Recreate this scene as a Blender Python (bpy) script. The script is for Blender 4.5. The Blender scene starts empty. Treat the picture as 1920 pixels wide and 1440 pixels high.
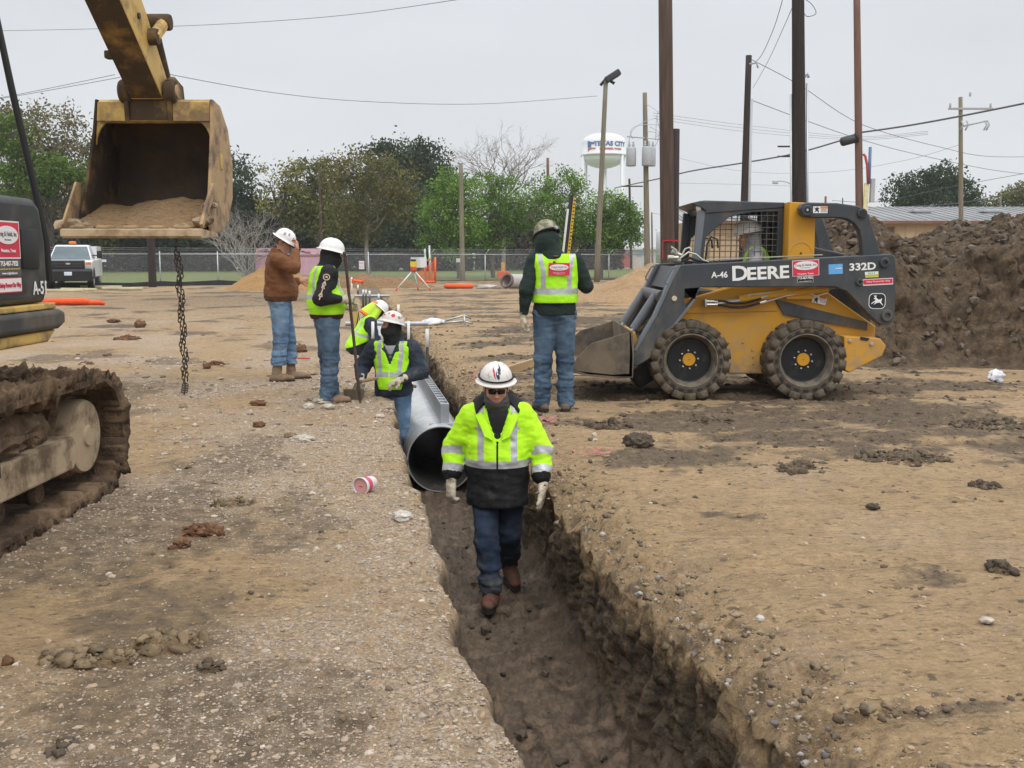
import bpy, bmesh, math, random
import numpy as np
from mathutils import Vector, Matrix, Euler
rnd = random.Random(7)
rng = np.random.default_rng(7)
D = bpy.data
SC = bpy.context.scene
COL = SC.collection
R = math.radians

# ---------------------------------------------------------------- camera
CAM_H = 1.52
F_PX = 1900.0
PITCH = math.atan(240.0 / F_PX)
cam_data = D.cameras.new('camera')
cam_data.sensor_width = 36.0
cam_data.lens = F_PX / 1920.0 * 36.0
cam_data.clip_start = 0.05
cam_data.clip_end = 3000
cam = D.objects.new('camera', cam_data)
COL.objects.link(cam)
cam.location = (0, 0, CAM_H)
cam.rotation_euler = (math.pi / 2 - PITCH, 0, 0)
SC.camera = cam

# ---------------------------------------------------------------- sky: bright even overcast
SUN_EL, SUN_AZ = R(52), R(200)
world = D.worlds.new('World')
SC.world = world
world.use_nodes = True
wn = world.node_tree
wn.nodes.clear()
w_out = wn.nodes.new('ShaderNodeOutputWorld')
w_bg = wn.nodes.new('ShaderNodeBackground')
w_sky = wn.nodes.new('ShaderNodeTexSky')
w_sky.sky_type = 'NISHITA'
w_sky.sun_disc = False
w_sky.sun_elevation = SUN_EL
w_sky.sun_rotation = SUN_AZ
w_tc = wn.nodes.new('ShaderNodeTexCoord')
w_sep = wn.nodes.new('ShaderNodeSeparateXYZ')
wn.links.new(w_tc.outputs['Generated'], w_sep.inputs[0])
w_ramp = wn.nodes.new('ShaderNodeValToRGB')          # overcast luminance from the horizon to the zenith
e = w_ramp.color_ramp.elements
e[0].position = 0.0; e[0].color = (0.79, 0.803, 0.825, 1)
e[1].position = 1.0; e[1].color = (2.05, 2.07, 2.10, 1)
m = e.new(0.26); m.color = (0.765, 0.797, 0.84, 1)
m = e.new(0.55); m.color = (1.42, 1.45, 1.49, 1)
wn.links.new(w_sep.outputs[2], w_ramp.inputs[0])
w_noise = wn.nodes.new('ShaderNodeTexNoise')
w_noise.inputs['Scale'].default_value = 2.2
w_noise.inputs['Detail'].default_value = 4
w_map = wn.nodes.new('ShaderNodeMapping')
w_map.inputs['Scale'].default_value = (1, 1, 3.2)
wn.links.new(w_tc.outputs['Generated'], w_map.inputs[0])
wn.links.new(w_map.outputs[0], w_noise.inputs[0])
w_mr = wn.nodes.new('ShaderNodeMapRange')
w_mr.inputs[1].default_value = 0.3; w_mr.inputs[2].default_value = 0.7
w_mr.inputs[3].default_value = 0.93; w_mr.inputs[4].default_value = 1.06
wn.links.new(w_noise.outputs[0], w_mr.inputs[0])
w_mul = wn.nodes.new('ShaderNodeMix'); w_mul.data_type = 'RGBA'; w_mul.blend_type = 'MULTIPLY'
w_mul.inputs[0].default_value = 1.0
wn.links.new(w_ramp.outputs[0], w_mul.inputs[6])
wn.links.new(w_mr.outputs[0], w_mul.inputs[7])
w_scl = wn.nodes.new('ShaderNodeMix'); w_scl.data_type = 'RGBA'; w_scl.blend_type = 'MULTIPLY'
w_scl.inputs[0].default_value = 1.0
w_scl.inputs[7].default_value = (0.07, 0.07, 0.07, 1)
wn.links.new(w_sky.outputs[0], w_scl.inputs[6])
w_mix = wn.nodes.new('ShaderNodeMix'); w_mix.data_type = 'RGBA'
w_mix.inputs[0].default_value = 0.94                  # the cloud deck hides nearly all of the blue
wn.links.new(w_scl.outputs[2], w_mix.inputs[6])
wn.links.new(w_mul.outputs[2], w_mix.inputs[7])
wn.links.new(w_mix.outputs[2], w_bg.inputs[0])
w_bg.inputs[1].default_value = 1.0
wn.links.new(w_bg.outputs[0], w_out.inputs[0])

sun_d = D.lights.new('sun', 'SUN')
sun_d.energy = 1.25
sun_d.angle = R(35)
sun_d.color = (1.0, 0.97, 0.92)
sun_o = D.objects.new('sun', sun_d)
COL.objects.link(sun_o)
sun_o.rotation_euler = (math.pi / 2 - SUN_EL, 0, R(25))

SC.view_settings.view_transform = 'Standard'
SC.view_settings.look = 'None'
SC.view_settings.exposure = 0.0
SC.view_settings.gamma = 1.0
SC.view_settings.use_curve_mapping = False
SC.cycles.max_bounces = 6
SC.cycles.diffuse_bounces = 3
SC.cycles.glossy_bounces = 3
SC.cycles.transparent_max_bounces = 12
SC.cycles.use_denoising = True

# ---------------------------------------------------------------- where things stand
_c, _s = math.cos(PITCH), math.sin(PITCH)
def ray(px, py):
    u = (px - 960) / F_PX; v = (720 - py) / F_PX
    return Vector((u, _c + v * _s, -_s + v * _c))
def at(px, py, Y):                     # the point Y metres ahead that the photograph shows at (px, py)
    d = ray(px, py)
    return Vector((0, 0, CAM_H)) + d * (Y / d.y)
def gnd(px, py, z=0.0):                # the point of the level z
    d = ray(px, py)
    return Vector((0, 0, CAM_H)) + d * ((z - CAM_H) / d.z)
TX, TY = -0.15979, 0.98715             # the trench's direction
NX, NY = 0.98715, 0.15979              # across it, to the right
def tr(s, n, z=0.0):
    return Vector((TX * s + NX * n, TY * s + NY * n, z))

# ---------------------------------------------------------------- noise
_perm = np.random.default_rng(3).permutation(256).astype(np.int32)
_perm = np.concatenate([_perm, _perm, _perm])
_g3 = np.random.default_rng(5).normal(size=(256, 3)); _g3 /= np.linalg.norm(_g3, axis=1)[:, None]
_g3 = _g3.astype(np.float32)
def noise3(x, y, z):
    x, y, z = np.broadcast_arrays(np.asarray(x, np.float32), np.asarray(y, np.float32), np.asarray(z, np.float32))
    xi = np.floor(x); yi = np.floor(y); zi = np.floor(z)
    xf = x - xi; yf = y - yi; zf = z - zi
    xi = xi.astype(np.int32) & 255; yi = yi.astype(np.int32) & 255; zi = zi.astype(np.int32) & 255
    u = xf * xf * xf * (xf * (xf * 6 - 15) + 10)
    v = yf * yf * yf * (yf * (yf * 6 - 15) + 10)
    w = zf * zf * zf * (zf * (zf * 6 - 15) + 10)
    def g(dx, dy, dz):
        h = _perm[_perm[_perm[xi + dx] + yi + dy] + zi + dz]
        gg = _g3[h]
        return gg[..., 0] * (xf - dx) + gg[..., 1] * (yf - dy) + gg[..., 2] * (zf - dz)
    a = g(0, 0, 0); a = a + u * (g(1, 0, 0) - a)
    b = g(0, 1, 0); b = b + u * (g(1, 1, 0) - b)
    c = g(0, 0, 1); c = c + u * (g(1, 0, 1) - c)
    d = g(0, 1, 1); d = d + u * (g(1, 1, 1) - d)
    a = a + v * (b - a); c = c + v * (d - c)
    return (a + w * (c - a)) * 1.5
def noise2(x, y, k=0.37):
    return noise3(x, y, np.float32(k))
def fbm2(x, y, o=4, k=0.37, gain=.5):
    t = 0; a = 1.0; f = 1.0
    for i in range(o):
        t = t + a * noise2(x * f, y * f, k + 7.31 * i); a *= gain; f *= 2.03
    return t
def fbm3(x, y, z, o=4, gain=.5):
    t = 0; a = 1.0; f = 1.0
    for i in range(o):
        t = t + a * noise3(x * f + 3.1 * i, y * f + 1.7 * i, z * f + 5.3 * i); a *= gain; f *= 2.03
    return t
def sst(a, b, x):
    t = np.clip((x - a) / (b - a), 0, 1)
    return t * t * (3 - 2 * t)

# ---------------------------------------------------------------- materials
def _n(nt, typ, **kw):
    n = nt.nodes.new(typ)
    for k, v in kw.items(): setattr(n, k, v)
    return n
def _mix(nt, fac, a, b, blend='MIX'):
    n = _n(nt, 'ShaderNodeMix', data_type='RGBA', blend_type=blend)
    for i, v in ((0, fac), (6, a), (7, b)):
        if isinstance(v, bpy.types.NodeSocket): nt.links.new(v, n.inputs[i])
        elif i == 0: n.inputs[0].default_value = v
        else: n.inputs[i].default_value = (*v[:3], 1)
    return n.outputs[2]
def _noise(nt, vec, scale, detail=4, rough=.55, stretch=None, dist=0):
    if stretch:
        mp = _n(nt, 'ShaderNodeMapping'); mp.inputs['Scale'].default_value = stretch
        nt.links.new(vec, mp.inputs[0]); vec = mp.outputs[0]
    n = _n(nt, 'ShaderNodeTexNoise')
    n.inputs['Scale'].default_value = scale; n.inputs['Detail'].default_value = detail
    n.inputs['Roughness'].default_value = rough; n.inputs['Distortion'].default_value = dist
    nt.links.new(vec, n.inputs['Vector'])
    return n.outputs[0]
def _range(nt, val, a, b, c=0, d=1):
    n = _n(nt, 'ShaderNodeMapRange'); nt.links.new(val, n.inputs[0])
    for i, v in enumerate((a, b, c, d)): n.inputs[i + 1].default_value = v
    return n.outputs[0]
def _math(nt, op, a, b):
    n = _n(nt, 'ShaderNodeMath', operation=op)
    for i, v in ((0, a), (1, b)):
        if isinstance(v, bpy.types.NodeSocket): nt.links.new(v, n.inputs[i])
        else: n.inputs[i].default_value = v
    return n.outputs[0]
def _bump(nt, h, strength, dist=.01, normal=None):
    n = _n(nt, 'ShaderNodeBump'); n.inputs['Strength'].default_value = strength; n.inputs['Distance'].default_value = dist
    nt.links.new(h, n.inputs['Height'])
    if normal is not None: nt.links.new(normal, n.inputs['Normal'])
    return n.outputs[0]
MUD = (.155, .115, .075)
DRYMUD = (.30, .235, .16)
def M(name, col, rough=.7, metal=0.0, var=.15, scale=6, dirt=None, dirt_amt=.3, dscale=4, bump=0.0, bscale=60, spec=.4,
      attr=None, stretch=None, low=None, alpha=1, emit=None, trans=0, bdist=.01, dstretch=None):
    mt = D.materials.new(name); mt.use_nodes = True
    nt = mt.node_tree; bs = nt.nodes['Principled BSDF']
    tc = _n(nt, 'ShaderNodeTexCoord').outputs['Object']
    n1 = _noise(nt, tc, scale, 5, .6, stretch)
    f1 = _range(nt, n1, .3, .7)
    base = _mix(nt, f1, [c * (1 - var) for c in col], [min(1, c * (1 + var)) for c in col])
    if attr:
        at_ = _n(nt, 'ShaderNodeAttribute', attribute_name=attr)
        base = _mix(nt, 1.0, base, at_.outputs['Color'], 'MULTIPLY')
    rg = None
    if dirt:
        n2 = _noise(nt, tc, dscale, 7, .65, dstretch)
        f2 = _range(nt, n2, .62 - dirt_amt * .45, .72 - dirt_amt * .3)
        if low:                                         # mud thrown up from the ground: more of it low down
            sp = _n(nt, 'ShaderNodeSeparateXYZ'); nt.links.new(tc, sp.inputs[0])
            lw = _range(nt, sp.outputs[2], low[1], low[0])
            f2 = _math(nt, 'MAXIMUM', _math(nt, 'MULTIPLY', f2, _math(nt, 'ADD', lw, .25)), _math(nt, 'MULTIPLY', lw, _range(nt, n2, .38, .56)))
            f2 = _math(nt, 'MINIMUM', f2, 1.0)
        n3 = _noise(nt, tc, dscale * 3.1, 4)
        dcol = _mix(nt, n3, [c * .7 for c in dirt], [c * 1.25 for c in dirt])
        base = _mix(nt, f2, base, dcol)
        rg = _range(nt, f2, 0, 1, rough, .95)
    nt.links.new(base, bs.inputs['Base Color'])
    if rg is not None: nt.links.new(rg, bs.inputs['Roughness'])
    else: bs.inputs['Roughness'].default_value = rough
    bs.inputs['Metallic'].default_value = metal
    bs.inputs['Specular IOR Level'].default_value = spec
    if trans: bs.inputs['Transmission Weight'].default_value = trans
    if alpha < 1: bs.inputs['Alpha'].default_value = alpha
    if emit:
        bs.inputs['Emission Color'].default_value = (*emit[:3], 1); bs.inputs['Emission Strength'].default_value = emit[3]
    if bump:
        nb = _noise(nt, tc, bscale, 5, .6, stretch)
        nt.links.new(_bump(nt, nb, bump, bdist), bs.inputs['Normal'])
    return mt

# ---------------------------------------------------------------- meshes
def link(o, parent=None):
    COL.objects.link(o)
    if parent is not None: o.parent = parent
    return o
def tag(o, label=None, cat=None, group=None, kind=None):
    if label: o['label'] = label
    if cat: o['category'] = cat
    if group: o['group'] = group
    if kind: o['kind'] = kind
    return o
def thing(name, label, cat, loc=(0, 0, 0), rz=0.0, group=None):
    o = D.objects.new(name, None); o.empty_display_size = .1
    o.location = loc; o.rotation_euler = (0, 0, rz)
    return tag(link(o), label, cat, group)
def part(name, me, mats, parent=None, smooth=None, loc=None, rot=None):
    if not isinstance(mats, (list, tuple)): mats = [mats]
    if len(me.materials) == 0:
        for m_ in mats: me.materials.append(m_)
    if smooth is not None: smooth_by(me, smooth)
    me.name = name
    o = D.objects.new(name, me)
    if loc is not None: o.location = loc
    if rot is not None: o.rotation_euler = rot
    return link(o, parent)
def smooth_by(me, deg):
    me.polygons.foreach_set('use_smooth', np.ones(len(me.polygons), bool))
    if deg < 180: me.set_sharp_from_angle(angle=R(deg))
def copy_thing(o, parent=None):
    c = o.copy(); COL.objects.link(c)
    if parent is not None: c.parent = parent
    for ch in o.children: copy_thing(ch, c)
    return c
def np_mesh(name, V, Fq, mat_idx=None, smooth=True):
    """V (n,3); Fq (m,3) or (m,4)"""
    V = np.asarray(V, np.float32); Fq = np.asarray(Fq, np.int32)
    me = D.meshes.new(name)
    k = Fq.shape[1]
    me.vertices.add(len(V)); me.vertices.foreach_set('co', V.ravel())
    me.loops.add(Fq.size); me.loops.foreach_set('vertex_index', Fq.ravel())
    me.polygons.add(len(Fq))
    me.polygons.foreach_set('loop_start', np.arange(0, Fq.size, k, dtype=np.int32))
    me.polygons.foreach_set('loop_total', np.full(len(Fq), k, np.int32))
    if mat_idx is not None: me.polygons.foreach_set('material_index', np.asarray(mat_idx, np.int32))
    me.polygons.foreach_set('use_smooth', np.full(len(Fq), smooth, bool))
    me.update(calc_edges=True); me.validate()
    return me
def attr_f(me, name, vals, domain='POINT'):
    a = me.attributes.new(name, 'FLOAT', domain); a.data.foreach_set('value', np.asarray(vals, np.float32).ravel())
def attr_c(me, name, vals, domain='POINT'):
    vals = np.asarray(vals, np.float32)
    if vals.shape[1] == 3: vals = np.concatenate([vals, np.ones((len(vals), 1), np.float32)], 1)
    a = me.attributes.new(name, 'FLOAT_COLOR', domain); a.data.foreach_set('color', vals.ravel())

class MB:
    """collects boxes, tubes and lathes into one mesh"""
    def __init__(s): s.bm = bmesh.new(); s.mi = 0
    def _set(s, geom):
        for f in geom:
            f.material_index = s.mi
    def box(s, lo, hi, bevel=0.0, mat=None, seg=2):
        lo, hi = Vector(lo), Vector(hi)
        g = bmesh.ops.create_cube(s.bm, size=1.0)
        vs = g['verts']
        c = (lo + hi) / 2; d = hi - lo
        for v in vs: v.co = Vector((v.co.x * d.x, v.co.y * d.y, v.co.z * d.z)) + c
        fs = set(f for v in vs for f in v.link_faces)
        if bevel:
            es = list(set(e_ for v in vs for e_ in v.link_edges))
            r = bmesh.ops.bevel(s.bm, geom=es, offset=bevel, segments=seg, affect='EDGES', profile=.5)
            vs = list(set(v for f in r['faces'] for v in f.verts) | set(v for v in vs if v.is_valid))
            fs = set(f for v in vs for f in v.link_faces)
        if mat is not None:
            bmesh.ops.transform(s.bm, matrix=mat, verts=list(vs))
        s._set(fs); return s
    def tube(s, pts, r, n=8, cap=True, closed=False):
        pts = [Vector(p) for p in pts]
        rs = r if isinstance(r, (list, tuple)) else [r] * len(pts)
        rings = []; up = None
        m_ = len(pts)
        for i, p in enumerate(pts):
            if closed: t = (pts[(i + 1) % m_] - pts[i - 1])
            else: t = (pts[min(i + 1, m_ - 1)] - pts[max(i - 1, 0)])
            t = t.normalized()
            if up is None:
                up = Vector((0, 0, 1)) if abs(t.z) < .9 else Vector((1, 0, 0))
            a = (up - t * up.dot(t))
            if a.length < 1e-5: a = t.orthogonal()
            a.normalize(); b = t.cross(a); up = a
            rings.append([s.bm.verts.new(p + (a * math.cos(2 * math.pi * k / n) + b * math.sin(2 * math.pi * k / n)) * rs[i]) for k in range(n)])
        fs = []
        rr = list(range(m_ - 1)) + ([m_ - 1] if closed else [])
        for i in rr:
            A, B = rings[i], rings[(i + 1) % m_]
            for k in range(n):
                fs.append(s.bm.faces.new((A[k], A[(k + 1) % n], B[(k + 1) % n], B[k])))
        if cap and not closed:
            fs.append(s.bm.faces.new(rings[0][::-1])); fs.append(s.bm.faces.new(rings[-1]))
        for f in fs: f.smooth = True
        s._set(fs); return s
    def lathe(s, prof, n=24, mat=None, closed=False):
        """prof: [(r, z)] turned about z"""
        rings = []
        for r_, z in prof:
            if r_ < 1e-6: rings.append([s.bm.verts.new((0, 0, z))])
            else: rings.append([s.bm.verts.new((r_ * math.cos(2 * math.pi * k / n), r_ * math.sin(2 * math.pi * k / n), z)) for k in range(n)])
        fs = []
        pr = list(zip(rings[:-1], rings[1:])) + ([(rings[-1], rings[0])] if closed else [])
        for A, B in pr:
            for k in range(n):
                k2 = (k + 1) % n
                if len(A) == 1 and len(B) == 1: continue
                if len(A) == 1: fs.append(s.bm.faces.new((A[0], B[k2], B[k])))
                elif len(B) == 1: fs.append(s.bm.faces.new((A[k], A[k2], B[0])))
                else: fs.append(s.bm.faces.new((A[k], A[k2], B[k2], B[k])))
        vs = [v for rg_ in rings for v in rg_]
        if mat is not None: bmesh.ops.transform(s.bm, matrix=mat, verts=vs)
        for f in fs: f.smooth = True
        s._set(fs); return s
    def poly(s, pts, thick=None):
        vs = [s.bm.verts.new(p) for p in pts]
        f = s.bm.faces.new(vs); s._set([f]); return s
    def mesh(s, me_in, mat=None):
        n0 = len(s.bm.verts); f0 = len(s.bm.faces)
        s.bm.from_mesh(me_in)
        s.bm.verts.ensure_lookup_table(); s.bm.faces.ensure_lookup_table()
        if mat is not None: bmesh.ops.transform(s.bm, matrix=mat, verts=s.bm.verts[n0:])
        s._set(s.bm.faces[f0:]); return s
    def data(s, name='m', normals=True):
        if normals: bmesh.ops.recalc_face_normals(s.bm, faces=s.bm.faces[:])
        me = D.meshes.new(name); s.bm.to_mesh(me); s.bm.free(); return me
    def part(s, name, mats, parent=None, smooth=None, loc=None, rot=None):
        return part(name, s.data(name), mats, parent, smooth, loc, rot)

def curve_mesh(cu):
    o = D.objects.new('tmp', cu); COL.objects.link(o)
    dg = bpy.context.evaluated_depsgraph_get()
    me = D.meshes.new_from_object(o.evaluated_get(dg))
    D.objects.remove(o); D.curves.remove(cu)
    me.materials.clear()
    return me
# plane: which axes the 2-D outline lies in
def PLANE(kind):
    if kind == 'XZ': return Matrix(((1, 0, 0, 0), (0, 0, -1, 0), (0, 1, 0, 0), (0, 0, 0, 1)))     # x, z; extruded along y
    if kind == 'YZ': return Matrix(((0, 0, 1, 0), (1, 0, 0, 0), (0, 1, 0, 0), (0, 0, 0, 1)))      # y, z; extruded along x
    return Matrix.Identity(4)
def prism(loops, lo, hi, plane='XZ', bevel=.006, res=1):
    """an outline (and holes) given real thickness between lo and hi along the plane's normal, edges bevelled"""
    if not isinstance(loops[0][0], (tuple, list, Vector)): loops = [loops]
    cu = D.curves.new('c', 'CURVE'); cu.dimensions = '2D'; cu.fill_mode = 'BOTH'
    for lp in loops:
        sp = cu.splines.new('POLY'); sp.points.add(len(lp) - 1)
        for p_, q in zip(sp.points, lp): p_.co = (q[0], q[1], 0, 1)
        sp.use_cyclic_u = True
    half = abs(hi - lo) / 2
    bv = min(bevel, half * .45)
    cu.extrude = half - bv; cu.bevel_depth = bv; cu.bevel_resolution = res; cu.offset = -bv
    me = curve_mesh(cu)
    mid = (lo + hi) / 2
    Mx = PLANE(plane)
    off = Matrix.Translation((0, mid, 0)) if plane == 'XZ' else Matrix.Translation((mid, 0, 0)) if plane == 'YZ' else Matrix.Translation((0, 0, mid))
    me.transform(off @ Mx)
    return me
def text(s, size, bold=0.0, depth=.0015, align='CENTER', xs=1.0, shear=0):
    cu = D.curves.new('t', 'FONT'); cu.body = s; cu.size = size
    cu.align_x = align; cu.align_y = 'CENTER'; cu.extrude = depth; cu.offset = bold; cu.resolution_u = 3; cu.shear = shear
    me = curve_mesh(cu)
    if xs != 1: me.transform(Matrix.Scale(xs, 4, (1, 0, 0)))
    return me
FACE_CAM = Matrix.Rotation(math.pi / 2, 4, 'X')                       # x right, y up -> facing -Y
FACE_RIGHT = Matrix.Rotation(math.pi / 2, 4, 'Z') @ FACE_CAM           # reads along +Y, facing +X
def letter(s, size, pos, mt, parent, face=FACE_CAM, bold=0.0, xs=1.0, roll=0.0, name='lettering', depth=.0015):
    me = text(s, size, bold, depth, xs=xs)
    me.transform(Matrix.Translation(pos) @ face @ Matrix.Rotation(roll, 4, 'Z'))
    return part(name, me, mt, parent)
def decal(loops, pos, mt, parent, name, face=FACE_CAM, depth=.002, roll=0.0):
    me = prism(loops, 0, depth, 'XY', 0)
    me.transform(Matrix.Translation(pos) @ face @ Matrix.Rotation(roll, 4, 'Z'))
    return part(name, me, mt, parent)
def rect(w, h): return [(-w / 2, -h / 2), (w / 2, -h / 2), (w / 2, h / 2), (-w / 2, h / 2)]
def oval(w, h, n=28): return [(w / 2 * math.cos(2 * math.pi * k / n), h / 2 * math.sin(2 * math.pi * k / n)) for k in range(n)]
def bez(p0, p1, p2, n=8):
    return [Vector(p0) * (1 - t) ** 2 + Vector(p1) * 2 * t * (1 - t) + Vector(p2) * t * t for t in [i / n for i in range(n + 1)]]
def ico(sub=1):
    bm = bmesh.new(); bmesh.ops.create_icosphere(bm, subdivisions=sub, radius=1)
    V = np.array([v.co[:] for v in bm.verts], np.float32); Fc = np.array([[v.index for v in f.verts] for f in bm.faces], np.int32)
    bm.free(); return V, Fc
ICO1, ICO2, ICO3, ICO4 = ico(1), ico(2), ico(3), ico(4)
def lump(seed, sx, sy, sz, rough=.35, freq=1.6, sub=3):
    V, Fc = (ICO1, ICO2, ICO3, ICO4)[sub - 1]
    k = seed * 13.7
    n = fbm3(V[:, 0] * freq + k, V[:, 1] * freq, V[:, 2] * freq, 4 if sub < 4 else 6, .6 if sub < 4 else .68)
    P = V * (1 + rough * n)[:, None]
    P = P * np.array([sx, sy, sz], np.float32)
    return P, Fc

# ---------------------------------------------------------------- implicit shapes (people, gloves, lumps)
class Sdf:
    def __init__(s, lo, hi, h):
        s.lo = np.array(lo, np.float32); s.h = h
        s.n = np.ceil((np.array(hi) - np.array(lo)) / h).astype(int) + 1
        s.F = np.full(tuple(s.n), .5, np.float32)
        s.ax = [s.lo[i] + h * np.arange(s.n[i], dtype=np.float32) for i in range(3)]
    def _win(s, lo, hi):
        a = np.clip(np.floor((np.array(lo) - s.lo) / s.h).astype(int), 0, s.n)
        b = np.clip(np.ceil((np.array(hi) - s.lo) / s.h).astype(int) + 1, 0, s.n)
        sl = tuple(slice(int(a[i]), int(b[i])) for i in range(3))
        X, Y, Z = np.meshgrid(s.ax[0][sl[0]], s.ax[1][sl[1]], s.ax[2][sl[2]], indexing='ij', sparse=True)
        return sl, X, Y, Z
    def _put(s, sl, d, k, op='add'):
        A = s.F[sl]
        if op == 'add':
            if k > 0:
                hh = np.clip(k - np.abs(A - d), 0, None) / k
                s.F[sl] = np.minimum(A, d) - hh * hh * k * .25
            else: s.F[sl] = np.minimum(A, d)
        else: s.F[sl] = np.maximum(A, -d)
    def cone(s, a, b, ra, rb, k=.03, op='add', flat=None):
        """tapered capsule; flat=(axis vector, factor) squeezes it"""
        a = np.array(a, np.float32); b = np.array(b, np.float32)
        m_ = max(ra, rb) + k + .04
        sl, X, Y, Z = s._win(np.minimum(a, b) - m_, np.maximum(a, b) + m_)
        d = b - a; L2 = float(d @ d) + 1e-9
        px, py, pz = X - a[0], Y - a[1], Z - a[2]
        t = np.clip((px * d[0] + py * d[1] + pz * d[2]) / L2, 0, 1)
        qx, qy, qz = px - t * d[0], py - t * d[1], pz - t * d[2]
        q2 = qx * qx + qy * qy + qz * qz
        if flat is not None:
            ax, fk = np.array(flat[0], np.float32), flat[1]
            w = qx * ax[0] + qy * ax[1] + qz * ax[2]
            q2 = q2 + w * w * (fk * fk - 1)
        s._put(sl, np.sqrt(np.maximum(q2, 1e-12)) - (ra + t * (rb - ra)), k, op); return s
    def ell(s, c, r, Rm=None, k=.03, op='add'):
        c = np.array(c, np.float32); r = np.array(r, np.float32)
        m_ = float(max(r)) + k + .04
        sl, X, Y, Z = s._win(c - m_, c + m_)
        px, py, pz = X - c[0], Y - c[1], Z - c[2]
        if Rm is not None:
            Rm = np.array(Rm, np.float32)                 # columns are the ellipsoid's axes
            px, py, pz = (Rm[0, i] * px + Rm[1, i] * py + Rm[2, i] * pz for i in range(3))
        k0 = np.sqrt((px / r[0]) ** 2 + (py / r[1]) ** 2 + (pz / r[2]) ** 2)
        k1 = np.sqrt((px / r[0] ** 2) ** 2 + (py / r[1] ** 2) ** 2 + (pz / r[2] ** 2) ** 2) + 1e-6
        s._put(sl, k0 * (k0 - 1) / k1, k, op); return s
    def rbox(s, c, hs, rad, Rm=None, k=.01, op='add'):
        c = np.array(c, np.float32); hs = np.array(hs, np.float32)
        m_ = float(np.linalg.norm(hs)) + rad + k + .02
        sl, X, Y, Z = s._win(c - m_, c + m_)
        px, py, pz = X - c[0], Y - c[1], Z - c[2]
        if Rm is not None:
            Rm = np.array(Rm, np.float32)
            px, py, pz = (Rm[0, i] * px + Rm[1, i] * py + Rm[2, i] * pz for i in range(3))
        ax, ay, az = np.abs(px) - hs[0], np.abs(py) - hs[1], np.abs(pz) - hs[2]
        d = np.sqrt(np.maximum(ax, 0) ** 2 + np.maximum(ay, 0) ** 2 + np.maximum(az, 0) ** 2) + np.minimum(np.maximum(np.maximum(ax, ay), az), 0) - rad
        s._put(sl, d, k, op); return s
    def cut(s, p, n):
        """drops what lies on the side n points to"""
        X, Y, Z = np.meshgrid(*s.ax, indexing='ij', sparse=True)
        n = np.array(n, np.float32); n = n / np.linalg.norm(n)
        s.F = np.maximum(s.F, (X - p[0]) * n[0] + (Y - p[1]) * n[1] + (Z - p[2]) * n[2]); return s
    def wrinkle(s, amp, fx, fy, fz, o=2, weight=None):
        I = np.argwhere(np.abs(s.F) < 3 * s.h + .02)
        P = s.lo + I * s.h
        v = fbm3(P[:, 0] * fx, P[:, 1] * fy, P[:, 2] * fz, o) * amp
        if weight is not None: v = v * weight(P)
        s.F[I[:, 0], I[:, 1], I[:, 2]] += v.astype(np.float32); return s
    def net(s):
        F = np.pad(s.F, 1, constant_values=.5); h = s.h; lo = s.lo - h
        S = F < 0
        nx, ny, nz = F.shape
        c8 = [S[i:nx - 1 + i, j:ny - 1 + j, k:nz - 1 + k] for i in (0, 1) for j in (0, 1) for k in (0, 1)]
        cnt = np.zeros(c8[0].shape, np.int8)
        for c in c8: cnt += c
        act = (cnt > 0) & (cnt < 8)
        I = np.argwhere(act)
        idx = np.full(act.shape, -1, np.int32); idx[act] = np.arange(len(I))
        val = {}
        for i in (0, 1):
            for j in (0, 1):
                for k in (0, 1):
                    val[i, j, k] = F[I[:, 0] + i, I[:, 1] + j, I[:, 2] + k]
        acc = np.zeros((len(I), 3), np.float32); num = np.zeros(len(I), np.float32)
        for a in val:
            for ax in range(3):
                if a[ax] == 0:
                    b = list(a); b[ax] = 1; b = tuple(b)
                    fa, fb = val[a], val[b]
                    m_ = (fa < 0) != (fb < 0)
                    t = np.where(m_, fa / np.where(m_, fa - fb, 1), 0)
                    for q in range(3):
                        acc[:, q] += np.where(m_, a[q] + (t if q == ax else 0), 0)
                    num += m_
        V = lo + (I + acc / num[:, None]) * h
        quads = []
        for ax in range(3):
            sl0 = [slice(1, -1)] * 3; sl1 = [slice(1, -1)] * 3
            sl0[ax] = slice(0, -1); sl1[ax] = slice(1, None)
            A, B = S[tuple(sl0)], S[tuple(sl1)]
            u, w = (ax + 1) % 3, (ax + 2) % 3
            for flip, msk in ((False, A & ~B), (True, ~A & B)):
                P = np.argwhere(msk)
                if len(P) == 0: continue
                P = P + np.array([0 if q == ax else 1 for q in range(3)])
                def cell(du, dw):
                    Q = P.copy(); Q[:, u] += du; Q[:, w] += dw
                    return idx[Q[:, 0], Q[:, 1], Q[:, 2]]
                q4 = np.stack([cell(-1, -1), cell(0, -1), cell(0, 0), cell(-1, 0)], 1)
                quads.append(q4[:, ::-1] if flip else q4)
        Q = np.concatenate(quads)
        return V.astype(np.float32), Q[(Q >= 0).all(1)]
    def mesh(s, name, rule=None):
        """rule(face centres) -> material index"""
        V, Q = s.net()
        mi = None
        if rule is not None: mi = rule(V[Q].mean(1))
        return np_mesh(name, V, Q, mi)
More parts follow.
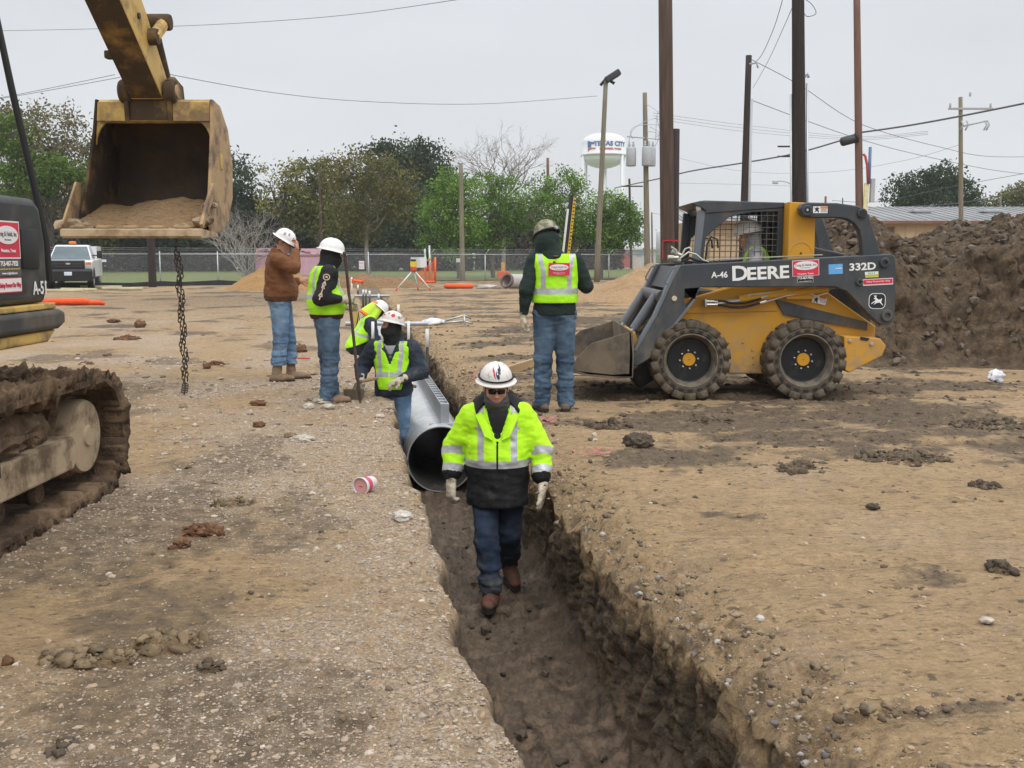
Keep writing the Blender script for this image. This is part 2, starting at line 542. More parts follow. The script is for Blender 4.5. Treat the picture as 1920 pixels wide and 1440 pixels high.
# ================================================================ the ground and the trench cut into it
DEPTH = .9
def edge_l(s): return .415 + .06 * sst(4.2, 2.8, s) + .05 * noise2(s * .8, 3.3) + .05 * noise2(s * 2.9, 8.1) + .028 * noise2(s * 8., 1.7) - .38 * np.exp(-((s - 16.5) / .9) ** 2)
def edge_r(s): return 1.35 + .09 * sst(6., 3., s) + .055 * noise2(s * .7, 13.3) + .05 * noise2(s * 2.3, 18.1) + .028 * noise2(s * 7., 11.7)
def depth_at(s): return DEPTH * (1 - sst(40., 44., s))
def steps(a, b, lo, k):
    v = [a]
    while v[-1] < b: v.append(v[-1] + max(lo, k * v[-1]))
    return v
srow = np.array([-40, -20, -8, -3, -.5, .8, 1.4, 1.8] + steps(2.1, 62, .012, .0062) + [64, 67, 71, 76, 82, 90, 100, 112, 126, 145, 170, 200, 260, 340], np.float32)
dl = [0]
while dl[-1] < 150: dl.append(dl[-1] + (.013 if dl[-1] < .9 else .0145 * dl[-1]))
dl = np.array(dl[::-1], np.float32)
dr = [0]
while dr[-1] < 170: dr.append(dr[-1] + (.014 if dr[-1] < .7 else .0105 * (dr[-1] + .6)))
dr = np.array(dr, np.float32)
nwl, nfl, nwr = 12, 58, 66
S = srow[:, None]
EL, ER = edge_l(S), edge_r(S)
dep = depth_at(S)
dark = []
def lanes(s, n):          # ruts the loader's tyres have pressed into the right-hand ground
    x = TX * s + NX * n; y = TY * s + NY * n
    m_ = 0
    wob = .12 * noise2(x * .5, 6.6)
    for y0, c in ((10.88, 0.), (12.35, 0.), (9.75, -.035), (8.35, -.035)):
        yy = y0 + c * (x - 2.0) ** 2 + wob
        m_ = np.maximum(m_, np.exp(-((y - yy) / .15) ** 4) * sst(.8 if c else -1.5, 1.6 if c else -.5, x) * sst(9.5, 7.5, x))
    return m_, np.sin(x * 2 * np.pi / .155 + 2.2 * np.sign(np.sin(y * 9)))
def top_z(s, n, d):
    z = .022 * fbm2(s * .35, n * .35, 3, 2.2)
    fine = sst(70, 30, s)
    z = z + fine * (.010 * fbm2(s * 2.2, n * 1.3, 3, 5.1) + .011 * fbm2(s * 9., n * 5., 3, 9.4))
    lm, lg = lanes(s, n)
    z = z + lm * (-.030 + .013 * lg + .012 * noise2(s * 6, n * 6, 12.5))
    # tracked and back-dragged streaks running across the view
    streak = sst(10, 6, s) * sst(1.9, .15, d)
    wv = noise2(s * 6.3 + .5 * noise2(s * 2, n * 2.2, 8.8), n * .8 + .4 * s, 4.4)
    z = z + streak * (.030 * wv - .018 * np.abs(noise2(s * 9, n * 1.4, 14.4))) + .004 * sst(8, 4, s) * fbm2(s * 24., n * 17., 2, 6.6)
    return z
def cl_mask(s, n):        # churned dark clay on the right-hand ground
    f = fbm2(s * .9, n * .5, 5, 21.7, .6) + .45 * fbm2(s * 4.2, n * 2.4, 3, 23.1, .6)
    x = TX * s + NX * n; y = TY * s + NY * n
    zone = np.exp(-(((x - 3.4) / 2.0) ** 2 + ((y - 9.0) / 1.5) ** 2)) * 1.15 + np.exp(-(((x - 2.5) / 4.0) ** 2 + ((y - 11.6) / 1.6) ** 2)) * .95
    zone = zone + sst(12, 17, s) * .3
    return np.maximum(lanes(s, n)[0] * (.62 + .5 * noise2(s * 3, n * 3, 25.)), 0) + (1 - .6 * np.clip(lanes(s, n)[0], 0, 1)) * sst(-.02, .85, f + zone * .85 + .02) * sst(.1, .8, n - 1.3)
# left top
nL = EL - dl[None, :] + .035 * fbm2(S * 8, dl[None, :] * 9, 3, 17.) * np.exp(-dl[None, :] / .09)
zL = top_z(S, nL, dl[None, :])
lip = np.exp(-dl[None, :] / .05)
zL = zL - lip * (.035 + .03 * noise2(S * 5, 2.2)) + np.exp(-dl[None, :] / .12) * .022 * fbm2(S * 13, nL * 13, 3, 19.)
f_far = sst(70, 45, S)
# right top
nR = ER + dr[None, :]
cm = cl_mask(S, nR)
zR = top_z(S, nR, dr[None, :]) + cm * (.028 * np.abs(fbm2(S * 5., nR * 4., 4, 31.)) + .012 * fbm2(S * 14., nR * 12., 3, 33.)) * sst(60, 25, S)
lipr = np.exp(-(dr[None, :] / .20) ** 1.2)
zR = zR - lipr * (.13 + .07 * noise2(S * 3, 12.2)) + np.exp(-(dr[None, :] / .30) ** 2) * (.05 * fbm2(S * 5, nR * 5, 4, 3.) - .06 * np.abs(fbm2(S * 9, nR * 9, 4, 7., .6)) + .02 * fbm2(S * 22, nR * 22, 2, 8.))
# left wall
t = np.linspace(0, 1, nwl + 2, dtype=np.float32)[None, 1:-1]
z_edge = zL[:, -1:]
nWL = EL + .02 + .05 * t + .02 * fbm2(S * 5, t * 4, 3) + .03 * t
zWL = z_edge - (dep + z_edge) * t
# floor
tf = np.linspace(0, 1, nfl, dtype=np.float32)[None, :]
eL2 = EL + .09; eR2 = ER + .02 + .03 * noise2(S * 1.3, 44.) - .15 * sst(6.2, 3.8, S)
nF = eL2 + (eR2 - eL2) * tf
near = sst(6.3, 5.0, S)
zF = -dep + (dep / DEPTH) * ((.035 * fbm2(S * 2.3, nF * 2.6, 3, 51.) + .075 * np.abs(fbm2(S * 5.5, nF * 5.5, 5, 53., .62))) * (1 - .45 * near)
      + near * (.042 * noise2(S * .6, nF * 8, 55.) + .018 * noise2(S * 1.3, nF * 27, 57.)) + .016 * fbm2(S * 20, nF * 20, 2, 59.) * (1 - .4 * near))
edge_f = np.minimum(tf, 1 - tf)
zF = zF + .10 * np.exp(-edge_f / .06) * dep / DEPTH * (1 + noise2(S * 4, tf * 3, 61.))
# right wall, bottom to top, clawed by bucket teeth
tw = np.linspace(0, 1, nwr + 2, dtype=np.float32)[None, 1:-1]
zb = zF[:, -1:]; zt = zR[:, :1]
zWR = zb + (zt - zb) * tw
prof = eR2 + (ER - eR2) * tw + .055 * np.sin(math.pi * tw) * (1 - tw)
dispw = (.06 * fbm3(S * 2.0, zWR * 2.4, 1.3 + 0 * S, 3) + .045 * fbm3(S * 9., zWR * 1.6, 4.1 + 0 * S, 3, .6) + .032 * fbm3(S * 15., zWR * 12, 9.1 + 0 * S, 3, .65)
         + .02 * np.abs(noise3(S * 6, zWR * 6, 2.2 + 0 * S)) * sst(.4, .9, tw))
amp = np.sin(math.pi * np.clip(tw * .92 + .06, 0, 1)) ** .5 * dep / DEPTH
nWR = prof + dispw * amp
zWR = zWR + .015 * fbm3(S * 11, nWR * 3, zWR * 11, 2) * amp * sst(1, .85, tw)
N = np.concatenate([nL + 0 * S, nWL, nF, nWR, nR], 1)
Z = np.concatenate([zL, zWL, zF, zWR, zR], 1)
SS = np.broadcast_to(S, N.shape)
nr_, nc_ = N.shape
X = TX * SS + NX * N; Y = TY * SS + NY * N
V = np.stack([X, Y, Z], -1).reshape(-1, 3)
I = np.arange(nr_ * nc_).reshape(nr_, nc_)
Fq = np.stack([I[:-1, :-1], I[:-1, 1:], I[1:, 1:], I[1:, :-1]], -1).reshape(-1, 4)
g_me = np_mesh('ground', V, Fq)
zones = [np.zeros_like(N) for _ in range(3)]
a0 = nL.shape[1]; a1 = a0 + nwl; a2 = a1 + nfl; a3 = a2 + nwr
dk, gv, wt = zones
# gravel lies on the left bank; darker clay on the right, damp brown lower in the cut
gvL = sst(-.28, .45, fbm2(S * .55, nL * .7, 4, 71.) + .35 * sst(2.2, .1, dl[None, :])) * sst(40, 18, S)
gv[:, :a0] = gvL
gv[:, a3:] = .25 * sst(.0, .6, fbm2(S * .8, nR * .8, 4, 73.)) * sst(30, 12, S)
dkL = sst(.12, .6, fbm2(S * .4, nL * .55, 5, 75., .6) + .4 * np.exp(-(((nL + 1.3) / .9) ** 2 + ((S - 8.0) / 2.3) ** 2)) + .35 * np.exp(-(((nL + 2.0) / 1.0) ** 2 + ((S - 5.6) / 1.2) ** 2)))
dk[:, :a0] = (dkL * .62 + .34 * np.exp(-(((X[:, :a0] + 9) / 7.) ** 2 + ((Y[:, :a0] - 37) / 9.) ** 2))) * sst(-.05, .5, dl[None, :])
dk[:, a3:] = np.maximum(cm, np.exp(-(dr[None, :] / .22) ** 2) * sst(-.15, .5, fbm2(S * 6, nR * 6, 4, 87., .65)) * .85)
far = sst(14, 24, S)
dk[:, :a0] = np.clip(dk[:, :a0] + .25 * far, 0, 1); dk[:, a3:] = np.clip(dk[:, a3:] * .85 + .15 * far, 0, 1)
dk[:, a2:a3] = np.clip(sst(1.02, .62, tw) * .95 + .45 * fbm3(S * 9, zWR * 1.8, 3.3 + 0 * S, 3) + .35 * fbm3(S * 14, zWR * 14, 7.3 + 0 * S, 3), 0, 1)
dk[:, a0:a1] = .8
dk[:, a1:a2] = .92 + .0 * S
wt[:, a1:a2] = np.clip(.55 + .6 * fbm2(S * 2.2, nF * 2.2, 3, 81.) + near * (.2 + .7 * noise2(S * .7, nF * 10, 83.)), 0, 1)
wt[:, a2:a3] = .35 * sst(.6, .2, tw)
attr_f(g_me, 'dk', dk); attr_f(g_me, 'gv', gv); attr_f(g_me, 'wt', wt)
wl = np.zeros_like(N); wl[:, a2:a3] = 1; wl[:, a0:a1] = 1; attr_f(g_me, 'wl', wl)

def soil_material(name, zoned=True, tint=(1, 1, 1), dark_default=.5, tan=(.43, .298, .160)):
    mt = D.materials.new(name); mt.use_nodes = True
    nt = mt.node_tree; bs = nt.nodes['Principled BSDF']
    tc = _n(nt, 'ShaderNodeTexCoord').outputs['Object']
    def A(k, dflt=0.0):
        if zoned: return _n(nt, 'ShaderNodeAttribute', attribute_name=k).outputs['Fac']
        v = _n(nt, 'ShaderNodeValue'); v.outputs[0].default_value = dflt; return v.outputs[0]
    dk_, gv_, wt_ = A('dk', dark_default), A('gv', .1), A('wt', 0.0)
    big = _noise(nt, tc, 1.3, 6, .65)
    mid = _noise(nt, tc, 9, 6, .7)
    fine = _noise(nt, tc, 55, 5, .7)
    tint_ = lambda c: [c[i] * tint[i] for i in range(3)]
    c = _mix(nt, _range(nt, big, .3, .7), tint_([v * .84 for v in tan]), tint_([v * 1.14 for v in tan]))
    c = _mix(nt, _range(nt, mid, .42, .66, 0, .62), c, tint_([tan[0] * .60, tan[1] * .58, tan[2] * .58]))
    strk = _noise(nt, tc, 4.5, 6, .68, (.5, 1.9, 1), .6)
    c = _mix(nt, _range(nt, strk, .50, .68, 0, .5), c, tint_([tan[0] * .50, tan[1] * .48, tan[2] * .50]))
    c = _mix(nt, _range(nt, strk, .44, .32, 0, .35), c, tint_([tan[0] * 1.2, tan[1] * 1.22, tan[2] * 1.28]))
    fs = _noise(nt, tc, 27, 5, .7, (.75, 1.45, 1), .6)
    c = _mix(nt, _range(nt, fs, .48, .66, 0, .6), c, tint_([tan[0] * .46, tan[1] * .44, tan[2] * .46]))
    c = _mix(nt, _range(nt, fs, .43, .30, 0, .45), c, tint_([tan[0] * 1.3, tan[1] * 1.32, tan[2] * 1.4]))
    fleck = _noise(nt, tc, 24, 3, .6, (.6, 1.2, 1))
    c = _mix(nt, _range(nt, fleck, .585, .67, 0, .8), c, tint_((.085, .064, .046)))
    c = _mix(nt, _range(nt, _noise(nt, tc, 41, 2, .5), .70, .75, 0, .8), c, tint_((.56, .50, .42)))
    # loose gravel: many small stones of their own colours
    vo = _n(nt, 'ShaderNodeTexVoronoi'); vo.inputs['Scale'].default_value = 95
    nt.links.new(tc, vo.inputs['Vector'])
    hs = _n(nt, 'ShaderNodeSeparateColor'); nt.links.new(vo.outputs['Color'], hs.inputs[0])
    rp = _n(nt, 'ShaderNodeValToRGB'); nt.links.new(hs.outputs[0], rp.inputs[0])
    els = rp.color_ramp.elements; rp.color_ramp.interpolation = 'CONSTANT'
    els[0].color = (.23, .195, .175, 1); els[1].position = .84; els[1].color = (.62, .56, .49, 1)
    for p_, cc in ((.14, (.40, .325, .25)), (.32, (.34, .25, .17)), (.50, (.49, .41, .33)), (.62, (.19, .17, .16)), (.70, (.46, .32, .21))):
        q = els.new(p_); q.color = (*cc, 1)
    gmask = _math(nt, 'MULTIPLY', gv_, _range(nt, _noise(nt, tc, 13, 5, .7), .30, .55))
    c = _mix(nt, _math(nt, 'MULTIPLY', gmask, .68), c, rp.outputs[0])
    dcol = _mix(nt, _range(nt, fine, .36, .64), tint_((.050, .036, .024)), tint_((.185, .135, .088)))
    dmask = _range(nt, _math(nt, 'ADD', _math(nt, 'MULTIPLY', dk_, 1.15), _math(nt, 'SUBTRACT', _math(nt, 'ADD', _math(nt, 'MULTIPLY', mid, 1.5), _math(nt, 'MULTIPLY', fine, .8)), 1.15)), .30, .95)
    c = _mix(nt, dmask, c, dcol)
    c = _mix(nt, _range(nt, fine, .35, .75, 0, .35), c, tint_((.13, .10, .07)))
    if zoned:
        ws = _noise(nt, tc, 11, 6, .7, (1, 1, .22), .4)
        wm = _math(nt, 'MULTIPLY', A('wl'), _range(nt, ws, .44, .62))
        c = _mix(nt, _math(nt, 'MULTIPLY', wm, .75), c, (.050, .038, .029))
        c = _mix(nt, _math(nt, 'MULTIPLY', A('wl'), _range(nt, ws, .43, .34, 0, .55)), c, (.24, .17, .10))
    wet_sheen = _mix(nt, _range(nt, mid, .40, .62), (.050, .033, .022), (.235, .165, .112))  # wet mud; the pale end paints its sheen into the colour
    c = _mix(nt, wt_, c, wet_sheen)
    nt.links.new(c, bs.inputs['Base Color'])
    nt.links.new(_range(nt, _math(nt, 'MULTIPLY', wt_, _range(nt, mid, .2, .45)), 0, 1, .95, .17), bs.inputs['Roughness'])
    bs.inputs['Specular IOR Level'].default_value = .35
    b1 = _bump(nt, _noise(nt, tc, 38, 6, .7), .9, .02)
    b2 = _bump(nt, fine, .9, .010, b1)
    nt.links.new(b2, bs.inputs['Normal'])
    return mt
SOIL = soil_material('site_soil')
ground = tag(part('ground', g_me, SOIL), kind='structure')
def ground_z(x, y):
    s = TX * x + TY * y; n = NX * x + NY * y
    return float(top_z(np.float32(s), np.float32(n), np.float32(1.0)))

# ---------------------------------------------------------------- loose stones: thousands, nobody could count them
OCT_V = np.array([(1, 0, 0), (-1, 0, 0), (0, 1, 0), (0, -1, 0), (0, 0, 1), (0, 0, -1)], np.float32)
OCT_F = np.array([(0, 2, 4), (2, 1, 4), (1, 3, 4), (3, 0, 4), (2, 0, 5), (1, 2, 5), (3, 1, 5), (0, 3, 5)], np.int32)
def scatter(name, P, size, cols, tmpl, mat, flat=.62, jit=.3, smooth=False):
    tv, tf_ = tmpl
    m_ = len(P); k = len(tv)
    a = rng.uniform(0, 2 * np.pi, m_); ca, sa = np.cos(a), np.sin(a)
    st = rng.uniform(.65, 1.35, (m_, 3)) * np.array([1, 1, flat])
    if smooth:
        o_ = rng.uniform(0, 99, (m_, 1))
        q = 1 + 1.5 * jit * (2.2 * noise3(tv[None, :, 0] * 1.9 + o_, tv[None, :, 1] * 1.9 + o_ * .7, tv[None, :, 2] * 1.9) + rng.uniform(-.5, .5, (m_, k)))[..., None]
    else: q = 1 + rng.uniform(-jit, jit, (m_, k, 1))
    W = tv[None] * q * st[:, None, :] * size[:, None, None]
    Xr = W[..., 0] * ca[:, None] - W[..., 1] * sa[:, None]; Yr = W[..., 0] * sa[:, None] + W[..., 1] * ca[:, None]
    W = np.stack([Xr, Yr, W[..., 2]], -1) + P[:, None, :]
    Fc = (tf_[None] + (np.arange(m_) * k)[:, None, None]).reshape(-1, 3)
    me = np_mesh(name, W.reshape(-1, 3), Fc, smooth=smooth)
    attr_c(me, 'tint', np.repeat(cols, k, 0))
    return tag(part(name, me, mat), kind='stuff')
STONE_COLS = np.array([(.52, .46, .40), (.64, .58, .52), (.44, .35, .28), (.50, .38, .28), (.27, .245, .24), (.42, .34, .27), (.74, .70, .65), (.48, .34, .25), (.34, .31, .30)])
PEB = M('pebble', (1, 1, 1), .85, var=.12, scale=60, attr='tint')
def field(nm, count, s0, s1, side):
    s = s0 * (s1 / s0) ** rng.uniform(0, 1, count) if s0 > 0 else rng.uniform(s0, s1, count)
    if side == 'L':
        lim = .42 * s + .6
        d = rng.uniform(0, 1, count) ** 1.3 * lim
        n = edge_l(s) - d - .01
    else:
        lim = .62 * s
        d = rng.uniform(0, 1, count) ** 1.5 * lim
        n = edge_r(s) + d + .01
    keep = fbm2(s * .55, n * .7, 4, 71.) + .35 * sst(2.2, .1, d) > rng.uniform(-.55, .35, count)
    s, n, d = s[keep], n[keep], d[keep]
    z = top_z(s, n, d) - (np.exp(-d / .05) * .03 if side == 'L' else np.exp(-d / .1) * .06)
    return s, n, d, z
def stones(name, count, s0, s1, side, smin, smax, tmpl, p=2.6):
    s, n, d, z = field(name, count, s0, s1, side)
    P = np.stack([TX * s + NX * n, TY * s + NY * n, z], -1)
    size = smin + (smax - smin) * rng.uniform(0, 1, len(s)) ** p
    size *= np.clip(s / 6, .75, 2.0)
    P[:, 2] += size * rng.uniform(-.25, .2, len(s))
    c = (STONE_COLS[rng.integers(0, len(STONE_COLS), len(s))] * .42 + np.array((.40, .29, .18)) * .50) * rng.uniform(.70, 1.15, (len(s), 1))
    return scatter(name, P, size, c, tmpl, PEB)
stones('gravel', 60000, 2.3, 13, 'L', .0028, .011, (OCT_V, OCT_F))
stones('gravel', 6000, 2.4, 16, 'L', .007, .024, ICO1, 5.)
stones('gravel', 6000, 2.3, 14, 'R', .003, .010, (OCT_V, OCT_F))
stones('gravel', 420, 2.4, 16, 'R', .006, .022, ICO1, 4.)
# crumbs of dark clay thrown over the right-hand ground, the trench floor and along its edge
CLAY = M('clay_crumb', (1, 1, 1), .95, var=.25, scale=30, attr='tint', bump=.6, bscale=90)
def crumbs():
    s = 3 * (26 / 3) ** rng.uniform(0, 1, 30000); d = rng.uniform(0, 1, 30000) * (.62 * s)
    n = edge_r(s) + d + .02
    keep = cl_mask(s, n) + .05 > rng.uniform(.05, .95, len(s)) ** .8
    s, n, d = s[keep], n[keep], d[keep]
    z = top_z(s, n, d)
    P = np.stack([TX * s + NX * n, TY * s + NY * n, z], -1)
    size = (.004 + .024 * rng.uniform(0, 1, len(s)) ** 5) * np.clip(s / 7, .7, 2.0)
    c = np.array((.125, .094, .064)) * rng.uniform(.7, 1.5, (len(s), 1))
    P[:, 2] += size * .1
    scatter('dirt_crumbs', P, size, c, ICO1, CLAY, .6, .22, True)
    m_ = 420
    s = 2.5 * (20 / 2.5) ** rng.uniform(0, 1, m_); n = edge_l(s) + .12 + rng.uniform(0, 1, m_) * (edge_r(s) - edge_l(s) - .14)
    P = np.stack([TX * s + NX * n, TY * s + NY * n, -DEPTH + .01 + 0 * s], -1)
    keep = ~((s < 5.6) & (rng.uniform(0, 1, m_) < .7))
    P = P[keep]; P[:, 2] += .01; size = (.006 + .030 * rng.uniform(0, 1, len(P)) ** 2.6)
    scatter('dirt_crumbs', P, size, np.array((.085, .066, .048)) * rng.uniform(.7, 1.5, (len(P), 1)), ICO2, CLAY, .55, .28, True)
    m_ = 1300                                            # broken soil along the right edge
    s = 2.4 * (30 / 2.4) ** rng.uniform(0, 1, m_); n = edge_r(s) + rng.normal(.12, .12, m_)
    P = np.stack([TX * s + NX * n, TY * s + NY * n, -.05 * np.exp(-np.abs(n - edge_r(s)) / .1) + top_z(s, n, np.abs(n))], -1)
    size = (.003 + .016 * rng.uniform(0, 1, m_) ** 6)
    scatter('dirt_crumbs', P, size, np.array((.25, .19, .125)) * rng.uniform(.55, 1.35, (m_, 1)), ICO2, CLAY, .75, .3, True)
    m_ = 900                                            # and on the left bank
    s = 2.6 * (26 / 2.6) ** rng.uniform(0, 1, m_); d = rng.uniform(0, 1, m_) * (.36 * s + .3); n = edge_l(s) - d
    keep = fbm2(s * .4, n * .55, 5, 75., .6) > rng.uniform(-.1, .5, m_)
    s, n, d = s[keep], n[keep], d[keep]
    P = np.stack([TX * s + NX * n, TY * s + NY * n, top_z(s, n, d)], -1)
    size = (.004 + .022 * rng.uniform(0, 1, len(s)) ** 4) * np.clip(s / 6, .7, 2.4)
    scatter('dirt_crumbs', P, size, np.array((.20, .145, .095)) * rng.uniform(.6, 1.5, (len(s), 1)), ICO2, CLAY, .55, .28, True)
crumbs()
# stones bedded in the cut's upper face and in the rounded lip
s = 2.4 * (20 / 2.4) ** rng.uniform(0, 1, 900); d = rng.uniform(-.06, .16, 900); n = edge_r(s) + d
zz = np.where(d < .02, -.08 - .25 * rng.uniform(0, 1, 900), top_z(s, n, d) - .13 * np.exp(-(np.maximum(d, 0) / .2) ** 1.2))
n = np.where(d < .02, edge_r(s) + .02, n)
scatter('gravel', np.stack([TX * s + NX * n, TY * s + NY * n, zz], -1), .003 + .016 * rng.uniform(0, 1, 900) ** 4, STONE_COLS[rng.integers(0, len(STONE_COLS), 900)] * .62, ICO1, PEB, .8, .3, True)
# ================================================================ beyond the site: lawn, road, fence, trees, poles, buildings
LAWN = D.materials.new('lawn'); LAWN.use_nodes = True
def _lawn():
    nt = LAWN.node_tree; bs = nt.nodes['Principled BSDF']
    tc = _n(nt, 'ShaderNodeTexCoord').outputs['Object']
    a = _noise(nt, tc, .25, 6, .6); b = _noise(nt, tc, 4, 4, .7)
    c = _mix(nt, _range(nt, a, .35, .65), (.105, .150, .030), (.175, .195, .055))
    c = _mix(nt, _range(nt, b, .3, .7, 0, .6), c, (.075, .105, .022))
    nt.links.new(c, bs.inputs['Base Color']); bs.inputs['Roughness'].default_value = .95
_lawn()
ASPH = M('asphalt', (.085, .085, .088), .9, var=.2, scale=1.5)
PALE = M('pale_paving', (.36, .335, .31), .9, var=.1, scale=.3)
FENCE_L = [(-44, 33), (-32, 41), (-17.7, 51.3), (-8.3, 59.0), (-5.2, 61.2)]
FENCE_R = [(-4.9, 61.4), (1.6, 64.0), (8.6, 67.0), (24, 73.5)]
def sheet(name, pts, z, m, label=None):
    mb = MB(); mb.poly([(p[0], p[1], z) for p in pts])
    return tag(mb.part(name, m), kind='structure')
off = .35
sheet('lawn', [(-70, 20), (-44 + off, 33.9), (-32, 41.6), (-17.7, 52.0), (-8.3, 59.7), (-5, 62.2), (1.6, 64.9), (8.6, 67.8), (24, 74.3), (60, 90), (60, 121), (-110, 121), (-110, 20)], .05, LAWN)
sheet('road', [(-160, 121), (160, 121), (160, 134), (-160, 134)], .06, PALE)
sheet('lawn', [(-200, 134.0), (200, 134.0), (300, 330), (-300, 330)], .055, LAWN)

GALV = M('galvanised_steel', (.50, .52, .53), .45, .6, var=.1, scale=5)
GALV2 = M('dull_galvanised_steel', (.42, .44, .46), .55, .35, var=.15, scale=8)
def fence(name, pts, label, h=1.62, step=3.0, arms=False, skip=()):
    x0, y0 = pts[0]
    t = thing(name, label, 'fence', (x0, y0, 0))
    # walk along the line
    P = [Vector((a - x0, b - y0, 0)) for a, b in pts]
    segs = [(P[i], P[i + 1]) for i in range(len(P) - 1)]
    posts = []; fab = MB(); barbs = MB()
    pm = MB(); pm.tube([(0, 0, -.3), (0, 0, h + (.02 if arms else .14))], .033, 6); pme = pm.data('post')
    am = MB(); am.tube([(0, 0, h), (.25, -.16, h + .30)], .022, 5); ame = am.data('arm')
    first = True
    for a, b in segs:
        d = b - a; L = d.length; u = d / L
        n = max(1, round(L / step))
        rail = MB(); rail.tube([a + Vector((0, 0, h)), b + Vector((0, 0, h))], .024, 6); rail.part('top_rail', GALV, t)
        for i in range(n + (1 if b is segs[-1][1] else 0)):
            q = part('post', pme, GALV, t, loc=a + d * (i / n))
            if arms: part('outrigger_arm', ame, GALV, q)
        # woven wire: strands leaning both ways
        pitch = .085; w = .0042
        for lean in (-1, 1):
            k = -h
            while k < L + h:
                s0, s1 = k, k + lean * h
                z0, z1 = .03, h - .02
                lo, hi = min(s0, s1), max(s0, s1)
                if hi > 0 and lo < L:
                    def pt(s_, zz): return a + u * s_ + Vector((0, 0, zz))
                    ta, tb = 0.0, 1.0
                    for lim, sg in ((0, 1), (L, -1)):
                        pass
                    ss0, ss1 = s0, s1
                    if lean > 0: ta = max(0, (0 - s0) / h); tb = min(1, (L - s0) / h)
                    else: ta = max(0, (s0 - L) / h); tb = min(1, s0 / h)
                    if tb > ta:
                        A_ = pt(s0 + lean * h * ta, z0 + (z1 - z0) * ta); B_ = pt(s0 + lean * h * tb, z0 + (z1 - z0) * tb)
                        o = u * w
                        fab.poly([A_ - o, A_ + o, B_ + o, B_ - o])
                k += pitch
        for z_ in (.09, .20, .30):
            oy = Vector((u.y, -u.x, 0)) * (.09 * z_ * 10 if arms else 0) * .3
            barbs.tube([a + Vector((0, 0, h + z_)) + oy, b + Vector((0, 0, h + z_)) + oy], .006, 3, cap=False)
    tag(fab.part('chain_link', GALV2, t), kind='stuff')
    barbs.part('barbed_wire', GALV2, t)
    return t
fl = fence('chain_link_fence', FENCE_L, 'long chain link fence from behind the white pickup to the gate post')
fr = fence('chain_link_fence', FENCE_R, 'chain link fence right of the gate post, with slanted barbed wire arms', arms=True)
# bare silt fence along the foot of the left fence
SILT = M('silt_cloth', (.030, .030, .034), .8, var=.3, scale=2)
mb = MB()
prev = None
for i in range(len(FENCE_L) - 2):
    a, b = Vector((*FENCE_L[i], 0)), Vector((*FENCE_L[i + 1], 0))
    u = (b - a).normalized(); nrm = Vector((u.y, -u.x, 0)) * .12
    n_ = 12
    for k in range(n_):
        p, q = a + (b - a) * (k / n_) + nrm, a + (b - a) * ((k + 1) / n_) + nrm
        h0, h1 = .24 + .04 * math.sin(k * 2.1 + i), .24 + .04 * math.sin((k + 1) * 2.1 + i)
        o_ = nrm.normalized() * .012
        mb.poly([p, q, q + Vector((0, 0, h1)), p + Vector((0, 0, h0))])
        mb.poly([p - o_ + Vector((0, 0, h0)), q - o_ + Vector((0, 0, h1)), q - o_, p - o_])
        mb.poly([p + Vector((0, 0, h0)), q + Vector((0, 0, h1)), q - o_ + Vector((0, 0, h1)), p - o_ + Vector((0, 0, h0))])
tag(mb.part('silt_fence', SILT), 'low black silt cloth stretched along the foot of the chain link fence', 'silt fence')
# gate post pair
t = thing('gate_post', 'tall paired galvanised gate posts with a yellow chain where the two fences meet', 'gate post', (-5.05, 61.3, 0))
for dx, h_ in ((-.17, 1.95), (.10, 2.15)):
    mb = MB(); mb.tube([(dx, 0, -.3), (dx, 0, h_)], .06, 8); mb.part('post', GALV, t)
mb = MB(); mb.tube([(-.3, -.08, 1.25), (-.17, -.1, 1.32), (.0, -.1, 1.24), (.1, -.1, 1.38), (.2, -.08, 1.33)], .04, 6)
mb.part('chain_wrap', M('yellow_plastic', (.62, .42, .03), .5), t)
WHITE = M('white_paint', (.78, .78, .76), .5, var=.04)
SIGNW = M('white_sign', (.72, .73, .74), .5, var=.05)
REDP = M('red_print', (.55, .03, .06), .6, var=.1)
BLKP = M('black_print', (.02, .02, .022), .6)
def fsign(px, py, Y, w, h, label, lines=()):
    c = at(px, py, Y)
    t = thing('fence_sign', label, 'sign', (c.x, c.y, c.z))
    MB().box((-w / 2, -.01, -h / 2), (w / 2, .01, h / 2), .004).part('sign_board', SIGNW, t)
    for tx, sz, dz, m_ in lines: letter(tx, sz, (0, -.013, dz), m_, t)
    return t
fsign(785, 492, 61.0, .95, .62, 'blank white sign board hung beside the gate post')
fsign(678, 497, 58.0, .30, .46, 'small white notice with red print in the fence behind the digging bar', (('NO', .16, .10, REDP), ('TRESPASSING', .045, -.06, REDP), ('KEEP OUT', .055, -.14, REDP)))
fsign(195, 489, 48.7, .22, .12, 'tiny white plate on the fence right of the white pickup')
fsign(859, 488, 62.4, .24, .24, 'pale blue square plate on the fence by the grey post')

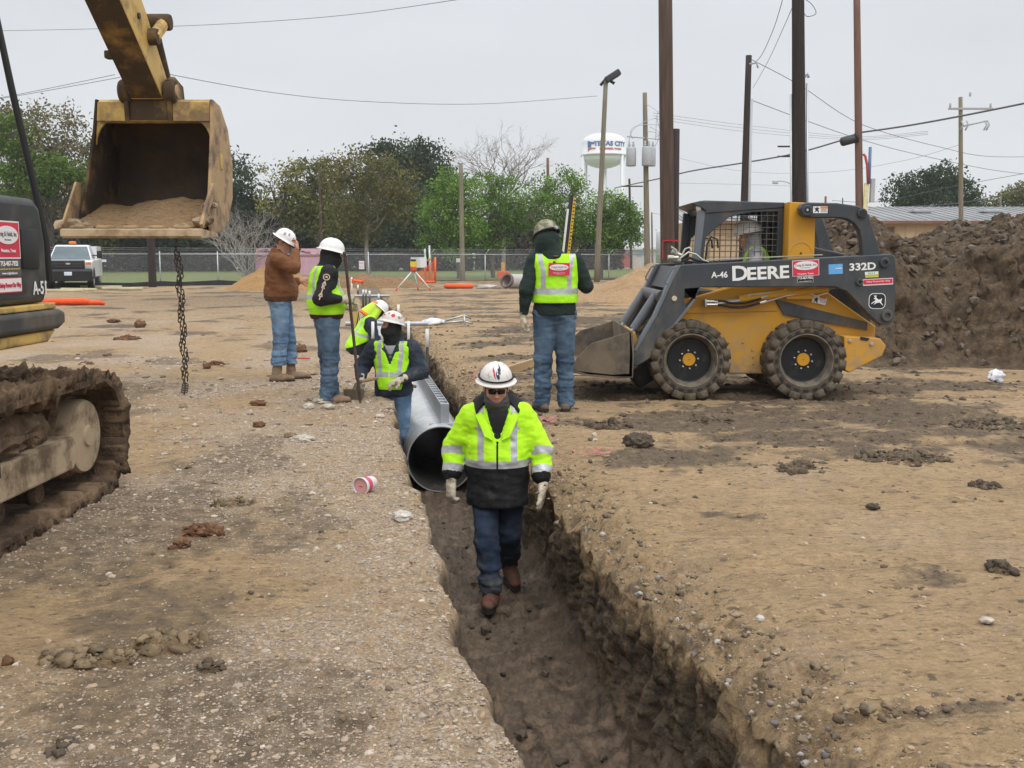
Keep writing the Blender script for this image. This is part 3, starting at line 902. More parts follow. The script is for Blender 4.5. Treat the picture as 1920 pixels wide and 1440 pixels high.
# ---------------------------------------------------------------- trees
BARK = M('bark', (.10, .082, .065), .95, var=.35, scale=6, stretch=(1, 1, .25))
BARK_P = M('pale_bark', (.24, .215, .18), .95, var=.3, scale=6, stretch=(1, 1, .25))
BARK_D = M('dark_bark', (.050, .042, .036), .95, var=.35, scale=6)
LEAF = D.materials.new('leaf'); LEAF.use_nodes = True
def _leaf():
    nt = LEAF.node_tree; bs = nt.nodes['Principled BSDF']
    a = _n(nt, 'ShaderNodeAttribute', attribute_name='tint')
    nt.links.new(a.outputs['Color'], bs.inputs['Base Color']); bs.inputs['Roughness'].default_value = .65
    bs.inputs['Specular IOR Level'].default_value = .25
    tr_ = _n(nt, 'ShaderNodeBsdfTranslucent'); nt.links.new(a.outputs['Color'], tr_.inputs[0])
    mx = _n(nt, 'ShaderNodeMixShader'); mx.inputs[0].default_value = .28
    nt.links.new(bs.outputs[0], mx.inputs[1]); nt.links.new(tr_.outputs[0], mx.inputs[2])
    nt.links.new(mx.outputs[0], nt.nodes['Material Output'].inputs[0])
_leaf()
def limb(mb, p, q, r0, r1, n=5, seg=5, wob=.08):
    p, q = Vector(p), Vector(q); L = (q - p).length
    pts = []
    for i in range(seg + 1):
        t_ = i / seg
        pts.append(p.lerp(q, t_) + Vector((rnd.gauss(0, 1), rnd.gauss(0, 1), rnd.gauss(0, .6) + .6 * math.sin(t_ * math.pi))) * (L * wob * (1 if 0 < i < seg else 0) * .5))
    mb.tube(pts, [r0 + (r1 - r0) * i / seg for i in range(seg + 1)], n, cap=False)
    return pts
def tree(label, base, Y, lobes, col, leaves=7000, size=.16, trunk=.16, bark=None, group=None, spread=.4, col2=None, clump=28, fork=.35, name='tree', open_=0.0, vary=.35):
    """lobes: (px, py, radius px) as they stand at the distance Y; base: px of the trunk's foot"""
    b = at(base, 500, Y); b.z = 0
    k = Y / F_PX
    t = thing(name, label, 'tree', b, group=group)
    L = []
    for l_ in lobes:
        px, py, rp = l_[:3]
        c = at(px, py, Y) - b
        c.y += rnd.uniform(-.5, .5) * rp * k
        L.append((c, rp * k))
    top = max(c.z for c, r in L)
    mb = MB()
    cx = sum(c.x for c, r in L) / len(L)
    fz = top * fork
    f = Vector((cx * .25, 0, fz))
    limb(mb, (0, 0, -.2), f, trunk, trunk * .75, 8, 5, .05)
    for c, r in L:
        pts = limb(mb, f + Vector((0, 0, rnd.uniform(-.2, .3) * fz)), c + Vector((0, 0, -r * .1)), trunk * .5, trunk * .12, 5, 6, .14)
        for j in range(5):
            d = Vector((rnd.gauss(0, 1), rnd.gauss(0, 1), rnd.gauss(.3, .8))).normalized()
            p2 = pts[rnd.randint(2, 5)]
            pp = limb(mb, p2, c + d * r * .8, trunk * .18, trunk * .04, 4, 4, .2)
            for jj in range(2):
                d2 = Vector((rnd.gauss(0, 1), rnd.gauss(0, 1), rnd.gauss(.3, .8))).normalized()
                limb(mb, pp[2], pp[2] + d2 * r * .55, trunk * .06, trunk * .025, 3, 3, .2)
    mb.part('trunk', bark or BARK, t)
    if leaves:
        tot = sum(r ** 2 for c, r in L)
        Ps, Cs, Ns = [], [], []
        col = np.array(col); col2 = np.array(col2 if col2 is not None else col)
        for c, r in L:
            ncl = max(4, int(leaves / clump * r ** 2 / tot))
            d = rng.normal(size=(ncl, 3)); d /= np.linalg.norm(d, axis=1)[:, None]
            rad = r * (rng.uniform(.35, 1.0, ncl) ** .55) * (1 + .22 * fbm3(d[:, 0] * 1.7 + c.x, d[:, 1] * 1.7 + c.z, d[:, 2] * 1.7, 3))
            cc = np.array(c) + d * rad[:, None]
            if open_: 
                kp = fbm3(cc[:, 0] * .9, cc[:, 1] * .9, cc[:, 2] * .9 + 5, 2) > (open_ - .5)
                cc = cc[kp]; ncl = len(cc)
            sp = spread * rng.uniform(.6, 1.3, ncl)
            tone = rng.uniform(0, 1, ncl)
            bri = rng.uniform(1 - vary, 1 + vary, ncl)
            m_ = clump
            P = cc[:, None, :] + rng.normal(size=(ncl, m_, 3)) * sp[:, None, None] * np.array([1, 1, .7])
            C = (col[None] * (1 - tone[:, None]) + col2[None] * tone[:, None]) * bri[:, None]
            C = C[:, None, :] * rng.uniform(.7, 1.3, (ncl, m_, 1))
            Ps.append(P.reshape(-1, 3)); Cs.append(C.reshape(-1, 3))
        P = np.concatenate(Ps); C = np.concatenate(Cs); m_ = len(P)
        ok = P[:, 2] > .3; P = P[ok]; C = C[ok]; m_ = len(P)
        a = rng.normal(size=(m_, 3)); a /= np.linalg.norm(a, axis=1)[:, None]
        b_ = rng.normal(size=(m_, 3)); b_ = np.cross(a, b_); b_ /= np.linalg.norm(b_, axis=1)[:, None]
        sz = size * rng.uniform(.6, 1.3, (m_, 1))
        V4 = np.stack([P - a * sz, P - b_ * sz * .55, P + a * sz, P + b_ * sz * .55], 1)
        me = np_mesh('crown', V4.reshape(-1, 3), np.arange(m_ * 4).reshape(-1, 4), smooth=False)
        attr_c(me, 'tint', np.repeat(C, 4, 0))
        part('crown', me, LEAF, t)
    return t
G_OAK = (.040, .062, .028); G_BRI = (.105, .205, .032); G_BRI2 = (.185, .295, .058); G_OLI = (.125, .128, .040); G_YEL = (.19, .18, .05)
G_BRN = (.165, .125, .065); G_DRK = (.034, .044, .020); G_GRY = (.105, .10, .075)
# left edge
tree('brown leaved tree behind the black excavator bar at the left edge', 95, 84, [(45, 250, 55), (110, 255, 55), (140, 300, 60), (60, 320, 60), (170, 330, 45), (100, 350, 60), (10, 240, 45)], G_BRN, 12000, .15, .2, BARK, col2=G_OLI, spread=.5, vary=.4)
tree('light green tree with dark crooked limbs left of the bucket', 100, 66, [(20, 300, 42), (60, 320, 34), (110, 318, 28), (145, 325, 26), (15, 250, 36), (80, 345, 26), (165, 345, 18), (20, 345, 30)], (.075, .135, .02), 6500, .12, .17, BARK_D, col2=(.12, .18, .03), fork=.45, spread=.3)
# the dark woods behind everything on the left, each tree by itself
for i, (bx, Y, lobes, cc) in enumerate([
    (30, 92, [(10, 400, 60), (60, 400, 60), (100, 430, 50), (30, 450, 50)], G_GRY),
    (150, 96, [(150, 400, 60), (190, 420, 55), (120, 440, 50), (200, 370, 50)], G_OLI),
    (250, 98, [(230, 420, 60), (280, 410, 60), (260, 460, 45), (310, 440, 50)], G_DRK),
    (370, 98, [(350, 430, 55), (400, 400, 50), (420, 440, 55), (380, 460, 40), (436, 330, 42), (440, 370, 44)], G_OAK),
    (500, 100, [(480, 420, 55), (530, 430, 55), (500, 460, 40), (455, 440, 40)], G_DRK),
    (610, 100, [(590, 440, 50), (640, 430, 55), (620, 460, 40), (575, 415, 40)], G_DRK),
    (760, 100, [(720, 430, 55), (770, 420, 60), (820, 430, 50), (750, 460, 40), (800, 455, 45)], G_OAK),
    (990, 104, [(900, 430, 40), (950, 440, 40), (1000, 440, 45), (1050, 430, 45), (985, 410, 40)], G_GRY)]):
    pos = ['at the far left behind the black excavator housing', 'behind the raised bucket, left half', 'behind the white pickup and bucket lip', 'with a pointed top right of the bucket',
           'behind the bare grey shrub', 'behind the brown jacket man', 'right of the olive tree trunk, behind the gate', 'low and greyish behind the man in the green hood'][i]
    tree('dark background tree ' + pos, bx, Y, lobes, cc, 9000, .2, .2, BARK_D, group='dark woods behind the fence', spread=.6, col2=[c * 1.35 for c in cc], fork=.3)
tree('dark crooked tree with sparse yellow leaves behind the brown jacket man', 528, 76, [(505, 335, 30), (535, 350, 24), (500, 385, 24), (545, 320, 20)], G_YEL, 520, .13, .17, BARK_D, fork=.55, spread=.4)
tree('yellow green tree left of the large olive tree', 600, 86, [(570, 335, 38), (610, 330, 38), (560, 385, 42), (600, 400, 40), (640, 390, 36), (545, 400, 25)], (.095, .105, .025), 9000, .15, .17, BARK, col2=G_YEL, spread=.45)
tree('large olive brown tree with a pale forked trunk behind the fence', 688, 72, [(632, 320, 34), (680, 320, 40), (725, 330, 42), (765, 345, 28), (655, 370, 44), (710, 380, 50), (755, 385, 34), (640, 415, 34), (690, 420, 38)], G_OLI, 14000, .10, .17, BARK_P, col2=(.165, .140, .050), fork=.5, spread=.4, open_=.18)
tree('big dark green oak rising behind the olive tree', 790, 108, [(715, 305, 36), (760, 300, 42), (800, 305, 42), (820, 340, 34), (770, 345, 50), (720, 350, 45), (815, 385, 40)], G_OAK, 15000, .19, .25, BARK_D, col2=(.042, .062, .026), spread=.6)
for (bx, lobes, lab) in [
    (860, [(815, 405, 34), (845, 350, 34), (885, 365, 32), (870, 420, 40), (805, 455, 24), (825, 375, 30), (850, 460, 30)], 'leafy bright green tree behind the grey post left of the green hooded man'),
    (925, [(905, 350, 30), (940, 350, 32), (955, 390, 34), (925, 400, 40), (930, 440, 32), (975, 410, 25), (910, 440, 28)], 'leafy bright green tree just left of the green hooded man'),
    (1085, [(1005, 360, 32), (1050, 350, 38), (1085, 365, 34), (1080, 405, 40), (1030, 400, 40), (1060, 435, 34), (1100, 430, 30)], 'leafy bright green tree behind the measuring rod'),
    (1125, [(1140, 385, 27), (1165, 400, 28), (1185, 415, 20), (1150, 430, 34), (1180, 440, 22), (1120, 430, 28), (1140, 455, 22)], 'leafy bright green tree under the water tower')]:
    tree(lab, bx, 68 + rnd.uniform(-1.5, 2), lobes, G_BRI, 12500, .088, .16, BARK, col2=G_BRI2, group='bright green trees beyond the fence', spread=.27, fork=.42, open_=.20, vary=.45)
tree('dark green bushy tree above the tan building roof', 1745, 105, [(1690, 365, 32), (1725, 350, 36), (1765, 345, 36), (1800, 360, 30), (1750, 380, 45), (1820, 380, 22), (1700, 385, 30)], (.028, .052, .022), 11000, .17, .25, BARK, col2=(.05, .085, .03), spread=.45)
tree('yellow green bush at the far right behind the roof', 1880, 112, [(1850, 395, 25), (1885, 385, 27), (1915, 375, 32), (1940, 380, 40)], (.16, .15, .035), 6000, .17, .2, BARK, col2=(.10, .12, .03), spread=.45)
def thicket(label, name, x0, x1, Y, h0, h1, n_, cc, size=.22):
    xs = rng.uniform(x0, x1, n_); ys = Y + rng.uniform(-3, 3, n_)
    top = h0 + (h1 - h0) * (.5 + .5 * np.clip(1.6 * noise2(xs * .16, 3.) + .5 * noise2(xs * .6, 5.), -1, 1))
    z = top * rng.uniform(0, 1, n_) ** .8
    P = np.stack([xs, ys, z], -1)
    a = rng.normal(size=(n_, 3)); a /= np.linalg.norm(a, axis=1)[:, None]; b_ = np.cross(a, rng.normal(size=(n_, 3))); b_ /= np.linalg.norm(b_, axis=1)[:, None]
    sz = size * rng.uniform(.6, 1.6, (n_, 1))
    me = np_mesh(name, np.stack([P - a * sz, P - b_ * sz * .6, P + a * sz, P + b_ * sz * .6], 1).reshape(-1, 3), np.arange(n_ * 4).reshape(-1, 4), smooth=False)
    t_ = noise2(xs * .35, z * .5)[:, None]
    C = np.array(cc)[None] * (1 + .5 * t_) * rng.uniform(.6, 1.4, (n_, 1)) * np.where(rng.uniform(0, 1, (n_, 1)) < .2, np.array((1.5, 1.2, .9)), 1)
    attr_c(me, 'tint', np.repeat(C, 4, 0))
    return tag(part(name, me, LEAF), label, kind='stuff')
thicket('dense dark undergrowth behind the park lawn', 'undergrowth', -62, -4, 104, 4.0, 7.5, 34000, (.020, .025, .012), .3)
thicket('dense dark undergrowth behind the park lawn', 'undergrowth', -4, 12, 112, 3.0, 5.0, 7000, (.040, .042, .030), .3)
def bare_tree(label, bx, by, Y, h, w, m_, n=9, r=.08, depth=4, name='bare_tree', fan=1.0):
    b = at(bx, by, Y)
    t = thing(name, label, 'tree', (b.x, b.y, max(0, b.z) if by < 470 else 0))
    if by < 470: t.location.z = 0
    base = Vector((0, 0, (b.z if by < 470 else 0)))
    mb = MB()
    if base.z: limb(mb, (0, 0, 0), base, r * 1.2, r, 6, 4, .03)
    def grow(p, d, L, rr, k):
        q = p + d * L
        pts = limb(mb, p, q, rr, rr * .55, 4 if k > 1 else 3, 4, .14)
        if k == 0: return
        for i in range(3 if k > 1 else 4):
            dd = (d + Vector((rnd.gauss(0, .45) * fan, rnd.gauss(0, .45), rnd.gauss(.02, .35)))).normalized()
            grow(pts[rnd.randint(2, 4)], dd, L * rnd.uniform(.5, .8), rr * .55, k - 1)
    for i in range(n):
        a = (i + .5) / n * 2 - 1
        d = Vector((a * w / h + rnd.gauss(0, .05), rnd.gauss(0, .35), 1)).normalized()
        grow(base, d, h * rnd.uniform(.35, .55), r * .6, depth)
    mb.part('branches', m_, t)
    return t
TWIG = M('grey_twig', (.36, .325, .30), .95, var=.25, scale=3)
bare_tree('bare grey shrub of thin upright twigs right of the bucket', 462, 500, 66, 5.0, 4.4, TWIG, 20, .06, 3, 'bare_shrub')
bare_tree('bare pinkish winter tree rising above the bright green trees', 945, 400, 95, 8.4, 5.8, M('bare_branch', (.22, .18, .165), .95, var=.2), 6, .16, 4)
# ---------------------------------------------------------------- a few tree trunks seen through the left fence are the trees' own

# ---------------------------------------------------------------- poles and wires
WOOD = M('pole_wood_brown', (.088, .058, .045), .9, var=.35, scale=3, stretch=(6, 6, .35), bump=.5, bscale=25)
WOOD_D = M('pole_wood_dark', (.036, .028, .024), .9, var=.4, scale=4, stretch=(6, 6, .35), bump=.5, bscale=25)
WOOD_G = M('pole_wood_grey', (.20, .175, .125), .9, var=.25, scale=3, stretch=(6, 6, .35), bump=.4, bscale=25)
WOOD_R = M('pole_wood_red', (.17, .095, .072), .9, var=.25, scale=3, stretch=(6, 6, .35), bump=.4, bscale=25)
DKMET = M('dark_metal', (.05, .052, .056), .5, .5)
GRYP = M('grey_paint', (.42, .44, .46), .5, var=.08)
def pole(label, px_top, py_top, px_bot, Y, wpx_top, wpx_bot, m_, cat='utility pole', name='utility_pole'):
    """a round timber pole from the ground up to the pixel height of its top"""
    a = at(px_top, py_top, Y); k = Y / F_PX
    b = at(px_bot, 480, Y); b = Vector((b.x, b.y, 0))
    t = thing(name, label, cat, b)
    mb = MB(); a_l = a - b
    n_ = 9
    pts = [Vector((0, 0, -.4))] + [Vector((a_l.x * i / n_, 0, a_l.z * i / n_)) for i in range(1, n_ + 1)]
    mb.tube(pts, [wpx_bot * k / 2 + (wpx_top - wpx_bot) * k / 2 * i / n_ for i in range(n_ + 1)], 12)
    mb.part('timber', m_, t)
    return t, a_l, k
t, A_, k = pole('thick reddish brown timber pole with a cut stub beside it and red tape', 1247, -60, 1255, 24, 25, 27, WOOD)
# (the stub strapped on at the back right)
mb = MB(); mb.tube([(.11, .16, -.3), (.08, .16, 4.45)], [.15, .13], 10); mb.part('pole_stub', WOOD_D, t)
RTAPE = M('red_tape', (.45, .02, .04), .6)
MB().box((-.19, -.19, 1.86), (.19, -.165, 1.89)).part('tape', RTAPE, t)
MB().box((-.19, -.19, 1.45), (-.175, -.165, 1.86)).part('tape', RTAPE, t)
t, A_, k = pole('thick nearly black timber pole with pale conduits, behind the loader cab', 1496, -60, 1505, 20, 22, 29, WOOD_D)
for sx, z1 in ((-1, 4.6), (1, 4.8)):
    mb = MB(); mb.tube([(sx * .165, -.02, 0), (sx * .155 + A_.x * z1 / A_.z * 1.0, -.02, z1)], .022, 6); mb.part('conduit', GALV, t)
mb = MB(); mb.tube([(.12 + A_.x * .85, -.05, 4.9), (.20 + A_.x * .85, -.05, 4.98), (.22 + A_.x * .85, -.05, 4.9)], .03, 6); mb.part('weatherhead', GRYP, t)
t, A_, k = pole('slim dark leaning pole with a grey conduit, left of the black pole', 1404, 104, 1392, 42, 11, 15, WOOD_D)
mb = MB(); mb.tube([(.20, -.1, 0), (A_.x * .78 + .15, -.1, A_.z * .82)], .06, 6); mb.part('conduit', GRYP, t)
mb = MB(); mb.tube([(A_.x, -.1, A_.z - .35), (A_.x + .3, -.1, A_.z - .3), (A_.x + .36, -.1, A_.z - .5)], .04, 6); mb.part('insulator', GRYP, t)
t, A_, k = pole('tall slim reddish pole with yellow cable guard, right of the black pole', 1606, -40, 1616, 46, 12, 15, WOOD_R)
CRM = M('cream_guard', (.66, .62, .36), .6)
mb = MB(); mb.box((-.10, -.24, 0), (.10, -.16, 4.75), .01); mb.part('cable_guard', CRM, t)
mb = MB(); mb.tube([(.05, -.24, 4.7), (-.02, -.25, 5.5), (-.12, -.24, 5.9), (-.2, -.2, 6.0)], .06, 6); mb.part('red_hose', M('red_hose', (.45, .07, .04), .5), t)
mb = MB(); mb.tube([(.10, -.24, 4.7), (.08, -.25, 6.3)], .07, 6); mb.part('blue_hose', M('blue_hose', (.10, .20, .38), .5), t)
MB().box((.22, -.15, 3.9), (.42, .05, 4.95), .03).part('meter_box', GRYP, t)
t, A_, k = pole('grey timber pole with a floodlight on top, in front of the water tower', 1136, 150, 1119, 60, 8, 11, WOOD_G)
FL = MB(); FL.box((-.2, -.3, -.24), (.78, .3, .12), .07, Matrix.Translation((A_.x + .1, 0, A_.z + .1)) @ Matrix.Rotation(R(-32), 4, 'Y')); FL.part('floodlight', DKMET, t)
FL = MB(); FL.tube([(A_.x - .3, 0, A_.z - .3), (A_.x, 0, A_.z + .1), (A_.x + .5, 0, A_.z - .2)], .09, 6); FL.part('bracket', DKMET, t)
t, A_, k = pole('pale timber pole carrying three grey transformers', 1209, 174, 1215, 62, 8, 12, WOOD_G)
for dx, dy in ((-.78, -.2), (.12, -.5), (.40, -.15)):
    q = MB().lathe([(0, 0), (.27, 0), (.30, .05), (.30, 1.05), (.27, 1.12), (0, 1.15)], 14, Matrix.Translation((A_.x + dx, dy, 6.85))).part('transformer', GRYP, t)
    for bx in (-.12, .12): MB().lathe([(0, 0), (.05, 0), (.09, .1), (.05, .2), (.07, .3), (0, .34)], 8, Matrix.Translation((A_.x + dx + bx, dy, 7.98))).part('bushing', GRYP, q)
mb = MB(); mb.tube([(-1.4, -.1, 8.6), (1.7, -.1, 8.35)], .04, 5); mb.part('crossbar', GALV, t)
for i in range(7):
    x0 = rnd.uniform(-1.0, 1.2)
    mb = MB(); mb.tube(bez((A_.x + x0, -.2, rnd.uniform(8, 8.6)), (A_.x + x0 + rnd.uniform(-.8, .8), -.3, rnd.uniform(8.6, 10.2)), (A_.x + rnd.uniform(-.2, 1.2), -.1, rnd.uniform(8.8, 11))), .018, 4); mb.part('jumper_cable', GALV, t)
t, A_, k = pole('grey timber pole with wooden crossarm of insulators, behind the dirt pile', 1801, 182, 1805, 62, 7, 9, WOOD_G)
ARM = M('grey_crossarm', (.36, .36, .35), .8)
for dz, x0, x1 in ((-.70, -1.40, 1.25),):
    MB().box((x0, -.2, A_.z + dz - .06), (x1, -.1, A_.z + dz + .06), .01).part('crossarm', ARM, t)
for x in (-1.3, -.15, 1.1):
    z_ = A_.z + (.0 if abs(x) < .2 else -.64); MB().lathe([(0, 0), (.03, 0), (.08, .08), (.05, .16), (.08, .22), (0, .3)], 8, Matrix.Translation((min(x, 1.15), -.15, z_))).part('insulator', GRYP, t)
mb = MB(); mb.tube([(-.6, -.15, A_.z - 1.75), (.95, -.15, A_.z - 1.4)], .05, 5); mb.part('switch_arm', ARM, t)
for x in (-.6, -.3, .8, .95):
    mb = MB(); mb.tube([(x, -.2, A_.z - 1.4), (x + .12, -.2, A_.z - 1.65), (x - .05, -.2, A_.z - 1.95)], .05, 5); mb.part('fuse_cutout', GRYP, t)
t, A_, k = pole('dark pole with two short crossarms and a curved street lamp arm', 1485, 272, 1487, 66, 5, 7, WOOD_D)
for dz in (-.1, -.72): MB().box((-1.25, -.15, A_.z + dz - .05), (.12, -.07, A_.z + dz + .05), .01).part('crossarm', WOOD_D, t)
mb = MB(); mb.tube(bez((0, -.1, A_.z - 2.9), (-.2, -.1, A_.z - 2.25), (-1.2, -.1, A_.z - 2.25)), .035, 6); q = mb.part('lamp_arm', GRYP, t)
MB().box((-1.5, -.2, A_.z - 2.45), (-1.15, .0, A_.z - 2.22), .05).part('lamp_head', GRYP, q)
t, A_, k = pole('grey weathered pole without wires left of the green hooded man', 864, 306, 867, 63, 7.5, 10, WOOD_G)
pole('thin brown pole in front of the olive tree, over the brown jacket man', 598, 318, 604, 80, 4, 7, WOOD)
pole('short cut brown pole top showing above the bright green trees', 1027, 296, 1029, 90, 5, 6, WOOD_R)
pole('black timber pole standing under the bucket lip behind the chain', 282, 425, 284, 50, 13, 15, WOOD_D)
t, A_, k = pole('small far dark pole with a leaning crossarm, right of the water tower', 1180, 335, 1184, 120, 4, 5, WOOD_D)
mb = MB(); mb.box((-1.3, -.1, A_.z - .95), (1.2, 0, A_.z - .8), .01); mb.part('crossarm', WOOD_D, t)
pole('thin grey pole right of the transformer pole', 1222, 398, 1224, 100, 3, 4, WOOD_G)
pole('short far pole top over the loader arm, left of the cream cable guard', 1548, 368, 1548, 80, 4, 5, WOOD_R)
pole('thin far grey post above the roof at the right edge', 1876, 366, 1876, 88, 3, 4, WOOD_G)
pole('very thin far post between loader arm and cream guard', 1580, 371, 1580, 90, 2, 2.4, WOOD_D)
WIRE = M('wire', (.10, .10, .105), .6)
WIREL = M('pale_wire', (.26, .27, .28), .6)
def wire(label, pts, r=.012, m_=None, sag=0.0, group=None, name='power_line'):
    """pts: (px, py, Y)"""
    P = [at(*p) for p in pts]
    if len(P) == 2 and sag:
        mid = (P[0] + P[1]) / 2; mid.z -= sag * 2; P = bez(P[0], mid, P[1], 14)
    elif len(P) > 2:
        Q = []
        for i in range(len(P) - 1):
            p0, p1, p2, p3 = P[max(i - 1, 0)], P[i], P[i + 1], P[min(i + 2, len(P) - 1)]
            for j in range(6):
                u = j / 6
                Q.append(.5 * (2 * p1 + (p2 - p0) * u + (2 * p0 - 5 * p1 + 4 * p2 - p3) * u * u + (3 * p1 - p0 - 3 * p2 + p3) * u ** 3))
        P = Q + [P[-1]]
    mb = MB(); mb.tube(P, r, 5)
    return tag(mb.part(name, m_ or WIRE), label, 'cable', group)
wire('heavy black cable drooping past the brown pole and up to the right edge', [(1155, 352, 75), (1240, 334, 58), (1300, 320, 54), (1390, 306, 50), (1490, 288, 47.5), (1575, 264, 46.2)], .036)
wire('heavy black cable from the reddish pole rising to the right edge', [(1617, 248, 45.7), (1700, 236, 44.5), (1800, 218, 42.5), (1940, 190, 40)], .040)
t = thing('splice_case', 'black cylindrical splice case hanging on the cable left of the reddish pole', 'splice case', at(1590, 263, 45.9))
MB().lathe([(0, -.32), (.16, -.32), (.20, -.26), (.20, .26), (.16, .32), (0, .32)], 12, Matrix.Rotation(R(75), 4, 'Y')).part('case', DKMET, t)
MB().lathe([(0, .32), (.215, .32), (.215, .42), (0, .42)], 12, Matrix.Rotation(R(75), 4, 'Y')).part('end_cap', BLKP, t)
wire('long thin wire crossing the top left sky above the bucket', [(-20, 58, 60), (180, 54, 57), (420, 45, 53), (650, 28, 48), (880, -4, 42)], .013)
wire('thin wire sagging from the arm to the floodlight pole', [(300, 136, 39), (500, 172, 44), (680, 190, 50), (900, 195, 55), (1120, 180, 59.8)], .013)
wire('upper of two faint wires left of the excavator arm', [(-20, 187, 50), (60, 172, 47), (215, 140, 42)], .012)
wire('lower of two faint wires left of the excavator arm', [(-20, 188, 50), (60, 175, 47), (225, 145, 42)], .012)
wire('thin wire falling from the slim dark pole to the right edge, upper one', [(1410, 112, 42), (1500, 160, 45), (1620, 235, 50), (1780, 280, 58), (1850, 293, 60), (1940, 294, 62)], .014)
wire('thin wire falling from the slim dark pole to the right edge, lower one', [(1410, 188, 42), (1500, 222, 45), (1600, 257, 49), (1700, 285, 55), (1850, 317, 60), (1940, 328, 62)], .014)
wire('twisted thin wire rising from the slim dark pole past the top edge', [(1415, 118, 42), (1430, 100, 40), (1452, 50, 36), (1470, -10, 31)], .012)
wire('straight thin wire from slim dark pole up to the black pole', [(1412, 165, 42), (1440, 115, 34), (1470, 50, 26), (1488, 8, 20.4)], .008)
wire('looping service wire hanging beside the top of the black pole', [(1504, -5, 20), (1522, 8, 19.9), (1530, 25, 19.8), (1514, 31, 19.9), (1506, 22, 20)], .007)
for i, (y0, y1, y2) in enumerate(((212, 235, 256), (217, 241, 259), (222, 247, 262))):
    wire('faint distant wire behind the black pole, ' + ('top', 'middle', 'bottom')[i] + ' of three', [(1225, y0, 80), (1400, y1, 90), (1600, y2, 100), (1740, y2 - 10, 80)], .016, WIREL, group='three faint distant wires')
wire('low wire in front of the right dark tree', [(1560, 376, 70), (1650, 378, 70), (1775, 352, 66), (1940, 322, 60)], .016)
wire('dark low wire running above the tan building roof', [(1618, 390, 75), (1740, 386, 75), (1830, 376, 72), (1940, 350, 66)], .035)
wire('pale wire sagging from the crossarm pole toward the black pole', [(1797, 272, 62), (1700, 300, 66), (1560, 322, 72), (1400, 322, 78), (1270, 296, 82)], .012, WIREL)
wire('faint wire behind the cab at mist height', [(1262, 343, 90), (1400, 346, 92), (1490, 349, 94)], .016, WIREL)
wire('faint low wire left of the loader cab', [(1224, 400, 95), (1260, 404, 95), (1300, 404, 95)], .02, WIREL)

# ---------------------------------------------------------------- water tower
TWR = M('tower_white', (.74, .76, .78), .5, var=.03, scale=.2)
b = at(1130, 480, 300); b.z = 0; k = 300 / F_PX
t = thing('water_tower', 'white water tower with a blue and red town name on its tank', 'water tower', b)
zc = at(1130, 295, 300).z; rr = 41 * k
zt, zb, zm = at(1130, 250, 300).z, at(1130, 316, 300).z, at(1130, 293, 300).z
prof = [(0, zb)] + [(rr * .98 * math.sin(a), zm - (zm - zb) * math.cos(a)) for a in [i * math.pi / 2 / 8 for i in range(1, 9)]] + [(rr * 1.04, zm), (rr * 1.04, zm + .5), (rr, zm + .6)] + \
       [(rr, zm + .6 + (zt - zm) * .45)] + [(rr * math.cos(a) ** .8 if a < 1.57 else 0, zm + .6 + (zt - zm) * .45 + ((zt - zm) * .55 - .6) * math.sin(a)) for a in [i * math.pi / 2 / 8 for i in range(1, 9)]]
MB().lathe(prof, 40).part('tank', TWR, t)
for i in range(6):
    a = i * math.pi / 3 + .35
    mb = MB(); mb.tube([(rr * 1.0 * math.cos(a), rr * 1.0 * math.sin(a), 0), (rr * .98 * math.cos(a), rr * .98 * math.sin(a), zm)], .45, 8); mb.part('leg', TWR, t)
    a2 = a + math.pi / 3
    for z0, z1 in ((zm * .18, zm * .62), (zm * .62, zm * .18)):
        mb = MB(); mb.tube([(rr * math.cos(a), rr * math.sin(a), z0), (rr * math.cos(a2), rr * math.sin(a2), z1)], .07, 4); mb.part('brace', TWR, t)
mb = MB(); mb.tube([(0, 0, 0), (0, 0, zb + .3)], .8, 10); mb.part('riser_pipe', TWR, t)
BLUE = M('tower_blue', (.06, .13, .36), .6); TRED = M('tower_red', (.55, .12, .12), .6)
def on_tank(s, size, z, m_, xs=1.0, bold=0.0, x0=0.0):
    me = text(s, size, bold, .02, xs=xs); me.transform(FACE_CAM)
    bm = bmesh.new(); bm.from_mesh(me)
    bmesh.ops.subdivide_edges(bm, edges=[e_ for e_ in bm.edges if e_.calc_length() > .8], cuts=3)
    for v in bm.verts:
        a = (v.co.x + x0) / rr; r_ = rr + .06 - v.co.y
        v.co = Vector((r_ * math.sin(a), -r_ * math.cos(a), v.co.z + z))
    bm.to_mesh(me); bm.free()
    part('lettering', me, m_, t)
zl = zm + .6 + (zt - zm) * .36
on_tank('TEXAS CITY', 1.75, zl, BLUE, 1.08, .07, 1.6)
on_tank('REMEMBER WHEN', .75, zl - 1.4, TRED, 1.1, .03, 1.6)
mb = MB()
def flag(pts, m_):
    mb = MB(); vs = []
    for x, z in pts:
        a = x / rr; vs.append((math.sin(a) * (rr + .07), -math.cos(a) * (rr + .07), z))
    mb.poly(vs); mb.part('painted_flag', m_, t)
flag([(-5.7, zl + 1.0), (-4.4, zl + .6), (-4.4, zl - .9), (-5.6, zl - 1.0)], BLUE)
flag([(-4.38, zl + .55), (-3.3, zl + .45), (-3.3, zl - .05), (-4.38, zl - .1)], BLUE)
flag([(-5.6, zl - 1.1), (-4.4, zl - 1.0), (-3.0, zl - 1.05), (-3.0, zl - 1.5), (-4.4, zl - 1.45), (-5.6, zl - 2.1)], TRED)

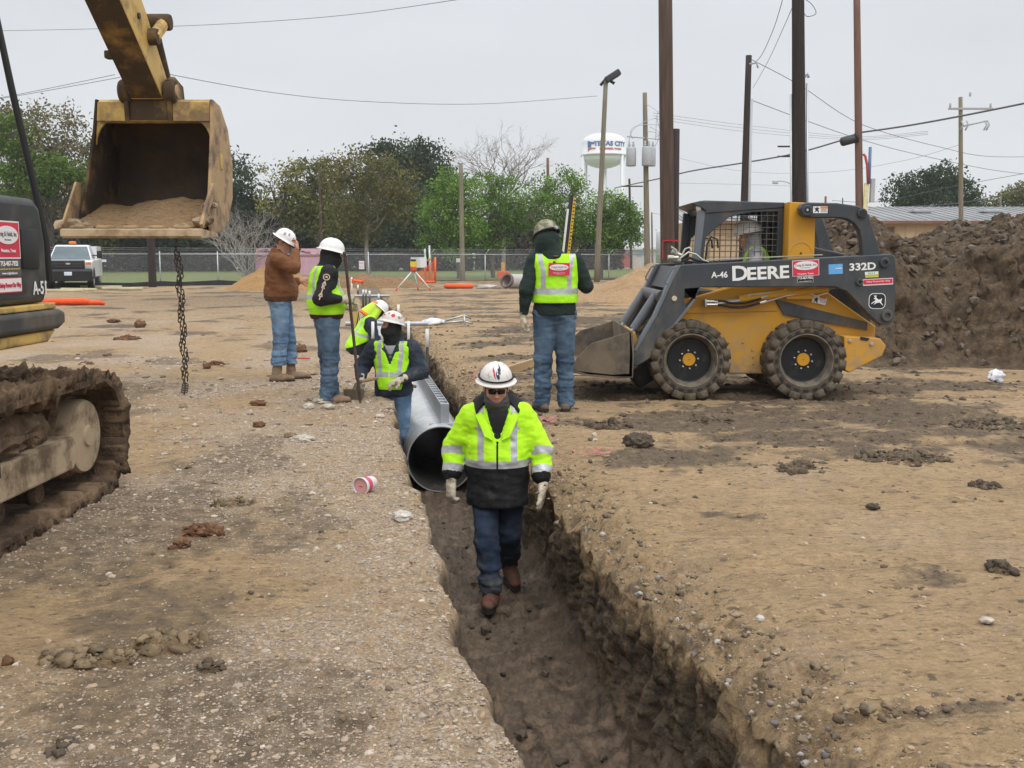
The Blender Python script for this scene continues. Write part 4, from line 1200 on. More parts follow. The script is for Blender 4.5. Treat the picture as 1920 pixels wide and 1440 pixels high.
# ---------------------------------------------------------------- buildings
TAN = M('tan_siding', (.52, .38, .235), .8, var=.08, scale=.6, dirt=(.30, .2, .13), dirt_amt=.15, dscale=.7)
ROOF = M('sheet_roof', (.27, .275, .28), .6, .1, var=.12, scale=.5)
FASC = M('rusty_fascia', (.20, .10, .075), .8, var=.3, scale=1.2)
Yb = 62
xl, xr = at(1285, 450, Yb).x, at(2080, 450, Yb).x
t = thing('metal_building', 'long low tan metal building with a ribbed grey roof behind the dirt pile', 'building', (xl, Yb, 0))
Lb = xr - xl
zr0, zr1 = at(1700, 416, Yb).z, at(1700, 399, Yb + 3).z
mb = MB(); mb.box((0, 0, 0), (Lb, .2, zr0 - .02))
mb.box((0, .2, 0), (.2, 8, zr0 - .02))
mb.part('wall', TAN, t)
me_r = MB().box((-.02, -.035, 0), (.02, 0, zr0 - .25)).data('rib')
for i in range(int(Lb / .62)):
    part('siding_rib', me_r, TAN, t, loc=(.3 + i * .62, 0, .02))
mb = MB(); n_ = int(Lb / .4)
me = prism([(-.5, zr0), (8.2, zr1 + 1.6 * 0 + .55), (8.2, zr1 + .62), (-.5, zr0 + .07)], -.3, Lb + .3, 'YZ', .0)
rf = part('roof', me, ROOF, t)
me_r = MB().box((-.03, 0, 0), (.03, 1, .05)).data('seam')
dz = (zr1 + .62 - zr0 - .07) / 8.7
mes = D.meshes.new('roof_rib')
rb = MB().box((-.03, -.5, 0), (.03, 8.2, .045)).data('roof_rib')
rb.transform(Matrix.Rotation(math.atan(dz), 4, 'X'))
for i in range(min(90, int(Lb / .6))):
    part('roof_rib', rb, ROOF, rf, loc=(i * .6, 0, zr0 + .07 + .5 * dz))
MB().box((-.3, -.56, zr0 - .12), (Lb + .3, -.49, zr0 + .05)).part('fascia', FASC, t)
for px in (1727, 1858):
    p = at(px, 388, Yb + 4)
    q = MB().box((p.x - xl - .5, 3.6, zr0 + .3), (p.x - xl + .5, 4.5, zr0 + .75), .02); q.box((p.x - xl - .65, 3.5, zr0 + .75), (p.x - xl + .65, 4.6, zr0 + .9), .02)
    q.part('roof_vent', GRYP, t)
MB().box((at(1895, 435, Yb).x - xl, -.06, at(1, 444, Yb).z), (at(1925, 435, Yb).x - xl, .0, at(1, 431, Yb).z), .01).part('window', M('dull_glass', (.35, .36, .36), .3), t)
MB().box((at(1600, 435, Yb).x - xl, -.05, 0), (at(1676, 435, Yb).x - xl, -.0, zr0 - .3)).part('roller_door', M('dark_door', (.16, .10, .07), .8), t)
mb = MB(); mb.tube([(at(1870, 430, Yb).x - xl, -.1, 0), (at(1870, 430, Yb).x - xl, -.1, zr0)], .05, 5); mb.part('downpipe', GRYP, t)
# gabled tan shed just left of it, seen past the cab
Ys = 76; p0 = at(1281, 480, Ys)
t = thing('tan_shed', 'tan gabled metal shed seen left of the loader cab', 'building', (p0.x, Ys, 0))
wS = at(1480, 480, Ys).x - p0.x; z1 = at(0, 434, Ys).z; z2 = at(0, 408, Ys).z
part('wall', prism([(0, 0), (wS, 0), (wS, z2), (wS * .22, z2), (0, z1)], 0, 8, 'XZ', .0), TAN, t)
part('roof', prism([(-.1, z1 + .02), (wS * .22, z2 + .03), (wS * .22, z2 + .15), (-.1, z1 + .14)], -.3, 8.3, 'XZ', .0), ROOF, t)
# white ribbed tank/silo panel
p0 = at(1262, 480, 95)
t = thing('storage_tank', 'pale corrugated storage tank between the brown pole and the tan shed', 'tank', (p0.x, 95, 0))
MB().lathe([(0, 0), (1.6, 0), (1.6, at(0, 435, 95).z), (1.45, at(0, 432, 95).z), (0, at(0, 430, 95).z)], 24).part('shell', M('pale_tank', (.62, .65, .68), .5, .2, var=.05), t)
# long white and blue building far behind
Yw = 128; p0 = at(925, 480, Yw); p1 = at(1245, 480, Yw); z1 = at(0, 468, Yw).z
t = thing('school_building', 'long low white building with light blue window panels seen through the fence', 'building', (p0.x, Yw, 0))
Lw = p1.x - p0.x
MB().box((0, 0, 0), (Lw, 6, z1)).part('wall', M('pale_wall', (.55, .52, .47), .8, var=.05, scale=.2), t)
MB().box((-.3, -.4, z1), (Lw + .3, 6.4, z1 + .25)).part('roof', M('pale_roof', (.60, .58, .55), .7), t)
LB = M('light_blue_panel', (.20, .42, .50), .6); GP = M('grey_panel', (.33, .34, .35), .7)
for i, px in enumerate((952, 966, 984, 1000, 1090, 1102, 1118, 1134, 1150, 1180, 1200)):
    p = at(px, 485, Yw)
    MB().box((p.x - p0.x - .4, -.06, 1.5), (p.x - p0.x + .4, 0, 2.0)).part('window', LB, t)
MB().box((at(950, 0, Yw).x - p0.x, -.08, 0), (at(1010, 0, Yw).x - p0.x, -.02, 1.4)).part('grey_panel', GP, t)
MB().box((at(1160, 0, Yw).x - p0.x, -.5, 0), (at(1192, 0, Yw).x - p0.x, -.1, 1.9)).part('red_wall_panel', M('brick_red', (.36, .10, .09), .8), t)
# pink dumpsters
PINK = M('pink_paint', (.64, .34, .43), .6, var=.12, scale=1.5)
PINKD = M('dark_pink_pattern', (.30, .05, .10), .7)
for i, (x0, x1, Y, lab) in enumerate(((478, 493, 66, 'pink skip just left of the brown jacket man'), (562, 603, 66, 'pink skip with dark ribbons between the two standing men'))):
    a, b_ = at(x0, 480, Y), at(x1, 480, Y)
    w_ = (b_.x - a.x) if i else 1.4
    t = thing('dumpster', lab, 'dumpster', (a.x, Y, 0), group='pink dumpsters')
    zt_ = at(0, 466, Y).z
    part('container', prism([(0, .25), (w_, .25), (w_, zt_ - .45), (0, zt_ - .45)], 0, 1.5, 'XZ', .02), PINK, t)
    MB().box((-.05, -.05, zt_ - .52), (w_ + .05, 1.55, zt_ - .45), .01).part('rim', PINKD, t)
    for q in range(3):
        MB().box((w_ * (q + .5) / 3 - .04, -.06, .3), (w_ * (q + .5) / 3 + .04, 0, zt_ - .52), .01).part('rib', PINK, t)
    part('lid', prism([(-.03, zt_ - .44), (w_ + .03, zt_ - .44), (w_ - .1, zt_), (.1, zt_)], .02, 1.48, 'XZ', .02), PINK, t)
    for q in range(7):
        x = rnd.uniform(.1, w_ - .3); z = zt_ - rnd.uniform(.1, .38)
        mb = MB(); mb.tube(bez((x, -.0, z), (x + .1, -.02, z + .12), (x + .2, 0, z - .03)), .035, 5); mb.part('ribbon', PINKD, t)
# parked cars far away
def far_car(label, px, Y, col, w=4.6, h=1.5, truck=False, rz=0):
    p = at(px, 490, Y); t = thing('parked_car', label, 'car', (p.x, Y, .06), rz, group='vehicles parked far behind the fence')
    m_ = M('car_paint', col, .35)
    body = [(-w / 2, .45), (w / 2, .45), (w / 2, .85), (w * .30, .92), (w * .16, h), (-w * .12 if truck else -w * .30, h), (-w * .2 if truck else -w * .42, .95), (-w / 2, .92)]
    part('body', prism(body, -.85, .85, 'XZ', .05), m_, t)
    gl = [(w * .27, .95), (w * .145, h - .08), (-w * .11 if truck else -w * .29, h - .08), (-w * .18 if truck else -w * .39, .97)]
    part('window', prism(gl, -.87, .87, 'XZ', .01), BLKP, t)
    for sx in (-.31, .31):
        for sy in (-.82, .82):
            MB().lathe([(0, -.1), (.34, -.1), (.34, .1), (0, .1)], 14, Matrix.Translation((sx * w, sy, .34)) @ Matrix.Rotation(math.pi / 2, 4, 'X')).part('wheel', BLKP, t)
far_car('small white pickup parked far away right of the chain', 395, 126, (.72, .74, .76), 4.8, 1.65, True)
far_car('dark car parked far away left of the small white pickup', 366, 130, (.10, .11, .12))
far_car('pale car parked far away behind the small notice', 735, 128, (.6, .62, .64), 4.4, 1.5)
far_car('blue car parked far away behind the white hard hat', 655, 130, (.05, .14, .32))
far_car('dark red car parked far away right of the measuring rod', 1100, 122, (.16, .05, .05))
# ================================================================ heaps of soil
def heap(name, label, cx, cy, rx, ry, hfun, soil, res=.05, cat='dirt pile', over=.0, seed=0.0):
    nx, ny = int(2 * rx / res), int(2 * ry / res)
    x = np.linspace(-rx, rx, nx, dtype=np.float32)[:, None]; y = np.linspace(-ry, ry, ny, dtype=np.float32)[None]
    Xw, Yw = x + cx + 0 * y, y + cy + 0 * x
    Zw = hfun(Xw, Yw)
    P = np.stack([Xw, Yw, Zw], -1).reshape(-1, 3)
    if over:
        k = sst(.02, .35, P[:, 2]) * over
        for a, f in ((.34, 1.5), (.24, 4.2), (.17, 10.), (.10, 22.)):
            for q in range(3):
                P[:, q] += k * a * fbm3(P[:, 0] * f + q * 9 + seed, P[:, 1] * f, P[:, 2] * f, 2) * (.55 if q != 1 else .8)
    I = np.arange(nx * ny).reshape(nx, ny)
    Fq = np.stack([I[:-1, :-1], I[1:, :-1], I[1:, 1:], I[:-1, 1:]], -1).reshape(-1, 4)
    keep = (P[Fq][:, :, 2] > -.12).any(1)
    P = P - np.array([cx, cy, 0])
    me = np_mesh(name, P, Fq[keep])
    o = part(name, me, soil, loc=(cx, cy, 0))
    return tag(o, label, cat), P + np.array([cx, cy, 0])
SOIL_P = soil_material('pile_soil', False, (.43, .42, .435), .55)
SOIL_S = soil_material('sand_soil', False, (1.05, .98, .92), .02)
SOIL_Y = soil_material('yellow_soil', False, (.98, .80, .50), .05)
SOIL_B = soil_material('brown_soil', False, (.70, .60, .52), .3)
def pile_h(X, Y):
    crest = 1.90 + .16 * noise2(X * .9, 4.) + .10 * noise2(X * 2.7, 9.) + .28 * sst(6.6, 9.5, X) - .12 * np.exp(-((X - 6.3) / .35) ** 2)
    crest = crest * sst(4.05, 5.1, X)
    crest = crest + .30 * np.exp(-((X - 5.45) / .28) ** 2)
    yf = 13.75 - .35 * sst(6.2, 8.4, X) * 2.6 + .25 * noise2(X * .8, 2.)
    front = sst(0, 1.35, Y - yf)
    front = .72 * front + .28 * np.clip((Y - yf) / 2.6, 0, 1)
    back = 1 - sst(17.5, 21.5, Y)
    return crest * np.maximum(front, 0) * back - .13 * (1 - sst(-.25, .1, Y - yf))
pile, PP = heap('dirt_pile', 'tall clumpy dark brown dirt pile behind the loader at the right', 9.2, 17.2, 5.6, 5.0, pile_h, SOIL_P, .036, over=.50)
ii = rng.choice(np.where((PP[:, 2] > .05) & (PP[:, 1] < 17.2))[0], 2600)
scatter('dirt_crumbs', PP[ii].astype(np.float32), .012 + .07 * rng.uniform(0, 1, len(ii)) ** 5, np.array((.15, .118, .09)) * rng.uniform(.5, 1.5, (len(ii), 1)), ICO1, CLAY, .85, .5)
def cone_h(cx, cy, r, h, sd):
    def f(X, Y):
        a = np.arctan2(Y - cy, X - cx)
        rr_ = np.sqrt((X - cx) ** 2 + (Y - cy) ** 2 + .05) * (1 + .12 * noise2(np.cos(a) * 1.6 + sd, np.sin(a) * 1.6))
        return h * (1 - np.clip(rr_ / r, 0, 1.2)) ** 1.0 * (1 + .30 * fbm2(X * .9, Y * .9, 4, sd)) + .03 * fbm2(X * 5, Y * 5, 3, sd) - .14 * sst(.95, 1.15, rr_ / r)
    return lambda X, Y: f(X, Y)
p = at(1262, 490, 36)
heap('sand_heap', 'large smooth sandy grey heap between the hooded man and the loader', p.x, 36, 4.4, 4.4, cone_h(p.x, 36, 3.9, 1.42, 3.), SOIL_S, .06, 'sand heap')
p = at(515, 500, 47)
heap('sand_heap', 'yellow soil heap beside the brown jacket man', p.x, 47, 2.9, 2.9, cone_h(p.x, 47, 2.3, 1.32, 9.), SOIL_Y, .07, 'soil heap')
p = at(668, 500, 50)
heap('dirt_mound', 'low brown mound in front of the fence left of the tripod', p.x, 50, 4.2, 1.6, lambda X, Y: .55 * np.clip(1 - ((X - p.x) / 3.9) ** 2 - ((Y - 50) / 1.3) ** 2, -.3, 1) * (1 + .5 * fbm2(X * 1.2, Y * 1.2, 3, 5.)) + .03, SOIL_B, .09, 'dirt mound')
# ================================================================ excavator
CATY = M('excavator_yellow', (.56, .37, .10), .5, var=.10, scale=3, dirt=(.22, .15, .08), dirt_amt=.30, dscale=2.6, bump=.15, bscale=30)
CATD = M('excavator_yellow_grime_shade', (.32, .19, .05), .6, var=.2, scale=3, dirt=(.075, .05, .03), dirt_amt=.75, dscale=2.4, bump=.3, bscale=25)  # grime, and the stick underside's shade put into the colour
RUSTY = M('bucket_worn_steel', (.44, .295, .15), .6, var=.2, scale=3, dirt=(.17, .12, .085), dirt_amt=.38, dscale=3, bump=.25, bscale=30)
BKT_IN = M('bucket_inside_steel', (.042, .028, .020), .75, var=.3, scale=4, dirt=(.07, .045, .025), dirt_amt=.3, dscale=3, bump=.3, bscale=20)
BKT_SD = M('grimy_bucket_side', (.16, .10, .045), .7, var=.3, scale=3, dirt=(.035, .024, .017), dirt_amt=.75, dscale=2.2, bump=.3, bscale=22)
EDGE = M('bright_worn_edge', (.50, .38, .24), .45, var=.15, scale=4, dirt=(.30, .2, .12), dirt_amt=.4, dscale=5)
BLKM = M('excavator_black_panel', (.028, .032, .033), .45, var=.15, scale=2, dirt=(.10, .09, .075), dirt_amt=.22, dscale=3)
BUMP = M('bumper_grey', (.050, .050, .052), .6, var=.2, scale=3, dirt=(.13, .11, .08), dirt_amt=.35, dscale=3)
RUB = M('rubber_black', (.018, .018, .019), .65)
TRK = M('track_mud', (.072, .044, .026), .95, var=.45, scale=9, dirt=(.19, .125, .072), dirt_amt=.42, dscale=4, bump=.9, bscale=26, bdist=.03)
TRKF = M('muddy_frame', (.36, .275, .18), .9, var=.15, scale=4, dirt=(.11, .075, .045), dirt_amt=.36, dscale=3.5, bump=.5, bscale=30)
SGR = M('sign_red', (.60, .035, .075), .5, var=.06)
SGW = M('sign_white', (.78, .76, .76), .5, var=.04)
GYT = M('grey_print', (.16, .16, .17), .6)
exc = thing('excavator', 'mud caked yellow excavator with black side panels, its bucket raised at the left edge', 'excavator', (-3.95, 4.3, 0))
E0 = Vector((-3.95, 4.3, 0))
def ex(me, name, m_, parent=exc, smooth=30):
    me.transform(Matrix.Translation(-E0)); return part(name, me, m_, parent, smooth)
# upper structure: side panel box whose flank carries the company sign
XS = -2.72
hood = [(2.4, 1.25), (5.93, 1.25), (5.98, 1.34), (5.98, 1.60), (5.93, 1.80), (5.86, 1.845), (2.4, 1.86)]
me = prism(hood, -5.2, XS, 'YZ', .045, 3)
hood_o = ex(me, 'side_panel', BLKM)
ex(MB().box((XS - .02, 5.66, 1.45), (XS + .012, 5.85, 1.67), .004).data('x'), 'air_opening', BLKP, hood_o)
me = prism([(2.3, 1.212), (6.03, 1.212), (6.03, 1.247), (2.3, 1.247)], -5.2, XS + .012, 'YZ', .008); ex(me, 'deck_edge', CATY)
me = prism([(2.3, 1.09), (6.04, 1.09), (6.12, 1.12), (6.12, 1.19), (6.06, 1.209), (2.3, 1.209)], -5.2, XS + .03, 'YZ', .03, 3); ex(me, 'bumper', BUMP)
me = prism([(2.3, 1.02), (5.92, 1.02), (6.03, 1.087), (2.3, 1.087)], -5.2, XS + .01, 'YZ', .02, 2); ex(me, 'floor_frame', CATY)
# lettering on the flank
def sgn(y0, y1, z0, z1, m_, nm='sign_panel', dx=.004):
    me = MB().box((XS, y0, z0), (XS + dx, y1, z1)).data('x'); return ex(me, nm, m_)
a = sgn(5.372, 5.640, 1.513, 1.700, SGR)
ex(MB().box((XS, 5.364, 1.505), (XS + .003, 5.648, 1.708)).data('x'), 'sign_border', SGW, a)
me = prism(oval(.235, .098), 0, .003, 'XY', 0); me.transform(Matrix.Translation((XS + .0045, 5.506, 1.632)) @ FACE_RIGHT); ex(me, 'oval', SGW, a)
def elet(s, size, y, z, m_, parent, xs=1.0, bold=0.0, dx=.008):
    me = text(s, size, bold, .001, xs=xs); me.transform(Matrix.Translation((XS + dx, y, z)) @ FACE_RIGHT); return ex(me, 'lettering', m_, parent, None)
elet('Craig & Heidt, Inc.', .036, 5.506, 1.637, GYT, a, .78, .0006)
elet('Site Concrete', .014, 5.506, 1.607, GYT, a, .9)
elet('Houston, Texas', .026, 5.506, 1.548, SGW, a, .95, .0004)
b_ = sgn(5.372, 5.640, 1.412, 1.502, M('dark_sticker', (.10, .10, .105), .5))
elet('713-467-7932', .036, 5.506, 1.478, SGW, b_, .95, .001)
elet('www.craigheidt.com', .020, 5.506, 1.427, SGW, b_, 1.0)
YEL = M('yellow_print', (.65, .55, .04), .5)
for k in range(9):
    ex(MB().box((XS + .005, 5.39 + k * .027, 1.447), (XS + .0065, 5.408 + k * .027, 1.453)).data('x'), 'dash', YEL, b_)
c_ = sgn(5.372, 5.640, 1.322, 1.405, SGR)
ex(MB().box((XS + .003, 5.378, 1.328), (XS + .0055, 5.634, 1.399)).data('x'), 'sign_face', SGW, c_)
elet('Safety Proves Our Way', .034, 5.506, 1.363, SGR, c_, .72, .0008)
me = text('A-51', .105, .002, .001, xs=.85); me.transform(Matrix.Translation((XS + .004, 5.86, 1.335)) @ FACE_RIGHT); ex(me, 'lettering', SGW, hood_o, None)
# the black bar rising from the front corner, and the cab on the far side
p0, p1 = at(86, 450, 6.25), at(-22, -40, 6.0)
mb = MB(); mb.tube([p0 + Vector((.01, 0, -.25)), p0, p0.lerp(p1, .3), p0.lerp(p1, .6) + Vector((-.005, 0, 0)), p1, p1 + Vector((-.5, -.4, .3))], .020, 12); ex(mb.data('x'), 'grab_bar', RUB, smooth=60)
ex(prism([(2.4, 1.3), (4.9, 1.3), (5.0, 2.2), (4.6, 3.05), (2.5, 3.05)], -5.4, -4.45, 'YZ', .05, 2), 'cab', CATY)
ex(prism([(2.7, 1.9), (4.75, 1.9), (4.82, 2.2), (4.5, 2.9), (2.7, 2.9)], -5.41, -4.44, 'YZ', .0), 'cab_window', M('dark_glass', (.02, .025, .028), .1))
ex(prism([(.9, 1.2), (2.38, 1.2), (2.38, 2.2), (1.2, 2.2), (.9, 2.0)], -5.4, XS, 'YZ', .15, 4), 'counterweight', CATY)
mb = MB(); mb.lathe([(0, 0), (.9, 0), (.9, .3), (.7, .32), (.7, .36), (0, .36)], 32, Matrix.Translation((-3.95, 3.6, .72))); ex(mb.data('x'), 'slew_ring', TRKF)
# boom, out of frame overhead
def bar(P, w, hts, nm, m_, xc=-3.92, bev=.03):
    up = []; dn = []
    for i, (y, z) in enumerate(P):
        a_ = Vector(P[max(i - 1, 0)]); b2 = Vector(P[min(i + 1, len(P) - 1)])
        d = (b2 - a_).normalized(); n_ = Vector((-d.y, d.x)); q = Vector((y, z))
        up.append(tuple(q + n_ * hts[i] / 2)); dn.append(tuple(q - n_ * hts[i] / 2))
    return ex(prism(up + dn[::-1], xc - w / 2, xc + w / 2, 'YZ', bev, 2), nm, m_)
bar([(3.3, 1.75), (4.6, 3.6), (5.8, 4.7), (7.4, 5.0)], .5, [.5, .8, .75, .45], 'boom', CATY)
for sx in (-.36, .36):
    mb = MB(); mb.tube([(-3.95 + sx, 4.7, 1.5), (-3.95 + sx, 4.95, 2.8)], .085, 12); mb.tube([(-3.95 + sx, 4.95, 2.8), (-3.95 + sx, 5.2, 4.1)], .05, 12); ex(mb.data('x'), 'boom_cylinder', CATY)
# stick: the grimy underside faces the camera, its shade painted as darker yellow
XC = -3.85
top = Vector((9.05, 4.58)); bot = Vector((11.05, 3.27))
d = (bot - top).normalized(); nn = Vector((-d.y, d.x))
if nn.y < 0: nn = -nn
und0 = top - nn * .05; und1 = bot - nn * .12
sw = .335
# underside plate and the box above it, tapering to the bucket pin
prof = [tuple(top - nn * .05 - d * 1.2), tuple(bot - nn * .13), tuple(bot + d * .12), tuple(bot + nn * .16), tuple(bot - d * .8 + nn * .33), tuple(top + nn * .55 - d * .2), tuple(top + nn * .60 - d * 1.2)]
stick = ex(prism(prof, XC - sw / 2, XC + sw / 2, 'YZ', .012, 2), 'stick', CATY)
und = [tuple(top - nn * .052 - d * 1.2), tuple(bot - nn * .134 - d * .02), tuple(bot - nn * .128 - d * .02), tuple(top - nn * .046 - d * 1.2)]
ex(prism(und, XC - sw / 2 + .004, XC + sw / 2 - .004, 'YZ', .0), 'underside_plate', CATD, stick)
for k_ in (.30, .62):
    for sx in (-1, 1):
        q = top.lerp(bot, k_) + nn * .12
        me = MB().lathe([(0, 0), (.03, 0), (.03, .02), (0, .02)], 10, Matrix.Translation((XC + sx * (sw / 2), q.x, q.y)) @ Matrix.Rotation(sx * math.pi / 2, 4, 'Y')).data('x'); ex(me, 'grease_boss', BLKM, stick)
q_ = bot - d * .63
ex(MB().box((XC - sw / 2 - .07, q_.x - .05, q_.y - .13), (XC - sw / 2 + .02, q_.x + .05, q_.y - .05), .015).data('x'), 'bracket', CATD, stick)
def pin(y, z, r, x0, x1, nm='pin', m_=CATD, parent=exc):
    me = MB().lathe([(0, 0), (r * .9, 0), (r, .02), (r, x1 - x0 - .02), (r * .9, x1 - x0), (0, x1 - x0)], 20, Matrix.Translation((x0, y, z)) @ Matrix.Rotation(math.pi / 2, 4, 'Y')).data('x'); return ex(me, nm, m_, parent)
# linkage at the right of the stick: idler arm, two bosses, bucket link
lk0 = bot - d * .58 + nn * .17; lk1 = lk0 + nn * .32 + d * .12
pin(lk0.x, lk0.y, .085, XC - sw / 2 - .07, XC + sw / 2 + .09)
pin(lk1.x, lk1.y, .085, XC - .2, XC + .30)
for sx in (-1, 1):
    x0 = XC + sx * (sw / 2 + .045)
    mb = MB(); mb.tube([(x0, lk0.x, lk0.y), (x0 + sx * .02, lk1.x, lk1.y)], .062, 10); ex(mb.data('x'), 'idler_link', CATY)
hk = bot + nn * .24 + d * .16
for sx in (-1, 1):
    x0 = XC + sx * .10
    mb = MB(); mb.tube([(x0, lk1.x, lk1.y), (x0, hk.x, hk.y)], .06, 10); ex(mb.data('x'), 'bucket_link', CATD)
mb = MB(); mb.tube([(XC, lk1.x, lk1.y), (XC, *tuple(top + nn * .75 - d * 1.0))], .075, 12); ex(mb.data('x'), 'bucket_cylinder', CATY)
for sx in (-1, 1):
    x0 = XC + sx * (sw / 2 + .01); x1 = XC + sx * (sw / 2 + .13)
    pin(bot.x, bot.y - .02, .125, min(x0, x1), max(x0, x1), 'bucket_boss', CATD)
    pin(bot.x, bot.y - .02, .075, min(x0, x1) - .012, max(x0, x1) + .012, 'pin', RUSTY)
# bucket
bk = exc
XL, XR = -4.56, -3.18
back = [(11.10, 3.17), (11.34, 3.14), (11.62, 2.92), (11.76, 2.55), (11.72, 2.18), (11.52, 1.90), (11.22, 1.78), (10.86, 1.755)]
front = [(10.86, 1.775), (10.80, 1.95), (10.90, 2.35), (11.02, 2.85), (11.05, 3.17)]
side = back + front
sd = []
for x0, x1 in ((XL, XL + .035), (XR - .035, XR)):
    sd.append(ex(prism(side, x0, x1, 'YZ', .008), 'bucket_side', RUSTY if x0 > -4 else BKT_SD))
# curved shell, inner and outer skins
def strip(pts, x0, x1, th):
    c = Vector((11.1, 2.45)); inner = []
    for i, p in enumerate(pts):
        a_ = Vector(pts[max(i - 1, 0)]); b2 = Vector(pts[min(i + 1, len(pts) - 1)])
        d_ = (b2 - a_).normalized(); n_ = Vector((-d_.y, d_.x)); q = Vector(p)
        if (c - q).dot(n_) < 0: n_ = -n_
        inner.append(tuple(q + n_ * th))
    return prism(list(pts) + inner[::-1], x0, x1, 'YZ', 0)
def smooth_line(pts, n=4):
    Q = []
    for i in range(len(pts) - 1):
        p = [Vector(pts[max(0, min(len(pts) - 1, i + k_))]) for k_ in (-1, 0, 1, 2)]
        for j in range(n):
            u = j / n
            Q.append(tuple(.5 * (2 * p[1] + (p[2] - p[0]) * u + (2 * p[0] - 5 * p[1] + 4 * p[2] - p[3]) * u * u + (3 * p[1] - p[0] - 3 * p[2] + p[3]) * u ** 3)))
    return Q + [pts[-1]]
bl = smooth_line(back[1:])
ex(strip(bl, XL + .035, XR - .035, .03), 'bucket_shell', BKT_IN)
# torque tube across the top front edge, with the two ears between
ex(prism([(11.03, 2.945), (11.12, 2.93), (11.36, 3.13), (11.10, 3.175), (11.035, 3.14)], XL + .036, XR - .036, 'YZ', .012, 2), 'top_beam', CATY)
for x0 in (XC - sw / 2 - .085, XC + sw / 2 + .035):
    ex(prism([(11.0, 2.94), (11.5, 3.05), (11.42, 3.36), (11.15, 3.42), (10.97, 3.36)], x0, x0 + .05, 'YZ', .015, 2), 'ear', CATD)
ex(MB().box((XC - sw / 2 - .035, 11.02, 2.95), (XC + sw / 2 + .035, 11.06, 3.19), .01).data('x'), 'wear_plate', CATD)
# rounded corner fillets at the mouth's upper corners
for sx, x0 in ((1, XL + .035), (-1, XR - .035)):
    f = [(x0, 2.96), (x0, 2.70)] + [(x0 + sx * .16 * (1 - math.cos(a)), 2.70 + .24 * math.sin(a)) for a in [i * math.pi / 2 / 6 for i in range(1, 7)]] + [(x0 + sx * .16, 2.96)]
    ex(prism(f, 11.05, 11.08, 'XZ', .0), 'corner_fillet', CATY)
# cutting edge and side cutters
lip = [(10.40, 1.722), (10.46, 1.700), (11.0, 1.725), (11.0, 1.76), (10.46, 1.80), (10.40, 1.785)]
ex(prism(lip, XL - .03, XR + .02, 'YZ', .006), 'cutting_edge', EDGE)
ex(prism([(10.46, 1.80), (10.42, 1.84), (10.80, 2.29), (10.96, 2.29), (10.86, 1.80)], XL - .028, XL - .002, 'YZ', .006), 'side_cutter', RUSTY)
ex(prism([(10.46, 1.80), (10.95, 2.20), (10.98, 2.28), (10.86, 2.28), (10.62, 2.06), (10.42, 1.84)], XR + .0, XR + .035, 'YZ', .006), 'side_cutter', RUSTY)
for k_ in range(5):
    x = XL + .12 + k_ * .27
    me = MB().box((x - .07, 10.44, 1.795), (x + .07, 10.60, 1.83), .015).data('x'); ex(me, 'edge_bolt_pad', RUSTY)
ex(MB().box((XR + .001, 11.25, 2.46), (XR + .012, 11.33, 2.62), .004).data('x'), 'lift_eye_plate', CATY)
# mud packed on the cutter corners
for (x, y, z, s_, sd_) in ((XL - .02, 10.62, 1.84, .12, 3), (XR - .03, 10.66, 1.88, .10, 4), (XR - .01, 10.84, 2.05, .07, 5), (XL + .15, 10.6, 1.82, .08, 6), (XR - .22, 10.58, 1.82, .07, 7)):
    P, Fc = lump(sd_, s_ * 1.2, s_, s_ * .55, .4, 2.2, 2)
    ex(np_mesh('x', P + np.array([x, y, z]), Fc), 'mud_lump', TRKF)
# the bucket narrows a little towards its top on the left
for o in exc.children:
    if o.name.split('.')[0] in ('bucket_side', 'bucket_shell', 'top_beam', 'corner_fillet', 'side_cutter'):
        if o.name.split('.')[0] == 'side_cutter': continue
        for v in o.data.vertices:
            x, z = v.co.x + E0.x, v.co.z + E0.z
            v.co.x += max(0, (XR - x) / (XR - XL)) * .13 * min(1, max(0, (z - 1.78) / 1.37))
# spoil lying in the bucket
def sandfun():
    nx, ny = 44, 34
    xs = np.linspace(XL + .04, XR - .04, nx, dtype=np.float32)[:, None]; ys = np.linspace(10.62, 11.70, ny, dtype=np.float32)[None]
    u = (xs - XL) / (XR - XL)
    h = 1.80 + .36 * sst(10.6, 11.5, ys) * (.75 + .25 * np.cos((u - .62) * 4.0)) + .10 * sst(.25, .0, u) + .02 * fbm2(xs * 6, ys * 6, 3, 2.) + .006 * fbm2(xs * 30, ys * 30, 2, 3.)
    P = np.stack([xs + 0 * ys, ys + 0 * xs, h], -1).reshape(-1, 3)
    I = np.arange(nx * ny).reshape(nx, ny)
    Fq = np.stack([I[:-1, :-1], I[1:, :-1], I[1:, 1:], I[:-1, 1:]], -1).reshape(-1, 4)
    return np_mesh('sand_load', P - np.array([-3.95, 11.1, 1.8]), Fq)
tag(part('sand_load', sandfun(), soil_material('bucket_sand', False, (.86, .80, .74), 0.0), loc=(-3.95, 11.1, 1.8)), 'dry tan sand lying inside the raised excavator bucket', 'sand')
